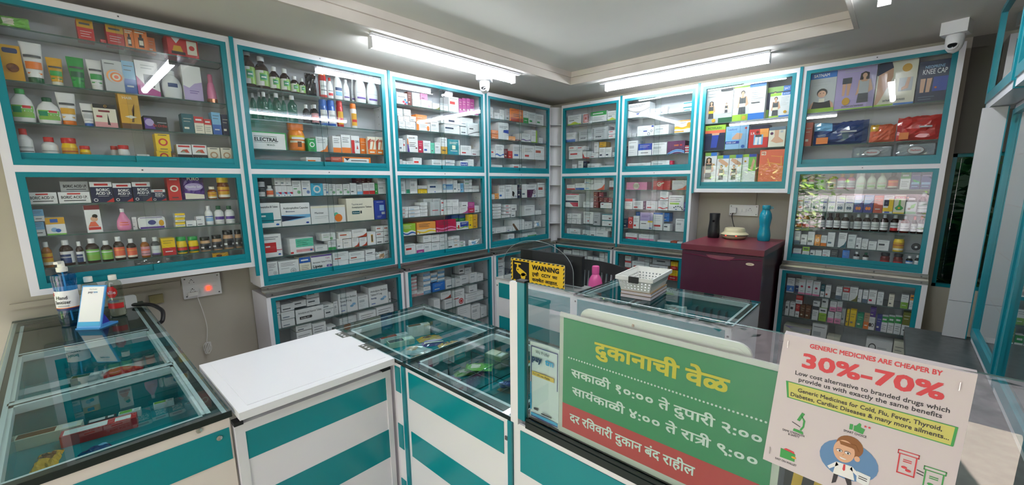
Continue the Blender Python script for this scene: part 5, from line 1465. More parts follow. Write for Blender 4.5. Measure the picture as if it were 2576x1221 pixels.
def make_tube(name, w, h, a):
    body, cap, acc = a; rx = w/2; r0 = w*.36; d = r0*2; cz = h*.14; n = 20
    b = MB(); secs = [(r0, r0*.9, cz), (r0*1.05, r0*.85, cz+h*.1), (rx*.9, r0*.6, h*.55), (rx, .006, h*.93), (rx, .0015, h)]
    base = 0; V = []; F = []
    for sx_, sy_, z in secs: V += [(sx_*math.cos(2*PI*i/n), r0-sy_*math.sin(2*PI*i/n), z) for i in range(n)]
    for j in range(len(secs)-1): F += [(j*n+i, j*n+(i+1) % n, (j+1)*n+(i+1) % n, (j+1)*n+i) for i in range(n)]
    b.faces(V, F, mat(body, None, .28), True); b.face([V[(len(secs)-1)*n+i] for i in range(n)], mat(body, None, .28)); o = b.build(name)
    c = MB(); c.lathe([(r0*.95, 0), (r0, .003), (r0, cz-.001)], mat(cap, None, .3), 0, r0, 18); part('cap', c, o)
    p = MB()
    for k, (z0, z1, c_) in enumerate(((.34, .52, acc), (.62, .68, 'dgrey'), (.22, .26, acc))):
        wz = lambda z: r0*1.05+(rx*.9-r0*1.05)*((z*h-cz-h*.1)/(h*.45-cz+.0001) if z*h > cz+h*.1 else 0)
        p.arc(max(wz(z0), wz(z1))*.98+.002, z0*h, z1*h, ink(c_), -52, 52, 0, r0, 1, .72)
    part('print', p, o)
    return o
def crumple_mat(c):
    if c in ('clear', 'sheet'): return clear('clear_wrap', 'e4e8ea', 0.08, 2.2, 1.45)
    base = dict(green='lgreen', black='black', yellow='gold', tan='tan', grey='silver', white='white', bagblue='dkblue', bagor='coral', bagred='red', salt='purple').get(c, c)
    return mat('foil_'+base, HEX[base], 0.16, 0.0, 0.0, 0.6, 0.6)
def make_pouch(name, w, h, a, seed=1, d=None, lying=False):
    c = a[0]; rnd = random.Random(seed); nx, nz = 9, 8; d = d or min(.05, .5*min(w, h)+.01)
    b = MB(); m = crumple_mat(c); V = []; F = []
    flat = h < .045
    for s in (0, 1):
        for j in range(nz+1):
            for i in range(nx+1):
                u, v = i/nx, j/nz; e = (1-(2*u-1)**4)*(1-(2*v-1)**6 if not flat else 1-v*.5)
                bulge = d*.5*e*(.55+.45*rnd.random()) if 0 < i < nx and 0 < j < nz else 0.001
                jx = (rnd.random()-.5)*w*.05; jz = (rnd.random()-.5)*h*.06 if j < nz else (rnd.random()-.7)*h*.12
                z = max(0.0005, v*h+jz) if j else 0.0005
                V.append((u*w*.97-w*.485+jx*(.3 if i in (0, nx) else 1), d*.5+(-bulge if s == 0 else bulge), min(z, h)))
    st = (nx+1)*(nz+1)
    for j in range(nz):
        for i in range(nx):
            q = (j*(nx+1)+i, j*(nx+1)+i+1, (j+1)*(nx+1)+i+1, (j+1)*(nx+1)+i)
            F.append(q); F.append(tuple(k+st for k in reversed(q)))
    m2 = dict(green='cream', yellow='brown', bagblue='sky', bagor='gold', tan='brown', white='skyl', grey='tan').get(c)
    m2 = mat('foil2_'+m2, HEX[m2], 0.16, 0.0, 0.0, 0.6, 0.6) if m2 and not name.startswith('plastic') else m
    for q, k in enumerate(F):
        i, j = (q//2) % nx, (q//2)//nx
        b.faces([V[v] for v in k], [(0, 1, 2, 3)], m2 if (2 <= i <= 4 and 2 <= j <= 5 and c not in ('bagblue', 'bagor', 'bagred')) or (c in ('bagblue', 'bagor') and i < 3 and j > 4) else m)
    o = b.build(name)
    p = MB(); y = -0.0015
    if c == 'salt': p.prism(ellipse(0, h*.56, w*.38, h*.16), y, y+.001, ink('lilac')); p.letters(text_mesh('Healthy Salt', .012), 0, h*.52, h*.1, y-.0006, ink('white'), w*.62, 'c'); p.prism([(-w*.4, .004), (w*.4, .004), (w*.4, h*.22), (-w*.4, h*.3)], y, y+.001, ink('cream')); p.letters(text_mesh('PURO', .02), 0, h*.84, h*.12, y-.0006, ink('cream'), w*.5, 'c')
    if c == 'sheet': p.prism(rrect(-w*.44, w*.44, h*.06, h*.9, .008), d*.5, d*.5+.002, ink('grey')); p.prism(ellipse(0, h*.42, w*.2, h*.28), y, y+.0005, ink('redbr')); p.prism(ellipse(0, h*.42, w*.19, h*.26), y-.0004, y, ink('silver')); p.letters(text_mesh('Medivent', .01), 0, h*.36, h*.14, y-.0008, ink('red'), w*.24, 'c')
    if c in ('bagblue', 'bagor', 'bagred') and w > .15: p.prism([(-w*.42, h*.06), (-w*.2, h*.06), (-w*.2, h*.34), (-w*.42, h*.34)], y-.004, y-.003, ink('orange')); p.prism([(w*.02, h*.5), (w*.3, h*.5), (w*.3, h*.56), (w*.02, h*.56)], y-.012, y-.011, ink('grey'))
    if p.v: p.build('print', o)
    return o
def make_blister(name, w, h, a):
    b = MB(); f = Front(b, w, h); b.box(-w/2, w/2, 0.012, 0.016, 0, h, mat('gold', None, .25)); b.box(-w/2, w/2, 0.0, 0.016, 0, .006, mat('gold', None, .25)); o = b.build(name)
    c = MB(); c.lathe([(w*.3, 0), (w*.3, .010), (w*.22, .014)], clear('blister_dome', 'dcbf7c', .05, 2.0), n=20); c.build('blister', o, (0, .012, h*.36), 0, PI/2)
    p = MB(); p.prism(rrect(-w*.36, w*.36, h*.78, h*.92, .006), .0112, .012, ink('navyo')); p.build('print', o)
    return o
def make_wipes(name, w, h, a):
    b = MB(); b.prism(rrect(-w/2, w/2, 0, h, min(.012, h*.3)), 0, .06, mat('white', None, .3)); o = b.build(name)
    p = MB(); f = Front(p, w, h); f.r(.05, .02, .95, .18, 'purple'); f.p('indigo', ellipse(.5, .52, .15, .2)); f.p('gold', ellipse(.85, .45, .1, .25)); f.ln(.08, .9, .9, 1, .1, 'purple', .04); p.build('print', o)
    return o
def make_roll(name, w, h, a):
    b = MB(); r = min(w, h)/2; b.lathe([(r*.3, 0), (r*.96, .001), (r, .004), (r, .026), (r*.96, .03), (r*.3, .031)], mat('black', None, .35), n=26); o = b.build(name); root = o
    o.rotation_euler = (PI/2, 0, 0)
    h_ = MB(); h_.lathe([(r*.3, .0), (r*.3, .033), (r*.06, .0335)], ink('white'), n=20); h_.build('hub', o)
    return o
KIND = dict(B=('medicine_bottle', 'bottle', make_bottle), J=('lidded_jar', 'jar', make_jar), F=('lotion_bottle', 'bottle', make_flat), O=('lotion_bottle', 'bottle', make_pear), S=('cosmetic_bottle', 'bottle', make_slim),
            C=('spray_can', 'spray can', make_can), T=('cream_tube', 'tube', make_tube), P=('soft_pouch', 'pouch', make_pouch), K=('blister_card', 'blister pack', make_blister), D=('wipes_pack', 'wipes pack', make_wipes), R=('tape_roll', 'roll', make_roll))
ORD = lambda n: '%d%s' % (n, 'th' if 10 < n < 14 else {1: 'st', 2: 'nd', 3: 'rd'}.get(n % 10, 'th'))
TIERN = dict(u='upper', l='middle', w='bottom')
def product_labels(rows, cab, shelf, nsh):
    """one label for each row: look first, then its place among its look-alikes, then shelf and case"""
    case = TIERN[cab[1]]+' '+CASE[cab[0]]
    if cab == 'Gu': case = CASE['G']
    if cab == 'Au': case = 'upper '+CASE['A']
    sname = 'bottom shelf' if shelf == nsh-1 else ('top', 'second', 'third', 'fourth')[shelf]+' shelf'
    by = {}
    for r in rows: by.setdefault(r['desc'], []).append(r)
    frm = 'from corner'
    sgn = -1 if cab[0] in 'ABCD' else 1
    for d, rs in by.items():
        if len(rs) == 1: rs[0]['label'] = f'{d}, {sname}, {case}'; continue
        g = f'{d}s, {sname}, {case}'
        cols = []
        for r in sorted(rs, key=lambda r: sgn*(r['u0']+r['u1'])):
            m = (r['u0']+r['u1'])/2
            for c in cols:
                if abs(c['m']-m) < .5*(r['u1']-r['u0']): c['r'].append(r); break
            else: cols.append(dict(m=m, r=[r]))
        for k, c in enumerate(cols):
            c['r'].sort(key=lambda r: r['z0'])
            for j, r in enumerate(c['r']):
                r['group'] = g; lv = ''
                if len(c['r']) > 1:
                    n = len(c['r']); lv = ('lower', 'upper')[j] if n == 2 else 'lowest' if j == 0 else 'topmost' if j == n-1 else ORD(j+1)+' up'
                if len(cols) == 1: r['label'] = f'{lv} {d}, {sname}, {case}'
                elif lv: r['label'] = f'{lv} in {ORD(k+1)} stack {frm}: {short(d)}, {sname}, {case}'
                else: r['label'] = f'{ORD(k+1)} {d} {frm}, {sname}, {case}'
def fit_label(r, cab):
    t = r['label']; d = r['desc']
    if len(t.split()) > 16:
        for q in (d, short(d)):
            if ' with ' in q:
                a, m = q.split(' with ', 1); t = t.replace(q, m.replace(' ', '-')+' '+a.replace('medicine ', ''))
    t = t.replace('  ', ' ').strip()
    if len(t.split()) > 16: t = t.replace(CASE[cab[0]], CASE_S[cab[0]])
    if len(t.split()) > 16: t = t.replace('topmost in ', 'top of ').replace('lowest in ', 'base of ')
    if len(t.split()) > 16: t = t.replace(' stack from corner', ' stack')
    r['label'] = t
def short(d): return d.replace('medicine ', '').replace('plain ', '')
PROTO = {}
def build_products():
    cab = None; blocks = []
    for ln in PRODUCTS.strip().splitlines():
        if ln[0] == '=': cab = ln[1:].split()[0]; blocks.append((cab[:-1], int(cab[-1]), [])); continue
        t = ln.split(' ', 7); u0, u1, z0, z1, off = [int(q)/1000.0 for q in t[:5]]
        kind, style = t[5], t[6]; d = t[7] if len(t) > 7 else desc_of(style)
        blocks[-1][2].append(dict(u0=u0, u1=u1, z0=z0, z1=z1, off=off, kind=kind, style=style, desc=d))
    n = 0
    for cab, sh, rows in blocks:
        product_labels(rows, cab, sh, len([1 for b in blocks if b[0] == cab]))
        for r in rows: fit_label(r, cab)
        L = cab[0] in 'ABCD'; low = cab[1] == 'w'
        for r in rows:
            n += 1; w = max(.012, r['u1']-r['u0']-.0012); h = max(.012, r['z1']-r['z0']-.0006); rnd = random.Random(n)
            base = r['off']+(-.02 if low else .04); room_d = .168-base
            for q in rows:
                if q['off'] > r['off'] and min(q['u1'], r['u1'])-max(q['u0'], r['u0']) > -.002 and min(q['z1'], r['z1'])-max(q['z0'], r['z0']) > -.001: room_d = min(room_d, q['off']-r['off']-.007)
            key = (r['kind'], r['style'], round(w, 3), round(h, 3), round(room_d, 3))
            if key in PROTO:                                   # a repeat: copy the thing and each of its parts
                src = PROTO[key]; o = src.copy(); COL.objects.link(o)
                for ch in src.children: c = ch.copy(); c.parent = o; COL.objects.link(c)
                for k in ('group',):
                    if k in o: del o[k]
            else:
                if r['kind'] == 'b':
                    dd = max(.008, min(room_d, .11 if h > .05 else .085, .9*w+.02)); wd = r['style'].split(':')[0] in STY
                    o = carton_mesh(r['style'], w, h, dd).build('medicine_carton' if wd else 'product_carton')
                elif r['kind'] == 'P': o = make_pouch('soft_pouch', w, h, [r['style']], n)
                else:
                    nm, ct, fn = KIND[r['kind']]; ww = w
                    if r['kind'] in 'BJSC': ww = min(w, max(.02, room_d-.002))
                    o = fn(nm, ww, h, r['style'].split('/'))
                PROTO[key] = o
            cat = ('medicine carton' if r['style'].split(':')[0] in STY else 'carton') if r['kind'] == 'b' else KIND[r['kind']][1]
            u = (r['u0']+r['u1'])/2; z = r['z0']+(h/2 if r['kind'] == 'R' else 0)
            yaw = (rnd.random()-.5)*.03 if r['kind'] == 'b' and h < w*1.5 and False else 0
            yoff = base+(rnd.random()*.004)
            o.location = (-yoff, u, z) if L else (u, yoff, z)
            if r['kind'] == 'R': o.location = (u, yoff+.034, z); o.rotation_euler = (PI/2, 0, 0)
            else: o.rotation_euler = (0, 0, (PI/2 if L else 0)+yaw)
            tag(o, r['label'], cat, r.get('group'))
build_products()

# ------------------------------------------------------------------ counters
HC = 1.023
STR = [(.908, .998), (.70, .79), (.49, .58), (.28, .37)]
def stripes(b, x0, x1, y, st, lo=None):
    for z0, z1 in st: b.box(x0, x1, y, y+.002, z0, z1, M_TEALP)
def glass_bay(b, x0, x1, y0, y1, zf, walls=M_TEALP, wm=None):
    """open display bay: floor and four thin walls, with a white angle round its rim"""
    b.box(x0, x1, y0, y1, zf-.004, zf, walls)
    for (a, c, p, q) in ((x0, x0+.003, y0, y1), (x1-.003, x1, y0, y1), (x0, x1, y0, y0+.003), (x0, x1, y1-.003, y1)): b.box(a, c, p, q, zf, HC-.012, walls)
    for (a, c, p, q) in ((x0, x0+.012, y0, y1), (x1-.012, x1, y0, y1), (x0, x1, y0, y0+.012), (x0, x1, y1-.012, y1)): b.box(a, c, p, q, HC-.032, HC-.0105, M_WHITE)
M_RIM = mat('dark_rim', '2c3231', 0.3)
def rim_plate(b, x0, x1, y0, y1, bays, z0=HC-.0104, z1=HC-.0084):
    """dark band round the bays under the glass, built from strips between rectangular openings sorted along x"""
    bays = sorted(bays); ya = max(q[2] for q in bays); yb = min(q[3] for q in bays)
    b.box(x0, x1, y0, ya, z0, z1, M_RIM); b.box(x0, x1, yb, y1, z0, z1, M_RIM)
    xs = [x0]+[v for q in bays for v in q[:2]]+[x1]
    for k in range(0, len(xs), 2): b.box(xs[k], xs[k+1], ya, yb, z0, z1, M_RIM)
def counter_two():
    t = empty('display_counter', 'glass topped counter of soaps and wrappers joining the white flap and the glass screen', 'counter', (0, 0, 0))
    x0, x1, y0, y1 = .945, 1.915, -2.768, -2.33
    b = MB(); b.box(x0, x1, y0+.004, y1, .04, .88, M_WHITEP); b.box(x0, x0+.01, y0+.004, y1, .88, HC-.0105, M_WHITEP); b.box(x1-.01, x1, y0+.004, y1, .88, HC-.0105, M_WHITEP)
    b.box(x0+.01, x1-.01, y0+.004, y0+.014, .88, HC-.0105, M_WHITEP); b.box(x0+.01, x1-.01, y1-.01, y1, .88, HC-.0105, M_WHITEP); b.build('body', t)
    f = MB(); f.box(1.39, x1-.01, y0-.002, y0+.004, .06, HC-.0105, M_WHITE); stripes(f, 1.468, 1.889, y0-.004, STR); stripes(f, 1.39, 1.42, y0-.004, STR)
    f.box(1.435, 1.453, y0-.009, y0-.002, .06, HC-.012, M_TEAL); f.lathe([(.008, 0), (.008, .004)], M_SCREW, 1.897, 0, 14) if False else f.box(1.894, 1.902, y0-.005, y0-.002, .952, .962, M_SCREW); f.build('front_panel', t)
    bays = [(.985, 1.425, -2.73, -2.362), (1.452, 1.895, -2.73, -2.362)]
    w = MB()
    for a in bays: glass_bay(w, *a, .915)
    for (p, q) in ((1.60, 1.604), (1.745, 1.749)): w.box(p, q, -2.727, -2.365, .915, .975, M_TOP, M_TEDGE, 0)
    for (p, q) in ((-2.60, -2.596), (-2.49, -2.486)): w.box(1.455, 1.892, p, q, .915, .975, M_TOP, M_TEDGE, 1)
    w.build('display_tray', t)
    r = MB(); rim_plate(r, x0+.012, x1-.012, y0+.015, y1-.012, bays); r.build('rim', t)
    g = MB(); g.box(x0-.004, 1.436, y0-.004, y1+.004, HC-.008, HC, M_TOP, M_TEDGE); g.build('glass_top', t)
    g = MB(); g.box(1.44, x1, y0-.004, y1+.004, HC-.008, HC, M_TOP, M_TEDGE); g.build('glass_top', t)
    e = MB(); e.box(x0-.006, x1, y0-.0065, y0-.0045, HC-.011, HC+.0006, M_BLACKG); e.box(x0-.0065, x0-.0045, y0-.006, y1, HC-.011, HC+.0006, M_BLACKG); e.build('edge_tape', t)
counter_two()
def counter_one():
    t = empty('display_counter', 'glass topped counter under the socket board with the sanitizer bottles standing on it', 'counter', (0, 0, 0))
    x0, x1, y0, y1 = WL+.002, 1.356, -3.655, -3.235
    b = MB(); b.box(x0, x1, y0, y1, .04, .88, M_WHITEP)
    b.box(x0, x0+.01, y0, y1, .88, HC-.0105, M_WHITEP); b.box(x1-.012, x1, y0, y1, .88, HC-.0105, M_WHITEP); b.box(x0+.01, x1-.012, y0, y0+.01, .88, HC-.0105, M_WHITEP); b.box(x0+.01, x1-.012, y1-.01, y1, .88, HC-.0105, M_WHITEP); b.build('body', t)
    f = MB(); f.box(x1, x1+.003, y0, y1, .06, HC-.0105, mat('cream_laminate', 'dcd3cc', .3))
    for z0, z1 in ((.892, .98), (.70, .785), (.5, .59)): f.box(x1+.003, x1+.005, y0+.01, y1-.004, z0, z1, M_TEALP)
    f.build('front_panel', t)
    for (yy, zz) in ((-3.262, .962), (-3.30, 1.0)):
        k = MB(); k.lathe([(.0065, 0), (.0065, .003), (.004, .004)], mat('chrome', 'c9c9c6', .12, 1), n=16); o = k.build('lock', t, (x1+.0045 if zz < .99 else x1+.003, yy, zz)); o.rotation_euler = (0, PI/2, 0)
    bays = [(-.12, .345, -3.625, -3.27), (.365, .845, -3.625, -3.27), (.87, 1.32, -3.625, -3.27)]
    w = MB(); dk = mat('dark_tray', '232d2c', .4)
    w.box(-.12, .345, -3.625, -3.27, HC-.0165, HC-.0125, dk)
    for a in bays[1:]: glass_bay(w, *a, .90)
    w.box(.40, .46, -3.622, -3.273, .9003, .902, M_WHITE); w.box(.56, .575, -3.622, -3.273, .9003, .902, M_WHITE); w.build('display_tray', t)
    r = MB(); rim_plate(r, x0+.012, x1-.012, y0+.012, y1-.012, bays); r.build('rim', t)
    q = MB()
    for (a, c) in ((.350, .362), (.848, .867)): q.box(a, c, -3.625, -3.27, HC-.0124, HC-.0081, M_WHITE)
    for (p, s) in ((-3.632, -3.622), (-3.274, -3.264)): q.box(-.10, 1.315, p, s, HC-.0084, HC-.0081, M_WHITE)
    q.build('white_bars', t)
    g = MB(); g.box(x0, x1+.004, y0-.003, y1+.004, HC-.008, HC, M_TOP, M_TEDGE); g.build('glass_top', t)
    e = MB(); e.box(x1+.0045, x1+.0065, y0-.003, y1+.006, HC-.016, HC+.0006, M_BLACKG); e.build('edge_tape', t)
counter_one()
def flap_and_gate():
    t = empty('counter_flap', 'white lift up counter flap lying across the gap between two glass counters', 'counter flap', (0, 0, 0))
    gl = mat('gloss_white', 'e9e9ee', 0.16)
    b = MB(); b.box(.975, 1.40, -3.222, -2.776, 1.006, 1.027, gl); b.build('lid', t, bevel=.0015)
    i = MB(); i.box(1.0, 1.372, -3.196, -2.792, 1.027, 1.0285, gl); i.build('raised_panel', t, bevel=.0008)
    for x in (1.065, 1.245):
        h = MB(); h.box(x-.032, x+.032, -2.806, -2.776, 1.0276, 1.0292, M_STEEL)
        V = [(x, -2.7755, 1.0295)]; h.tube([(x-.032, -2.7755, 1.028), (x+.032, -2.7755, 1.028)], .003, M_STEEL)
        for k in (-.02, 0, .02): h.box(x+k-.004, x+k+.004, -2.797, -2.789, 1.0292, 1.0298, M_WHITE)
        h.build('hinge', t)
    t = empty('counter_gate', 'teal and white striped gate below the white counter flap', 'gate', (0, 0, 0))
    x0, x1, y0, y1 = 1.347, 1.373, -3.2295, -2.7785
    f = MB(); f.box(x0, x1, y0, y0+.022, .12, .983, M_WHITE); f.box(x0, x1, y1-.018, y1, .12, .983, M_WHITE); f.box(x0, x1, y0+.022, y1-.018, .958, .983, M_WHITE); f.box(x0, x1, y0+.022, y1-.018, .12, .15, M_WHITE); f.build('frame', t)
    p = MB(); p.box(x0+.004, x1-.003, y0+.022, y1-.018, .15, .958, M_WHITEP)
    for z0, z1 in ((.877, .957), (.664, .768), (.45, .555), (.235, .34)): p.box(x1-.003, x1-.0022, y0+.022, y1-.018, z0, z1, M_TEALP)
    p.build('striped_panel', t)
    for ya, yb in ((y0-.001, y0+.02), (y1-.03, y1+.001)):
        c = MB(); c.box(x0-.001, x1+.001, ya, yb, .981, .991, M_BLACK); c.build('corner_cap', t, bevel=.003)
flap_and_gate()
def counter_four():
    t = empty('display_counter', 'glass topped cash counter with the white basket, in front of the fridge', 'counter', (0, 0, 0))
    x0, xm, x1, y0, y1 = .812, 1.379, 2.132, -1.70, -1.25
    b = MB(); b.box(xm, x1, y0+.004, y1, .04, .86, M_WHITEP); b.box(x0, xm, y0+.004, -1.53, .04, HC-.001, M_WHITEP)
    b.box(xm, xm+.012, y0+.004, y1, .86, HC-.0105, M_WHITEP); b.box(x1-.012, x1, y0+.004, y1, .86, HC-.0105, M_WHITEP); b.box(xm+.012, x1-.012, y0+.004, y0+.016, .86, HC-.0105, M_WHITEP); b.box(xm+.012, x1-.012, y1-.012, y1, .86, HC-.0105, M_WHITEP); b.build('body', t)
    f = MB(); f.box(x0, x1-.002, y0-.002, y0+.004, .06, HC-.0105, M_WHITE)
    for (a, c) in ((.838, 1.357), (1.402, 2.106)): stripes(f, a, c, y0-.004, STR)
    for (sx, sz) in ((1.39, .985), (2.118, .975), (.825, .98)): f.box(sx-.004, sx+.004, y0-.0045, y0-.002, sz-.004, sz+.004, M_SCREW)
    f.build('front_panel', t)
    k = MB(); k.box(x0-.004, xm-.002, y0-.005, -1.526, HC-.001, HC+.0035, mat('grey_worktop', '9c9c9a', .35)); k.build('worktop', t)
    w = MB(); glass_bay(w, xm+.02, 1.66, y0+.03, y1-.02, .90); glass_bay(w, 1.675, x1-.03, y0+.03, y1-.02, .90)
    for i in range(5): w.box(1.86+.035*i, 1.862+.035*i, y1-.06, y1-.023, .90, .955, mat('dark_teal_divider', '07555e', .3))
    w.build('display_tray', t)
    r = MB(); rim_plate(r, xm+.013, x1-.013, y0+.017, y1-.013, [(xm+.02, 1.66, y0+.03, y1-.02), (1.675, x1-.03, y0+.03, y1-.02)]); r.build('rim', t)
    g = MB(); g.box(xm, x1+.003, y0-.004, y1+.004, HC-.008, HC, M_TOP, M_TEDGE); g.build('glass_top', t)
    e = MB(); e.box(xm, x1+.004, y0-.0065, y0-.0045, HC-.010, HC-.004, M_STEEL); e.build('front_trim', t)
counter_four()
def screen_counter():
    t = empty('screen_counter', 'striped counter carrying the upright glass screen with the shop notices', 'counter', (0, 0, 0))
    y0 = -2.768
    b = MB(); b.box(1.924, 3.04, y0+.004, -2.50, .04, 1.004, M_WHITEP); b.build('body', t)
    k = MB(); k.box(1.924, 3.04, y0+.006, -2.50, 1.004, 1.012, mat('black_stone', '24262a', .25)); k.build('worktop', t)
    f = MB(); f.box(1.922, 3.04, y0-.002, y0+.004, .06, 1.013, M_WHITE); stripes(f, 1.945, 3.0, y0-.004, [(.887, .998), (.67, .78), (.45, .56), (.24, .34)]); f.box(1.907, 1.9205, y0-.009, y0-.0025, .06, 1.012, M_TEAL); f.build('front_panel', t)
    c = MB(); c.box(1.963, 3.04, y0-.006, y0+.014, 1.013, 1.03, M_BLACKG); c.box(1.963, 3.04, y0-.004, y0-.0005, 1.03, 1.038, M_BLACKG); c.box(1.963, 3.04, y0+.0065, y0+.012, 1.03, 1.038, M_BLACKG); c.build('channel', t)
    p = MB(); p.box(1.917, 1.9405, y0-.007, y0+.006, 1.0135, 1.367, M_WHITE); p.build('post', t)
    s = MB(); s.box(1.9405, 1.962, y0-.007, y0+.007, 1.03, 1.3695, M_TEAL); s.build('teal_strip', t)
    k = MB(); k.box(1.939, 1.964, y0-.009, y0+.009, 1.3695, 1.374, M_BLACK); k.build('cap', t, bevel=.003)
    g = MB(); g.box(1.9625, 3.03, y0, y0+.006, 1.031, 1.3695, clear('screen_glass', 'eef6f5', 0, 1.3), mat('screen_edge', '5d7370', .12), 1); g.build('glass_screen', t)
screen_counter()

# ------------------------------------------------------------------ notices at the screen
def deva_lines():
    return [(['दुकानाची', ' ', 'वेळ'], 'y'), (['सकाळी', ' ', '१०:००', ' ', 'ते', ' ', 'दुपारी', ' ', '२:००'], 'w'), (['सायंकाळी', ' ', '४:००', ' ', 'ते', ' ', 'रा', ('tra',), 'ी', ' ', '९:००'], 'w'), (['दर', ' ', 'रिववारी', ' ', 'दुकान', ' ', 'बंद', ' ', 'राहील'], 'w')]
def hours_board():
    y = -2.7605
    t = empty('hours_board', 'green and red shop hours board standing inside the glass screen', 'notice board', (0, 0, 0))
    b = MB(); b.box(2.051, 2.468, y, y+.004, 1.0385, 1.3175, mat('board_white', 'd8cfc8', .4)); b.build('board', t)
    p = MB(); p.box(2.061, 2.458, y-.0005, y, 1.052, 1.3075, mat('board_green', '2d9160', .35)); p.box(2.061, 2.458, y-.0008, y-.0005, 1.052, 1.112, mat('board_red', 'd63a3e', .35))
    yl = mat('board_yellow', 'f0cf2a', .4); wh = mat('board_letters', 'f2f2ee', .4)
    L = deva_lines()
    p.letters(deva(L[0][0], .03), 2.138, 1.2475, .0275, y-.0011, yl, .252, 'l', None, True)
    p.letters(deva(L[1][0], .02), 2.083, 1.1815, .0175, y-.0011, wh, .359, 'l', None, True)
    p.letters(deva(L[2][0], .02), 2.086, 1.141, .0175, y-.0011, wh, .353, 'l', None, True)
    p.letters(deva(L[3][0], .02), 2.081, 1.076, .0185, y-.0011, wh, .372)
    n = 58
    for i in range(n): p.prism(ellipse(2.076+i*.375/(n-1), 1.2212, .0019, .0019, 8), y-.0012, y-.0006, wh)
    p.build('print', t)
    t = empty('white_tray', 'white rounded plastic board leaning behind the green hours board', 'plastic board', (0, 0, 0))
    b = MB(); b.prism(rrect(2.094, 2.415, 1.03, 1.3335, .022), -2.748, -2.742, mat('ivory_plastic', 'e3dcd3', .35)); b.prism(rrect(2.102, 2.407, 1.04, 1.325, .016), -2.7488, -2.748, mat('ivory_plastic', 'e3dcd3', .35)); b.build('board', t)
    c = MB(); c.lathe([(.0025, 0), (.0022, .005)], mat('tan', None, .4), 2.213, -2.7495, 10); c.build('hook', t, (0, 0, 1.319))
    t = empty('hazard_card', 'black and yellow striped card showing under the white paper notice', 'card', (0, 0, 0))
    b = MB(); b.box(2.475, 2.60, -2.756, -2.754, 1.0385, 1.178, ink('black'))
    for i in range(5): b.prism([(2.478+.026*i, 1.04), (2.49+.026*i, 1.04), (2.500+.026*i, 1.176), (2.488+.026*i, 1.176)], -2.7566, -2.756, ink('gold'))
    b.build('card', t)
hours_board()
def pay_stand():
    y = -2.7595
    t = empty('payment_card', 'white Paytm payment card curling against the inside of the glass screen', 'card', (0, 0, 0))
    b = MB(); n = 10; x0, x1, z0, z1 = 1.966, 2.049, 1.0395, 1.229
    pts = [(x0+(x1-x0)*i/n, y+.004*math.sin(PI*i/n)+.0005) for i in range(n+1)]
    b.prism_z([(a, c) for a, c in pts]+[(a, c+.0012) for a, c in reversed(pts)], z0, z1, mat('card_white', 'e8e6ea', .35)); b.build('card', t)
    p = MB(); yy = y-.0002
    def q(a, c, e, g, m, k=0): p.box(a, c, yy-.0003*k-.0003, yy-.0003*k, e, g, m)
    nv = mat('card_navy', '2b2f7c', .4); sk = mat('card_sky', '39a9e0', .4)
    q(x0+.004, x1-.003, z1-.011, z1-.009, nv); q(x1-.0045, x1-.003, 1.13, z1-.01, nv); q(x0+.003, x0+.0045, 1.13, z1-.01, nv); q(x0+.001, x0+.0045, z0+.02, 1.13, sk)
    q(x0+.003, x1-.002, z0+.006, z0+.013, sk); q(x0+.003, x1-.002, z0+.003, z0+.006, nv)
    p.letters(text_mesh('We Prefer', .0), 2.003, 1.2045, .008, yy-.0006, mat('card_text', '33363f', .4), .04, 'c')
    p.letters(text_mesh('pay', .035), 1.9725, 1.1845, .0145, yy-.0006, mat('card_text2', '20305f', .4), .038); p.letters(text_mesh('tm', .035), 2.011, 1.1845, .0145, yy-.0006, sk, .026)
    q(1.9725, 2.036, 1.148, 1.158, mat('card_amber', 'efc14b', .4)); p.letters(text_mesh('For UPI, use Paytm', 0), 1.976, 1.151, .0045, yy-.0009, mat('card_text', '33363f', .4), .054)
    q(1.978, 1.99, 1.062, 1.067, mat('card_text', '33363f', .4)); q(2.0, 2.03, 1.058, 1.061, mat('card_text', '33363f', .4))
    p.build('print', t)
pay_stand()
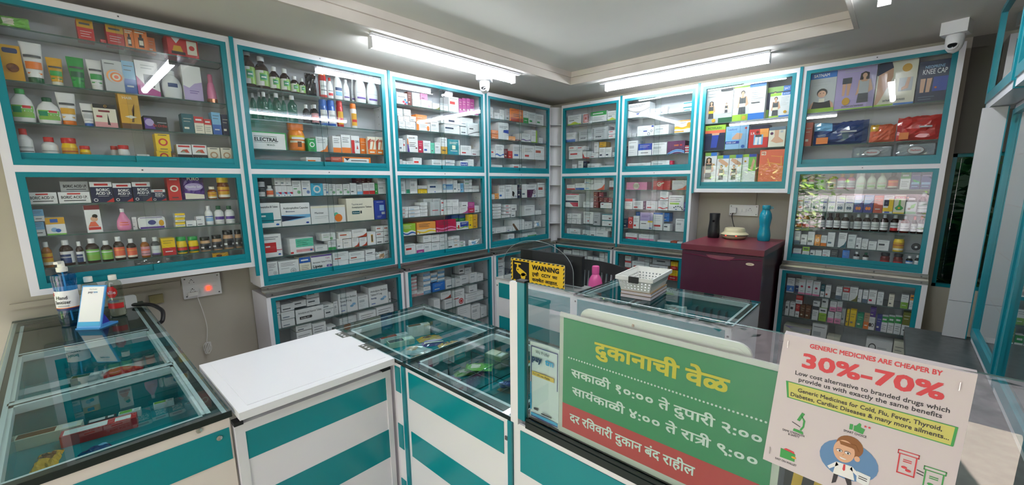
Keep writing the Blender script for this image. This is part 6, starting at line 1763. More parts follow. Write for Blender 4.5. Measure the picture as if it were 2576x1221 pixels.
def paper_notice():
    y = -2.7715
    t = empty('paper_notice', 'white paper notice about cheaper generic medicines hung over the glass screen', 'poster', (0, 0, 0))
    pm = mat('paper', 'cfc5cb', .6); b = MB()
    P = [(2.4575, 1.3715), (2.6465, 1.3685), (2.6455, 1.152), (2.4472, 1.1645)]
    b.prism([P[3], P[2], P[1], P[0]], y, y+.0006, pm)
    b.face([(2.4575, y, 1.3715), (2.6465, y, 1.3685), (2.6465, y+.011, 1.3705), (2.4575, y+.011, 1.3735)], pm); b.prism([(2.4575, 1.35), (2.6465, 1.35), (2.6465, 1.3705), (2.4575, 1.3735)], y+.0105, y+.011, pm)
    b.build('paper', t)
    p = MB(); yy = y-.0003; red = mat('notice_red', 'cf3b45', .5); dk = mat('notice_text', '2c2a31', .5); gr = mat('notice_green', '3a9a4e', .5); hl = mat('notice_highlight', 'c9c46a', .5)
    def T(s, x, z, h, m, mw, al='l', bo=.015, k=0): p.letters(text_mesh(s, bo), x, z, h, yy-.0003*k, m, mw, al, None, True)
    T('GENERIC MEDICINES ARE CHEAPER BY', 2.4885, 1.3585, .0062, red, .1305, 'l', .03)
    T('30%-70%', 2.482, 1.3285, .0205, red, .142, 'l', .028)
    T('Low cost alternative to branded drugs which', 2.4755, 1.3145, .0062, dk, .155); T('provide us with exactly the same benefits', 2.4805, 1.3055, .0062, dk, .1445)
    p.prism([(2.4655, 1.3015), (2.469, 1.2765), (2.638, 1.2735), (2.6395, 1.2995)], yy-.0002, yy, hl); p.prism([(2.4655, 1.3015), (2.4685, 1.3015), (2.4712, 1.2775), (2.469, 1.2775)], yy-.0003, yy, gr); p.prism([(2.636, 1.2742), (2.6385, 1.2742), (2.6395, 1.2995), (2.637, 1.2995)], yy-.0003, yy, gr); p.prism([(2.4655, 1.3015), (2.4656, 1.3005), (2.6395, 1.2985), (2.6395, 1.2995)], yy-.00035, yy, gr); p.prism([(2.469, 1.2765), (2.638, 1.2735), (2.638, 1.2747), (2.469, 1.2777)], yy-.00035, yy, gr)
    T('Generic Medicines for Cold, Flu, Fever, Thyroid,', 2.481, 1.2895, .0058, dk, .146, 'l', .015, 2); T('Diabetes, Cardiac Diseases & many more ailments...', 2.473, 1.2805, .0058, dk, .161, 'l', .015, 2)
    # microscope, wallet, thumb
    p.prism([(2.4805, 1.2275), (2.4935, 1.2265), (2.4925, 1.2305), (2.4815, 1.2315)], yy-.0003, yy, gr); p.prism([(2.484, 1.246), (2.489, 1.2595), (2.4925, 1.258), (2.4875, 1.245)], yy-.0003, yy, gr); p.prism([(2.4885, 1.255), (2.494, 1.248), (2.4935, 1.238), (2.4905, 1.231), (2.4885, 1.2325), (2.4915, 1.239), (2.4915, 1.247)], yy-.0003, yy, gr); p.prism([(2.4785, 1.2405), (2.489, 1.236), (2.4888, 1.2372), (2.4785, 1.2415)], yy-.0003, yy, dk)
    T('SAME STRENGTH', 2.4815, 1.2225, .0032, dk, .027, 'c'); T('& SAFETY', 2.4825, 1.2185, .0032, dk, .014, 'c')
    p.prism([(2.4685, 1.179), (2.487, 1.179), (2.487, 1.191), (2.4685, 1.1935)], yy-.0003, yy, gr); p.prism([(2.472, 1.1935), (2.486, 1.1915), (2.485, 1.1945), (2.475, 1.196)], yy-.0003, yy, red); p.prism(ellipse(2.4855, 1.1855, .003, .0016), yy-.0006, yy, ink('gold')); T('EASY ON WALLET', 2.4765, 1.1725, .0032, dk, .027, 'c')
    p.prism([(2.5425, 1.256), (2.546, 1.2565), (2.546, 1.2645), (2.5425, 1.264)], yy-.0003, yy, gr); p.prism([(2.547, 1.256), (2.557, 1.2545), (2.5585, 1.262), (2.554, 1.2635), (2.554, 1.268), (2.552, 1.269), (2.549, 1.264), (2.547, 1.2635)], yy-.0003, yy, gr); T('SMART CHOICE', 2.549, 1.2505, .0032, dk, .024, 'c')
    for sx in (2.5585, 2.5625): p.prism([(sx+.0018*(1 if i % 2 == 0 else .45)*math.sin(i*PI/5), 1.2665+.0018*(1 if i % 2 == 0 else .45)*math.cos(i*PI/5)) for i in range(10)], yy-.0003, yy, red)
    # doctor drawing in a blue oval
    bl = mat('notice_blue', '5d86b5', .5); sk = ink('skin'); wh = ink('white')
    E_ = lambda cx, cz, rx, rz, m, k: p.prism(ellipse(cx, cz, rx, rz), yy-.0003*k, yy, m)
    E_(2.546, 1.210, .0315, .0285, bl, 1)
    p.prism([(2.534, 1.203), (2.551, 1.2035), (2.5555, 1.184), (2.532, 1.184)], yy-.0006, yy, wh); p.prism([(2.534, 1.203), (2.537, 1.199), (2.5275, 1.189), (2.525, 1.192)], yy-.0006, yy, wh); p.prism([(2.551, 1.2035), (2.5615, 1.194), (2.559, 1.191), (2.549, 1.199)], yy-.0006, yy, wh)
    p.prism([(2.533, 1.184), (2.538, 1.184), (2.5365, 1.172), (2.532, 1.168)], yy-.0006, yy, dk); p.prism([(2.545, 1.184), (2.552, 1.184), (2.554, 1.171), (2.550, 1.171)], yy-.0006, yy, dk); p.prism([(2.542, 1.203), (2.544, 1.203), (2.5445, 1.195), (2.543, 1.193), (2.5415, 1.195)], yy-.0009, yy, red)
    E_(2.5455, 1.231, .0145, .0155, mat('notice_hair', '8a5526', .5), 2); E_(2.5405, 1.222, .0115, .0165, sk, 3); E_(2.555, 1.217, .003, .004, sk, 3); p.prism([(2.534, 1.236), (2.552, 1.236), (2.556, 1.228), (2.548, 1.2305), (2.536, 1.231)], yy-.0012, yy, mat('notice_hair', '8a5526', .5))
    for ex in (2.5355, 2.5445): E_(ex, 1.2215, .0034, .0022, dk, 5); E_(ex, 1.2215, .003, .0018, wh, 6); E_(ex+.0005, 1.2215, .0011, .0013, dk, 7)
    p.prism([(2.5365, 1.2125), (2.5445, 1.2118), (2.5425, 1.2102), (2.538, 1.2106)], yy-.0015, yy, wh); p.prism([(2.539, 1.2155), (2.541, 1.2165), (2.5412, 1.2185)], yy-.0015, yy, ink('tan'))
    p.prism([(2.5565, 1.200), (2.571, 1.198), (2.570, 1.182), (2.5575, 1.185)], yy-.0012, yy, ink('pearl'))
    for k in range(2): p.prism([(2.559, 1.1945-.003*k), (2.568, 1.1935-.003*k), (2.568, 1.1925-.003*k), (2.559, 1.1935-.003*k)], yy-.0015, yy, dk)
    for (jx, jz, m) in ((2.6025, 1.233, red), (2.6275, 1.222, gr)):
        for (a, c, e, g) in ((-.010, .010, .011, .012), (-.010, .010, .0155, .0165), (-.010, -.009, .011, .0165), (.009, .010, .011, .0165), (-.0085, -.0072, -.015, .011), (.0072, .0085, -.015, .011), (-.0085, .0085, -.016, -.0145), (-.004, .004, .004, .005), (-.004, .004, .0015, .0025)): p.prism([(jx+a, jz+e), (jx+c, jz+e), (jx+c, jz+g), (jx+a, jz+g)], yy-.0004, yy, m)
        E_(jx-.002, jz-.006, .0028, .0016, m, 2); E_(jx+.002, jz-.009, .0028, .0016, m, 2)
    for k in (0, .004): p.prism([(2.612, 1.226+k), (2.6185, 1.2245+k), (2.6185, 1.2235+k), (2.612, 1.225+k)], yy-.0004, yy, dk)
    p.build('print', t)
    s = MB()
    for (sx, sz) in ((2.4625, 1.352), (2.634, 1.345), (2.4545, 1.178)): s.box(sx, sx+.0008, yy-.0012, yy+.0002, sz, sz+.011, M_STEEL)
    s.build('staples', t)
paper_notice()

# ------------------------------------------------------------------ on and behind the cash counter
def cash_desk_things():
    ZW = HC+.0035
    # clear arched shield with the warning plate
    t = empty('acrylic_shield', 'clear arched acrylic shield standing on the cash counter before the monitor', 'shield', (0, 0, 0))
    arch = [(.866, ZW), (1.366, ZW), (1.364, 1.12)]
    arch += [(1.364-.25+.25*math.cos(a)-.0, 1.118+.157*math.sin(a)) for a in [math.radians(8*i) for i in range(1, 23)]]+[(.864, 1.12)]
    b = MB(); b.prism(arch, -1.688, -1.684, clear('acrylic', 'eef2f2', 0, 1.4), mat('acrylic_edge', '8c9496', .2)); b.build('sheet', t)
    e = MB(); e.tube([(x, -1.686, z) for x, z in arch[1:]]+[(.866, -1.686, ZW+.002)], .0016, mat('acrylic_edge', '8c9496', .2), 6); e.build('sheet_edge', t)
    t = empty('warning_sign', 'yellow and black CCTV warning plate in front of the monitor', 'sign', (0, 0, 0))
    y = -1.692; x0, x1, z0, z1 = .929, 1.313, 1.0275, 1.1615
    yl = mat('sign_yellow', 'f4c62e', .35); bk = mat('sign_black', '1b1a1d', .35)
    b = MB(); b.prism(rrect(x0, x1, z0, z1, .006), y, y+.003, mat('sign_edge', 'd8cfa8', .4)); b.build('plate', t)
    p = MB(); p.prism(rrect(x0+.0015, x1-.0015, z0+.0015, z1-.0015, .006), y-.0003, y, yl)
    n = 13; bw = .0085; st = (x1-x0)/n
    for i in range(n):
        a = x0+.004+i*st
        for (e, g) in ((z1-.0085, z1-.0015), (z0+.0015, z0+.0085)): p.prism([(a, e), (a+st*.5, e), (min(a+st*.72, x1-.002), g), (a+st*.22, g)], y-.0006, y-.0003, bk)
    m = 5; sz = (z1-z0-.02)/m
    for i in range(m):
        c = z0+.010+i*sz
        for (e, g) in ((x0+.0015, x0+.009), (x1-.009, x1-.0015)): p.prism([(e, c), (g, c+sz*.4), (g, c+sz*.9), (e, c+sz*.5)], y-.0006, y-.0003, bk)
    p.prism(rrect(.945, 1.069, 1.036, 1.148, .003), y-.0006, y-.0003, bk)
    yy = y-.0009
    p.prism([(.958, 1.128), (1.006, 1.128), (1.006, 1.136), (.958, 1.136)], yy, y-.0006, yl); p.prism([(.977, 1.108), (.988, 1.108), (.988, 1.128), (.977, 1.128)], yy, y-.0006, yl)
    p.prism([(.972, 1.108), (.994, 1.112), (1.048, 1.083), (1.052, 1.07), (1.02, 1.062), (.99, 1.076), (.972, 1.09)], yy, y-.0006, yl); p.prism(ellipse(1.024, 1.062, .018, .02), yy, y-.0006, yl); p.prism(ellipse(.985, 1.097, .005, .004), yy-.0004, yy, bk)
    p.prism([(1.012, 1.078), (1.03, 1.084), (1.05, 1.074), (1.046, 1.07), (1.03, 1.079), (1.014, 1.074)], yy-.0004, yy, bk)
    p.letters(text_mesh('WARNING', .045), 1.0895, 1.1125, .0255, yy, bk, .188, 'l', None, True)
    p.letters(deva(['तु', ('h', 'म'), 'ही'], .03), 1.0905, 1.079, .0175, yy, bk, .058); p.letters(text_mesh('CCTV', .045), 1.158, 1.079, .0165, yy, bk, .062); p.letters(deva([('h', 'च'), 'या'], .03), 1.232, 1.079, .0165, yy, bk, .046)
    p.letters(deva(['क', ('h', 'क'), 'षेत', ' ', 'आहात.'], .03), 1.0905, 1.046, .0175, yy, bk, .18, 'l', None, True)
    p.build('print', t)
    # monitor seen from behind
    t = empty('computer_monitor', 'black monitor turned away from the customers behind the warning sign', 'monitor', (0, 0, 0))
    b = MB(); b.box(.936, 1.366, -1.612, -1.585, ZW+.012, 1.2025, M_BLACK); b.build('back_case', t, bevel=.004)
    b = MB(); b.box(1.05, 1.25, -1.628, -1.612, 1.04, 1.15, M_BLACK); b.build('bulge', t, bevel=.004)
    l = MB(); l.letters(text_mesh('acer', .02), 1.268, 1.166, .017, -1.6128, mat('logo_grey', '44464d', .2), .075); l.build('logo', t)
    s = MB(); s.box(.95, 1.352, -1.585, -1.583, ZW+.02, 1.19, mat('dark_screen', '0b0c10', .1)); s.build('screen', t)
    f = MB(); f.box(1.10, 1.20, -1.60, -1.535, ZW, ZW+.012, M_BLACK); f.build('foot', t, bevel=.003)
    # chair behind the counter
    t = empty('plastic_chair', 'black slotted plastic chair behind the monitor', 'chair', (0, 0, 0))
    bl = mat('chair_black', '1a1b1e', .5); cx, y0 = .97, -.90; top = 1.035
    def back_pt(u, v): # u -1..1 across, v 0..1 up
        return (cx+u*.25*(1-.08*(1-v)), y0+.05-.07*(1-abs(u)**2)+.05*v, .47+v*(top-.47-.045*abs(u)**2.2))
    b = MB()
    def strip(u0, u1, v0, v1, nu=1, nv=1, th=.008):
        for i in range(nu):
            for j in range(nv):
                a, c = u0+(u1-u0)*i/nu, u0+(u1-u0)*(i+1)/nu; e, g = v0+(v1-v0)*j/nv, v0+(v1-v0)*(j+1)/nv
                q = [back_pt(a, e), back_pt(c, e), back_pt(c, g), back_pt(a, g)]
                b.face(q, bl); b.face([(x, y+th, z) for x, y, z in reversed(q)], bl)
                for k in range(4):
                    s_, r_ = q[k], q[(k+1) % 4]; b.face([s_, (s_[0], s_[1]+th, s_[2]), (r_[0], r_[1]+th, r_[2]), r_], bl)
    strip(-1, 1, .86, 1, 14, 1); strip(-1, 1, .54, .62, 14, 1); strip(-1, 1, .0, .18, 14, 1); strip(-1, -.88, .18, .86, 1, 4); strip(.88, 1, .18, .86, 1, 4)
    for i in range(13):
        u = -.84+.14*i; strip(u-.036, u+.036, .62, .86, 1, 2); strip(u-.036, u+.036, .18, .54, 1, 2)
    b.build('backrest', t)
    s = MB(); s.box(cx-.25, cx+.25, y0+.03, y0+.47, .42, .45, bl); s.build('seat', t, bevel=.008)
    for sx in (-.235, .235):
        a = MB(); a.tube([(cx+sx, y0+.05, .74), (cx+sx*1.08, y0+.25, .69), (cx+sx*1.08, y0+.44, .66), (cx+sx, y0+.45, .44)], .014, bl); a.build('armrest', t)
        for sy in (.05, .44): g = MB(); g.tube([(cx+sx, y0+sy, .43), (cx+sx*1.1, y0+sy, 0)], .018, bl); g.build('leg', t)
    # desk shelf and pink bottle
    t = empty('keyboard_desk', 'low white desk shelf behind the cash counter', 'desk', (0, 0, 0))
    b = MB(); b.box(.83, 1.37, -1.245, -1.03, .795, .815, M_WHITEP); b.build('desktop', t)
    for x in (.84, 1.35): g = MB(); g.box(x, x+.015, -1.24, -1.04, 0, .795, M_WHITEP); g.build('side_panel', t)
    bt = MB(); pk = mat('bottle_pink', 'dd5f9b', .25); bx, by = 1.155, -1.115
    bt.lathe([(.03, .8152), (.043, .82), (.046, .86), (.046, .935), (.04, .965), (.026, .99), (.021, .998)], pk, bx, by, 24); o = bt.build('water_bottle'); tag(o, 'pink plastic water bottle between the monitor and the white basket', 'bottle')
    c = MB(); c.lathe([(.0225, .997), (.024, 1.0), (.024, 1.046), (.021, 1.051), (.008, 1.052)], mat('cap_pink', 'e3609f', .4), bx, by, 22); c.build('cap', o)
    # books and basket
    def book(label, z, h, dx, col, x0=1.588, y0=-1.607):
        t = empty('register_book', label, 'book', (1.652+dx, -1.468, z), math.radians(5))
        w, d = .155, .245
        p = MB(); p.box(-w/2+.003, w/2-.002, -d/2+.002, d/2-.003, .0015, h-.0015, mat('page_edges', 'd9cfd6', .7)); p.build('pages', t)
        c = MB(); c.box(-w/2, w/2, -d/2, d/2, 0, .0015, col); c.box(-w/2, w/2, -d/2, d/2, h-.0015, h, col); c.build('cover', t)
    book('thick ledger book under the basket, lower of two on the glass', HC+.0003, .019, 0, mat('cover_dark', '3a3235', .5)); book('thin ledger book directly beneath the white basket', HC+.0196, .017, .001, mat('cover_tan', '9a7b58', .5))
    t = empty('plastic_basket', 'white perforated plastic basket with black clip on top of the ledgers', 'basket', (1.648, -1.462, HC+.0369), math.radians(5))
    wb = mat('basket_white', 'e6e6e2', .4); bw, bd, bh = .088, .143, .073
    b = MB()
    b.box(-bw*.82, bw*.82, -bd*.86, bd*.86, 0, .003, wb)
    def wall(p0, p1, q0, q1, n):
        # wall quad p0,p1 (bottom) q0,q1 (top) with rows of square holes
        P0, P1, Q0, Q1 = map(Vector, (p0, p1, q0, q1)); nrm = (P1-P0).cross(Q0-P0).normalized()*.0022
        def pt(u, v): return (P0.lerp(P1, u)).lerp(Q0.lerp(Q1, u), v)
        us = [0.0]; vs = [0, .12, .22, .33, .43, .54, .64, .75, 1]
        for i in range(n): us += [(i+.3)/n, (i+.7)/n]
        us.append(1.0)
        for j in range(len(vs)-1):
            for i in range(len(us)-1):
                if j % 2 == 1 and i % 2 == 1 and j < 7: continue
                q = [pt(us[i], vs[j]), pt(us[i+1], vs[j]), pt(us[i+1], vs[j+1]), pt(us[i], vs[j+1])]
                b.face(q, wb); b.face([v-nrm for v in reversed(q)], wb)
    k = .82; e = .86
    B = [(-bw*k, -bd*e, .001), (bw*k, -bd*e, .001), (bw*k, bd*e, .001), (-bw*k, bd*e, .001)]; T_ = [(-bw, -bd, bh), (bw, -bd, bh), (bw, bd, bh), (-bw, bd, bh)]
    for i, n in ((0, 9), (1, 14), (2, 9), (3, 14)): wall(B[i], B[(i+1) % 4], T_[i], T_[(i+1) % 4], n)
    b.build('body', t)
    r = MB(); o = .006
    for (a, c, p, q) in ((-bw-o, bw+o, -bd-o, -bd+.001), (-bw-o, bw+o, bd-.001, bd+o), (-bw-o, -bw+.001, -bd, bd), (bw-.001, bw+o, -bd, bd)): r.box(a, c, p, q, bh-.016, bh+.003, wb)
    r.build('rim', t, bevel=.002)
    c = MB(); c.box(-.025, .025, -bd-o-.004, -bd-o+.003, bh-.026, bh+.005, M_BLACK); c.build('clip', t, bevel=.0015)
    c = MB(); c.box(-.025, .025, bd+o-.003, bd+o+.004, bh-.026, bh+.005, M_BLACK); c.build('clip', t, bevel=.0015)
    # contents of the cash counter
    def flat(name, label, cat, x, y, w, d, h, rz, col, z=.9004, prt=None):
        b = MB(); b.box(-w/2, w/2, -d/2, d/2, 0, h, ink(col)); 
        if prt: b.box(-w*.4, w*.4, -d*.3, d*.3, h, h+.0003, ink(prt))
        o = b.build(name, None, (x, y, z), math.radians(rz)); tag(o, label, cat); return o
    flat('paper_box', 'flat white box in the cash counter tray at the monitor end', 'box', 1.50, -1.50, .09, .05, .02, 8, 'white', prt='grey')
    flat('paper_box', 'second white box in the cash counter tray near the ledgers', 'box', 1.60, -1.40, .05, .1, .02, -12, 'white', prt='sky')
    flat('coin_tray', 'shallow rust coloured heap tray in the cash counter', 'tray', 1.95, -1.45, .17, .09, .018, 4, 'coral', prt='rust')
    flat('paper_box', 'small white box at the fridge end of the cash counter tray', 'box', 2.06, -1.40, .035, .06, .03, 2, 'white', prt='grey')
    bt = MB(); bt.lathe([(.018, 0), (.018, .045), (.010, .05), (.010, .062)], ink('white'), n=16); o = bt.build('pill_bottle', None, (1.74, -1.47, .9004)); tag(o, 'small white pill bottle lying open in the cash counter tray', 'bottle'); 
    pg = make_pouch('plastic_bag', .11, .07, ['white'], 77, .03); pg.location = (1.79, -1.40, .9004); pg.rotation_euler = (0, 0, math.radians(12)); tag(pg, 'crumpled white plastic bag in the cash counter tray', 'bag')
cash_desk_things()

# ------------------------------------------------------------------ fridge and what stands on it
def fridge():
    t = empty('fridge', 'small maroon single door fridge in the gap of the back cases', 'fridge', (0, 0, 0))
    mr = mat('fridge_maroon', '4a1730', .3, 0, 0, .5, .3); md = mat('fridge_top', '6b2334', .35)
    x0, x1, yf, yb, zt = 1.488, 1.99, -.525, .12, 1.165
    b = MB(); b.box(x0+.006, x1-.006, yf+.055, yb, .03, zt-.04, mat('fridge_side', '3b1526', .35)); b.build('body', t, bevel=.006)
    d = MB(); d.box(x0+.002, x1-.002, yf+.004, yf+.05, .06, zt-.043, mr); d.build('door', t, bevel=.01)
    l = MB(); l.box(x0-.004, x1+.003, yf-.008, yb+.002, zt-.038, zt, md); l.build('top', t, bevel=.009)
    h = MB(); cx = (x0+x1)/2; n = 24
    pts = [(x0+.01+(x1-x0-.02)*i/n, yf+.002, zt-.066-.016*math.exp(-((i/n-.5)/.17)**2)-.006*math.sin(PI*i/n)) for i in range(n+1)]
    h.tube(pts, .0035, mat('fridge_handle', '6a2640', .25), 6); h.prism([(cx-.09, zt-.06), (cx+.09, zt-.06), (cx+.06, zt-.088), (cx-.06, zt-.088)], yf+.001, yf+.004, mat('fridge_grip', '8a4a58', .25)); h.build('handle', t)
    g = MB(); g.prism(ellipse(1.917, 1.069, .024, .009), yf+.0015, yf+.005, mat('badge_cream', 'd9ceb0', .3)); g.ln = None; g.letters(text_mesh('ULTRA', .01), 1.917, 1.067, .005, yf+.0012, ink('brown'), .03, 'c'); g.build('badge', t)
    for (x, y) in ((x0+.05, yf+.1), (x1-.05, yf+.1), (x0+.05, yb-.05), (x1-.05, yb-.05)): f = MB(); f.lathe([(.018, 0), (.018, .031)], M_BLACK, x, y, 12); f.build('foot', t)
    z = zt+.0002
    b = MB(); b.lathe([(.038, z), (.041, z+.004), (.042, z+.05), (.037, z+.10), (.035, z+.13), (.037, z+.183), (.036, z+.186)], M_BLACK, 1.551, -.06, 26); o = b.build('room_freshener'); tag(o, 'black waisted cylinder gadget standing on the maroon fridge', 'gadget')
    c = MB(); c.lathe([(.008, 0), (.008, .004)], mat('dark_screen', '0b0c10', .1), n=14); q = c.build('nozzle', o, (1.556, -.098, z+.13)); q.rotation_euler = (PI/2, 0, 0)
    cr = mat('warmer_cream', 'd3cba6', .35)
    t = empty('electric_warmer', 'round cream electric gadget with red lamps standing on the maroon fridge', 'appliance', (1.690, -.035, z))
    b = MB(); b.lathe([(.06, 0), (.075, .006), (.088, .022), (.09, .027)], cr, n=34); b.build('base', t)
    b = MB(); b.lathe([(.0895, .027), (.0895, .033)], M_BLACK, n=34); b.build('band', t)
    b = MB(); b.lathe([(.094, .033), (.094, .036), (.072, .052), (.068, .075), (.064, .081), (.03, .083)], cr, n=34); b.build('lid', t)
    for a in (-24, 22): k = MB(); k.lathe([(.005, 0), (.004, .003)], mat('red_lamp', 'ff2a20', .4, 0, 3), n=12); q = k.build('lamp', t, (.0895*math.sin(math.radians(a)), -.0895*math.cos(math.radians(a)), .030)); q.rotation_euler = (PI/2, 0, math.radians(a))
    bt = clear('bottle_teal', '2a9db0', .05, 1.4); 
    b = MB(); b.lathe([(.036, z), (.040, z+.006), (.041, z+.04), (.036, z+.075), (.032, z+.10), (.036, z+.135), (.040, z+.165), (.036, z+.195), (.026, z+.215), (.022, z+.225)], mat('bottle_teal_body', '11869f', .18), 1.882, -.03, 28); o = b.build('water_bottle'); tag(o, 'teal waisted plastic water bottle standing on the maroon fridge', 'bottle')
    c = MB(); c.lathe([(.0245, z+.224), (.026, z+.227), (.026, z+.250), (.023, z+.254)], mat('cap_teal', '0f7f95', .35), 1.882, -.03, 24); c.build('cap', o)
    c = MB(); c.tube([(1.902, -.03, z+.24), (1.922, -.03, z+.243), (1.926, -.03, z+.235), (1.904, -.03, z+.229)], .003, mat('cap_teal', '0f7f95', .35)); c.build('cap_strap', o)
fridge()
def socket_board(name, label, w, h, loc, rz, kind):
    t = empty(name, label, 'socket board', loc, rz)
    wm = mat('switch_white', 'dcdcdc', .35)
    b = MB(); b.box(-w/2, w/2, -.022, 0, -h/2, h/2, wm); b.build('plate', t, bevel=.003)
    for (x, zz) in ((-w/2+.012, h/2-.012), (w/2-.012, h/2-.012), (-w/2+.012, -h/2+.012), (w/2-.012, -h/2+.012)):
        s = MB(); s.lathe([(.004, 0), (.003, .002)], M_SCREW, n=10); o = s.build('screw', t, (x, -.022, zz)); o.rotation_euler = (PI/2, 0, 0)
    def holes(x, zz):
        k = MB()
        for (a, c, r) in ((0, .011, .0028), (-.01, -.004, .0022), (.01, -.004, .0022), (-.006, .006, .0018), (.006, .006, .0018)): k.prism(ellipse(x+a, zz+c, r, r, 10), -.0226, -.022, M_HOLE)
        k.build('socket_holes', t)
    def switch(x, zz, lit=False):
        k = MB(); k.box(x-.008, x+.008, -.027, -.0215, zz-.011, zz+.011, mat('neon_red', 'ff3018', .3, 0, 4) if lit else wm); k.build('switch', t, bevel=.0015)
    if kind == 1:
        holes(-.045, .03); holes(-.045, -.02); switch(-.005, -.022); switch(.025, -.018, True); switch(.052, -.02)
    else:
        holes(.045, .005); holes(-.06, 0); switch(-.018, .0); switch(.01, .0); k = MB(); k.box(.028, .062, -.026, -.0215, -.022, -.006, wm); k.build('fuse_cover', t)
    return t
socket_board('socket_board', 'square white socket board with lit red switch below the sanitizer case', .170, .119, (WL-.0, -2.981, 1.057), PI/2, 1)
socket_board('socket_board', 'long white socket board on the wall above the maroon fridge', .202, .084, (1.689, WB, 1.366), 0, 2)
def cords():
    wm = mat('cord_white', 'd9d8d4', .45)
    t = empty('phone_charger', 'white plug and thin white cord hanging from the square socket board', 'charger', (0, 0, 0))
    b = MB(); b.box(-.15+.0, -.168, -3.05, -3.005, 1.012, 1.032, wm); b.build('plug', t, bevel=.003)
    c = MB(); pts = [(-.16, -3.012, 1.012), (-.155, -3.005, .97), (-.168, -2.992, .90), (-.172, -2.985, .82), (-.172, -2.995, .74)]
    def smooth(P, n=6):
        P = [Vector(p) for p in P]; out = []
        for i in range(len(P)-1):
            a, b_, c_, d = P[max(i-1, 0)], P[i], P[i+1], P[min(i+2, len(P)-1)]
            for k in range(n):
                q = k/n; out.append(.5*((2*b_)+(c_-a)*q+(2*a-5*b_+4*c_-d)*q*q+(3*b_-a-3*c_+d)*q**3))
        return out+[P[-1]]
    c.tube(smooth(pts), .0018, wm, 6)
    for k in range(5): c.tube([(-.172+.004*k, -2.995+.018*math.sin(a+k)*(1-.1*k), .705+.032*math.cos(a*(1+.1*k))) for a in [2*PI*i/16 for i in range(17)]], .0016, wm, 5)
    c.build('cord', t)
    b = MB(); b.tube(smooth([(1.622, WB-.03, 1.352), (1.618, WB-.05, 1.325), (1.65, .06, 1.275), (1.67, .05, 1.23), (1.688, .052, 1.195)]), .003, M_BLACK, 7); o = b.build('power_cord'); tag(o, 'black power cord from the fridge wall socket to the cream gadget', 'cord')
    k = MB(); k.box(1.60, 1.642, WB-.048, WB-.0232, 1.345, 1.385, mat('switch_white', 'dcdcdc', .35)); k.build('plug', o, bevel=.004)
    b = MB(); b.tube(smooth([(-.10, -3.33, HC+.009), (-.07, -3.27, HC+.012), (0, -3.225, HC+.016), (.07, -3.205, HC+.012), (.13, -3.195, HC+.0), (.17, -3.205, HC-.03), (.13, -3.216, HC-.05)]), .0085, mat('hose_black', '141417', .5), 9); o = b.build('black_cable'); tag(o, 'thick black ribbed cable curling over the edge of the socket wall counter', 'cable')
    b = MB(); b.box(WL, WL+.016, -3.655, -3.072, 1.075, 1.10, M_WALL); b.box(WL, WL+.02, -3.205, -3.15, 1.0, 1.045, mat('old_cover', '8a8158', .6)); o = b.build('wire_trunking'); tag(o, 'painted wire trunking on the wall behind the sanitizer bottles', 'trunking')
    b = MB(); b.box(1.748, 1.768, WB-.012, WB, 1.41, 1.51, M_WALL); o = b.build('wire_trunking'); tag(o, 'short painted wire trunking above the long socket board', 'trunking')
    b = MB(); b.prism(rrect(-.05, .05, -.03, .03, .012), 0, .018, mat('scanner_white', 'd5d6d8', .4)); o = b.build('white_clip', None, (-.07, -3.31, HC+.0302), PI/2); tag(o, 'small white plastic handle lying by the black cable at the wall', 'handle')
cords()

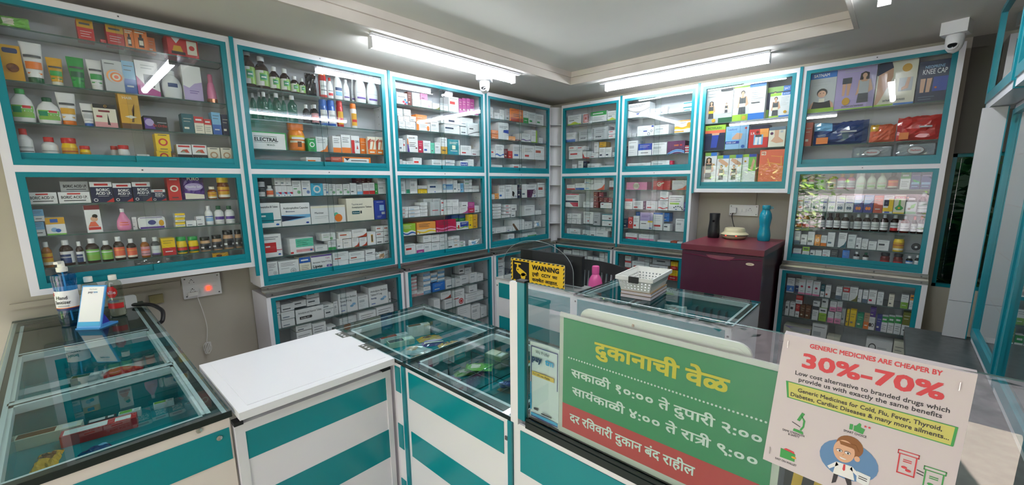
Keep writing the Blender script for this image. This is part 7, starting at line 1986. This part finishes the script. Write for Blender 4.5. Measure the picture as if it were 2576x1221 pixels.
# ------------------------------------------------------------------ on counter one
def sanitizer_corner():
    z = HC+.0002
    def turned(o, x, y, rz): o.location = (x, y, z); o.rotation_euler = (0, 0, math.radians(rz)); return o
    bl = clear('blue_gel', '86c8ec', .02, 1.4); w = .036
    b = MB(); b.lathe([(.030, 0), (.0345, .004), (.0355, .03), (.0355, .16), (.038, .205), (.036, .216), (.015, .224), (.0135, .232)], bl, n=28); o = b.build('sanitizer_bottle'); tag(turned(o, .075, -3.482, 62), 'large blue hand sanitizer pump bottle on the socket wall counter', 'bottle')
    l = MB(); l.arc(.0362, .07, .152, ink('white'), -100, 100)
    p = lambda th, zz, r=.0372: (r*math.sin(th), -r*math.cos(th), zz)
    l.arc(.0366, .132, .146, ink('red'), -95, -42); l.arc(.0366, .070, .080, mat('label_navy', '1f2f63', .4), -100, 100); l.arc(.0368, .08, .083, ink('orange'), -60, 100)
    for s_, zz, h_, wd in (('Hand', .118, .0145, .036), ('Sanitizer', .099, .0145, .052)): l.letters(text_mesh(s_, .01), 0, zz, h_, 0, ink('black'), wd, 'c', lambda a, c: p(a/.0372, c, .0374))
    for k in range(2): l.arc(.0367, .091-.004*k, .0925-.004*k, ink('dgrey'), -28, 30)
    l.build('label', o)
    c = MB(); c.lathe([(.0165, .228), (.0175, .232), (.0175, .246), (.0115, .248), (.0105, .268), (.009, .270)], mat('pump_white', 'e4e2d8', .4), n=20); c.box(-.007, .007, -.03, .006, .262, .272, mat('pump_white', 'e4e2d8', .4)); c.tube([(0, 0, .23), (.004, 0, .02)], .003, mat('dip_tube', 'a9cfe0', .3), 6); c.build('pump', o)
    for (x, y, lab, rz) in ((.06, -3.338, 'clear bottle with red round label nearest the black cable on the counter', 58), (.03, -3.412, 'clear bottle with red label half hidden behind the blue payment stand', 62)):
        b = MB(); b.lathe([(.024, 0), (.029, .006), (.0295, .08), (.0295, .145), (.026, .157), (.013, .165), (.0125, .172)], clear('clear_plastic', 'dfe3da', .05, 1.6), n=24, sx=1, sy=.8); o = b.build('antiseptic_bottle'); lab = lab.replace('nearest', 'beside'); tag(turned(o, x, y, rz), lab, 'bottle')
        c = MB(); c.lathe([(.0145, .166), (.0145, .186), (.0135, .188)], mat('pump_white', 'e4e2d8', .4), n=20); c.build('cap', o)
        l = MB(); l.arc(.0301, .040, .064, ink('red'), -75, 75, 0, 0, 1, .8); l.arc(.0301, .070, .076, ink('slate'), -50, 40, 0, 0, 1, .8)
        for k in range(7):
            e = 1-((k-3)/3.6)**2; aa = 40*math.sqrt(e); l.arc(.0303, .09+.007*k, .097+.007*k, ink('red'), -aa, aa, 0, 0, 1, .8)
        l.letters(text_mesh('allie', .01), 0, .106, .015, 0, ink('white'), .03, 'c', lambda a, c: (.0308*math.sin(a/.03), -.0308*.8*math.cos(a/.03), c)); l.build('label', o)
        q = MB(); q.lathe([(.023, .003), (.028, .008), (.0285, .075)], mat('gel_grey', 'b7b6ac', .2), n=20, sx=1, sy=.78); q.build('liquid', o)
    t = empty('payment_stand', 'blue wedge stand holding a white Paytm payment card on the counter', 'stand', (.205, -3.440, z), math.radians(47))
    sb = mat('stand_blue', '4d9bdc', .35); si = mat('stand_indigo', '2c2a8a', .4)
    wd = .090; H = .168; lean = .058
    f = MB()
    def P(x, u, off=0.0): # point on the sloping face, u up the slope
        return (x, u*lean-off*math.cos(math.atan2(lean, H)), .006+u*(H-.006)+off*math.sin(math.atan2(lean, H)))
    q = [P(-wd/2, 0), P(wd/2, 0), P(wd/2, 1), P(-wd/2, 1)]; bq = [(x, y+.007, zz) for x, y, zz in q]
    f.face(q, sb); f.face(list(reversed(bq)), si)
    for k in range(4): f.face([q[k], bq[k], bq[(k+1) % 4], q[(k+1) % 4]], sb)
    f.build('back_plate', t)
    f = MB(); f.box(-wd/2, wd/2, -.006, .085, 0, .006, sb); f.build('foot_plate', t)
    f = MB(); f.prism([(0, .006), (.075, .006), (.05, .055), (.048, .12)], -.003, .003, si); o = f.build('rib', t); o.rotation_euler = (0, 0, PI/2); o.location = (.012, 0.006, 0)
    c = MB(); m = mat('card_white', 'e8e6ea', .35)
    c.face([P(-wd/2+.004, .14, .001), P(wd/2-.004, .14, .001), P(wd/2-.004, .97, .001), P(-wd/2+.004, .97, .001)], m)
    c.face([P(-wd/2+.004, .04, .001), P(wd/2-.004, .04, .001), P(wd/2-.004, .135, .001), P(-wd/2+.004, .135, .001)], mat('card_sky', '39a9e0', .4))
    pl = lambda a, u: P(a, u, .0016)
    c.letters(text_mesh('We Prefer', .0), 0, .90, .022, 0, mat('card_text', '33363f', .4), .03, 'c', pl); c.letters(text_mesh('pay', .01), -.018, .82, .05, 0, mat('card_text2', '20305f', .4), .018, 'l', pl); c.letters(text_mesh('tm', .01), .002, .82, .05, 0, mat('card_sky', '39a9e0', .4), .016, 'l', pl)
    c.build('card', t)
sanitizer_corner()
def counter_goods():
    def box(name, label, cat, x, y, z, L_, w, h, rz, base, prt, kind=0):
        b = MB(); b.box(-L_/2, L_/2, -w/2, w/2, 0, h, ink(base))
        b.box(-L_*.46, L_*.1, -w*.4, w*.4, h, h+.0003, ink(prt)); b.box(L_*.2, L_*.42, -w*.3, w*.3, h, h+.0003, ink('white' if base != 'white' else 'grey'))
        o = b.build(name, None, (x, y, z), math.radians(rz)); tag(o, label, cat); return o
    def bag(label, x, y, z, w, d, h, rz, col, seed, name='wrapped_packet', cat='packet'):
        o = make_pouch(name, w, d, [col], seed, h); o.rotation_euler = (-PI/2+.0, 0, math.radians(rz)); o.location = (x, y, z+h*.52); tag(o, label, cat); return o
    z1, z2 = .9006, .9154
    # counter one: toothpaste and packets
    box('toothpaste_carton', 'red and white toothpaste carton lying in the front bay of the sanitizer counter', 'carton', .975, -3.462, z1, .155, .038, .032, 82, 'red', 'white')
    box('toothpaste_carton', 'cream toothpaste carton lying behind the red and white one', 'carton', .905, -3.56, z1, .13, .036, .03, 80, 'cream', 'brown')
    box('ointment_carton', 'small white and green carton in the front bay near the flap side', 'carton', .915, -3.395, z1, .05, .022, .02, 80, 'white', 'lgreen')
    box('ointment_carton', 'tiny white carton at the flap side corner of the front bay', 'carton', .915, -3.315, z1, .05, .018, .018, 82, 'white', 'grass')
    box('toothbrush_pack', 'black and white slim pack behind the toothpaste in the front bay', 'carton', .90, -3.455, z1, .06, .02, .016, 84, 'dgrey', 'white')
    bag('blue and white crumpled packet in the front bay corner by the striped front', 1.10, -3.50, z1, .085, .06, .035, 20, 'bagblue', 5)
    bag('yellow and brown crumpled packet lying in the front bay at the end', 1.03, -3.59, z1, .09, .05, .03, -10, 'yellow', 6)
    bag('long tan foil packet along the striped front of the sanitizer counter', 1.16, -3.57, z1, .05, .09, .02, 10, 'tan', 9)
    bag('red crumpled packets in the middle bay of the sanitizer counter', .52, -3.39, z1, .12, .06, .045, 70, 'bagred', 11)
    bag('orange crumpled packet beside the red ones in the middle bay', .60, -3.34, z1, .08, .05, .04, 60, 'bagor', 12)
    bag('green foil packet in the middle bay under the red ones', .68, -3.36, z1, .08, .05, .02, 75, 'green', 13)
    box('ointment_carton', 'pale carton with dark print in the middle bay of the sanitizer counter', 'carton', .50, -3.47, z1, .08, .03, .03, 78, 'silver', 'dkgreen')
    # counter two, bay by the flap
    box('soap_carton', 'long white soap carton with rust print lying by the flap hinges', 'carton', 1.0, -2.535, z2, .125, .03, .022, 78, 'white', 'rust')
    box('soap_carton', 'pale green soap carton lying beside the long white one', 'carton', 1.07, -2.545, z2, .11, .04, .024, 76, 'palegr', 'dgrey')
    box('soap_carton', 'white and brown carton standing at the back of the soap bay', 'carton', 1.03, -2.425, z2, .10, .028, .05, 72, 'white', 'brown')
    bag('yellow glossy wrapper in the soap bay of the counter', 1.13, -2.43, z2, .11, .05, .03, 72, 'yellow', 21)
    bag('second yellow wrapper near the middle bar of the soap bay', 1.25, -2.42, z2, .10, .045, .03, 64, 'yellow', 22)
    bag('blue glossy wrapper beside the yellow ones in the soap bay', 1.29, -2.47, z2, .12, .05, .022, 68, 'bagblue', 23)
    bag('white and purple wrapper at the back of the soap bay', 1.19, -2.46, z2, .10, .05, .03, 60, 'salt', 24)
    bag('silver foil heap at the front edge of the soap bay', 1.20, -2.58, z2, .12, .08, .035, 30, 'grey', 25)
    bag('tan foil wrapper on the silver heap in the soap bay', 1.28, -2.565, z2, .08, .06, .02, 80, 'tan', 26)
    # bay by the post
    bag('green and white packet in the divided bay by the screen post', 1.50, -2.55, z2, .09, .06, .02, 60, 'green', 31)
    bag('second green and white packet under the first in the divided bay', 1.535, -2.53, z2+.021, .10, .06, .018, 40, 'green', 32)
    box('tea_carton', 'pale green carton standing in the back cell of the divided bay', 'carton', 1.52, -2.42, z2, .075, .05, .05, 8, 'sage', 'cream')
    box('tea_carton', 'olive and orange carton beside the pale green one in the divided bay', 'carton', 1.66, -2.42, z2, .05, .07, .05, 4, 'olive', 'orange')
    bag('blue and brown small packets in the cell by the screen post', 1.69, -2.55, z2, .08, .05, .025, 10, 'tan', 33)
    bag('small blue packet on the brown ones in the cell by the post', 1.70, -2.55, z2+.026, .05, .04, .015, 60, 'bagblue', 34)
    bag('yellow triangular packet in the front cell by the screen post', 1.68, -2.655, z2, .045, .045, .02, 20, 'yellow', 35)
    box('blade_carton', 'plum carton in the dark front cell of the divided bay', 'carton', 1.52, -2.65, z2, .07, .05, .03, 12, 'plum', 'slate')
    for k in range(4):
        o = box('strip_pack', ORD(k+1)+' white carton from the flap along the front of the divided bay', 'carton', 1.475+.018*0, -2.70+.03*0, z2, .02, .04, .04, 0, 'white', 'grey') if False else None
counter_goods()

# ------------------------------------------------------------------ cases on the far side wall, stone ledge
def side_cases():
    t = empty('end_panel', 'tall white end panel of the side wall cases', 'panel', (0, 0, 0))
    wm = mat('panel_white', 'b8b8ba', .4)
    b = MB(); b.box(2.792, 2.868, -.62, -.605, .842, 1.019, wm); b.box(2.792, 2.868, -.62, -.605, 1.021, 1.90, wm); b.box(2.868, 2.872, -.62, -.60, .842, 1.9, M_TEAL); b.build('panel', t)
    t = empty('stone_ledge', 'dark stone ledge below the side wall cases', 'ledge', (0, 0, 0))
    b = MB(); b.box(2.66, XR-.003, -2.48, -.56, .80, .84, noisy('dark_stone', '3a3d3e', '4b4e4e', 30, .35)); b.build('slab', t)
    b = MB(); b.box(2.72, XR-.01, -2.46, -.58, 0, .80, mat('dark_base', '2a2c2d', .6)); b.build('base', t)
    def side(label, xf, ya, yb, z0, z1):
        t = empty('side_case', label, 'cabinet', (xf, yb, 0), -PI/2)     # faces -x, local x runs towards the customers
        w = yb-ya; d = .17; b = MB()
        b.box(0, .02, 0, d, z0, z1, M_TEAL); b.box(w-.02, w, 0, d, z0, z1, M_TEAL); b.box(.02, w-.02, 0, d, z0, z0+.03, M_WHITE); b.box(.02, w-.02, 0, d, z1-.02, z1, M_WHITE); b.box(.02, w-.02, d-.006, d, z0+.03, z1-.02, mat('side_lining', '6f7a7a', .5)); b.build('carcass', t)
        f = MB()
        f.box(.02, .05, -.006, .02, z0+.03, z1-.02, M_TEAL); f.box(w-.05, w-.02, -.006, .02, z0+.03, z1-.02, M_TEAL); f.box(.05, w-.05, -.006, .02, z0+.03, z0+.07, M_TEAL); f.box(.05, w-.05, -.006, .02, z1-.04, z1-.02, M_TEAL); f.build('door_frame', t)
        g = MB(); g.box(.05, w-.05, .004, .008, z0+.07, z1-.04, M_PANE, M_EDGE, 1); g.build('glass_door', t)
        n = max(1, int((z1-z0)/.26))
        for k in range(1, n+1):
            zz = z0+(z1-z0)*k/(n+1); s = MB(); s.box(.022, w-.022, .03, d-.008, zz, zz+.006, M_SHELF, M_EDGE, 2); s.build('shelf', t)
    side('side wall glass case beside the white end panel', 2.885, -1.245, -.62, .842, 1.90)
    side('side wall glass case beyond the first, toward the customers', 2.885, -1.90, -1.262, .842, 1.90)
    side('upper side wall glass case above the white end panel', 2.815, -1.12, -.44, 1.905, 2.36)
    side('upper side wall glass case toward the customers', 2.815, -1.82, -1.135, 1.905, 2.36)
side_cases()

# ------------------------------------------------------------------ outside: street plants behind the customers and behind the back window
def leafy(name, label, loc, size, n, seed, cols):
    rnd = random.Random(seed); b = MB(); ms = [mat('leaf_'+c, c, .55) for c in cols]
    for i in range(n):
        p = Vector((rnd.gauss(0, .4)*size[0], rnd.gauss(0, .4)*size[1], abs(rnd.gauss(.5, .28))*size[2])); a = rnd.random()*6.28; l = .05+.07*rnd.random()
        u = Vector((math.cos(a), math.sin(a), rnd.uniform(-.6, .6)))*l; v = Vector((-math.sin(a), math.cos(a), rnd.uniform(-.4, .4)))*l*.4
        b.face([p-u, p+v, p+u, p-v], ms[i % len(ms)])
    o = b.build(name, None, loc); tag(o, label, 'plants'); o['kind'] = 'stuff'; return o
b = MB(); b.box(-9, 9, -12, -5.2, -.16, -.1, noisy('street_paving', '4d4a4b', '5e5a5c', 9, .85)); struct('ground_street', b)
b = MB(); b.box(-9, 9, -12.2, -12, -.1, 1.2, noisy('far_wall_paint', '9a8d90', 'a89c9e', 2, .8)); struct('wall_street', b)
leafy('hedge_foliage', 'green hedge across the street mirrored in the fridge wall glass', (.35, -7.4, 0), (1.35, .4, 2.3), 5200, 3, ['6f9a3c', '9cbf58', 'c9d98a', '4e7a30'])
leafy('hedge_foliage', 'green hedge along the street beyond the side wall cases', (4.3, -7.6, 0), (1.2, .4, 2.0), 2600, 4, ['6f9a3c', 'a8c465', '4e7a30', 'd5dd95'])
leafy('shrub_foliage', 'dark shrub outside the small back window', (2.92, .62, .55), (.22, .12, 1.0), 700, 5, ['2f5a26', '47732f', '1f3d1c'])
b = MB(); b.box(2.0, 3.9, 1.0, 1.1, 0, 4.2, mat('yard_wall', '5a554c', .9)); struct('wall_yard', b)  # height raised to keep the sun from coming in at the back window
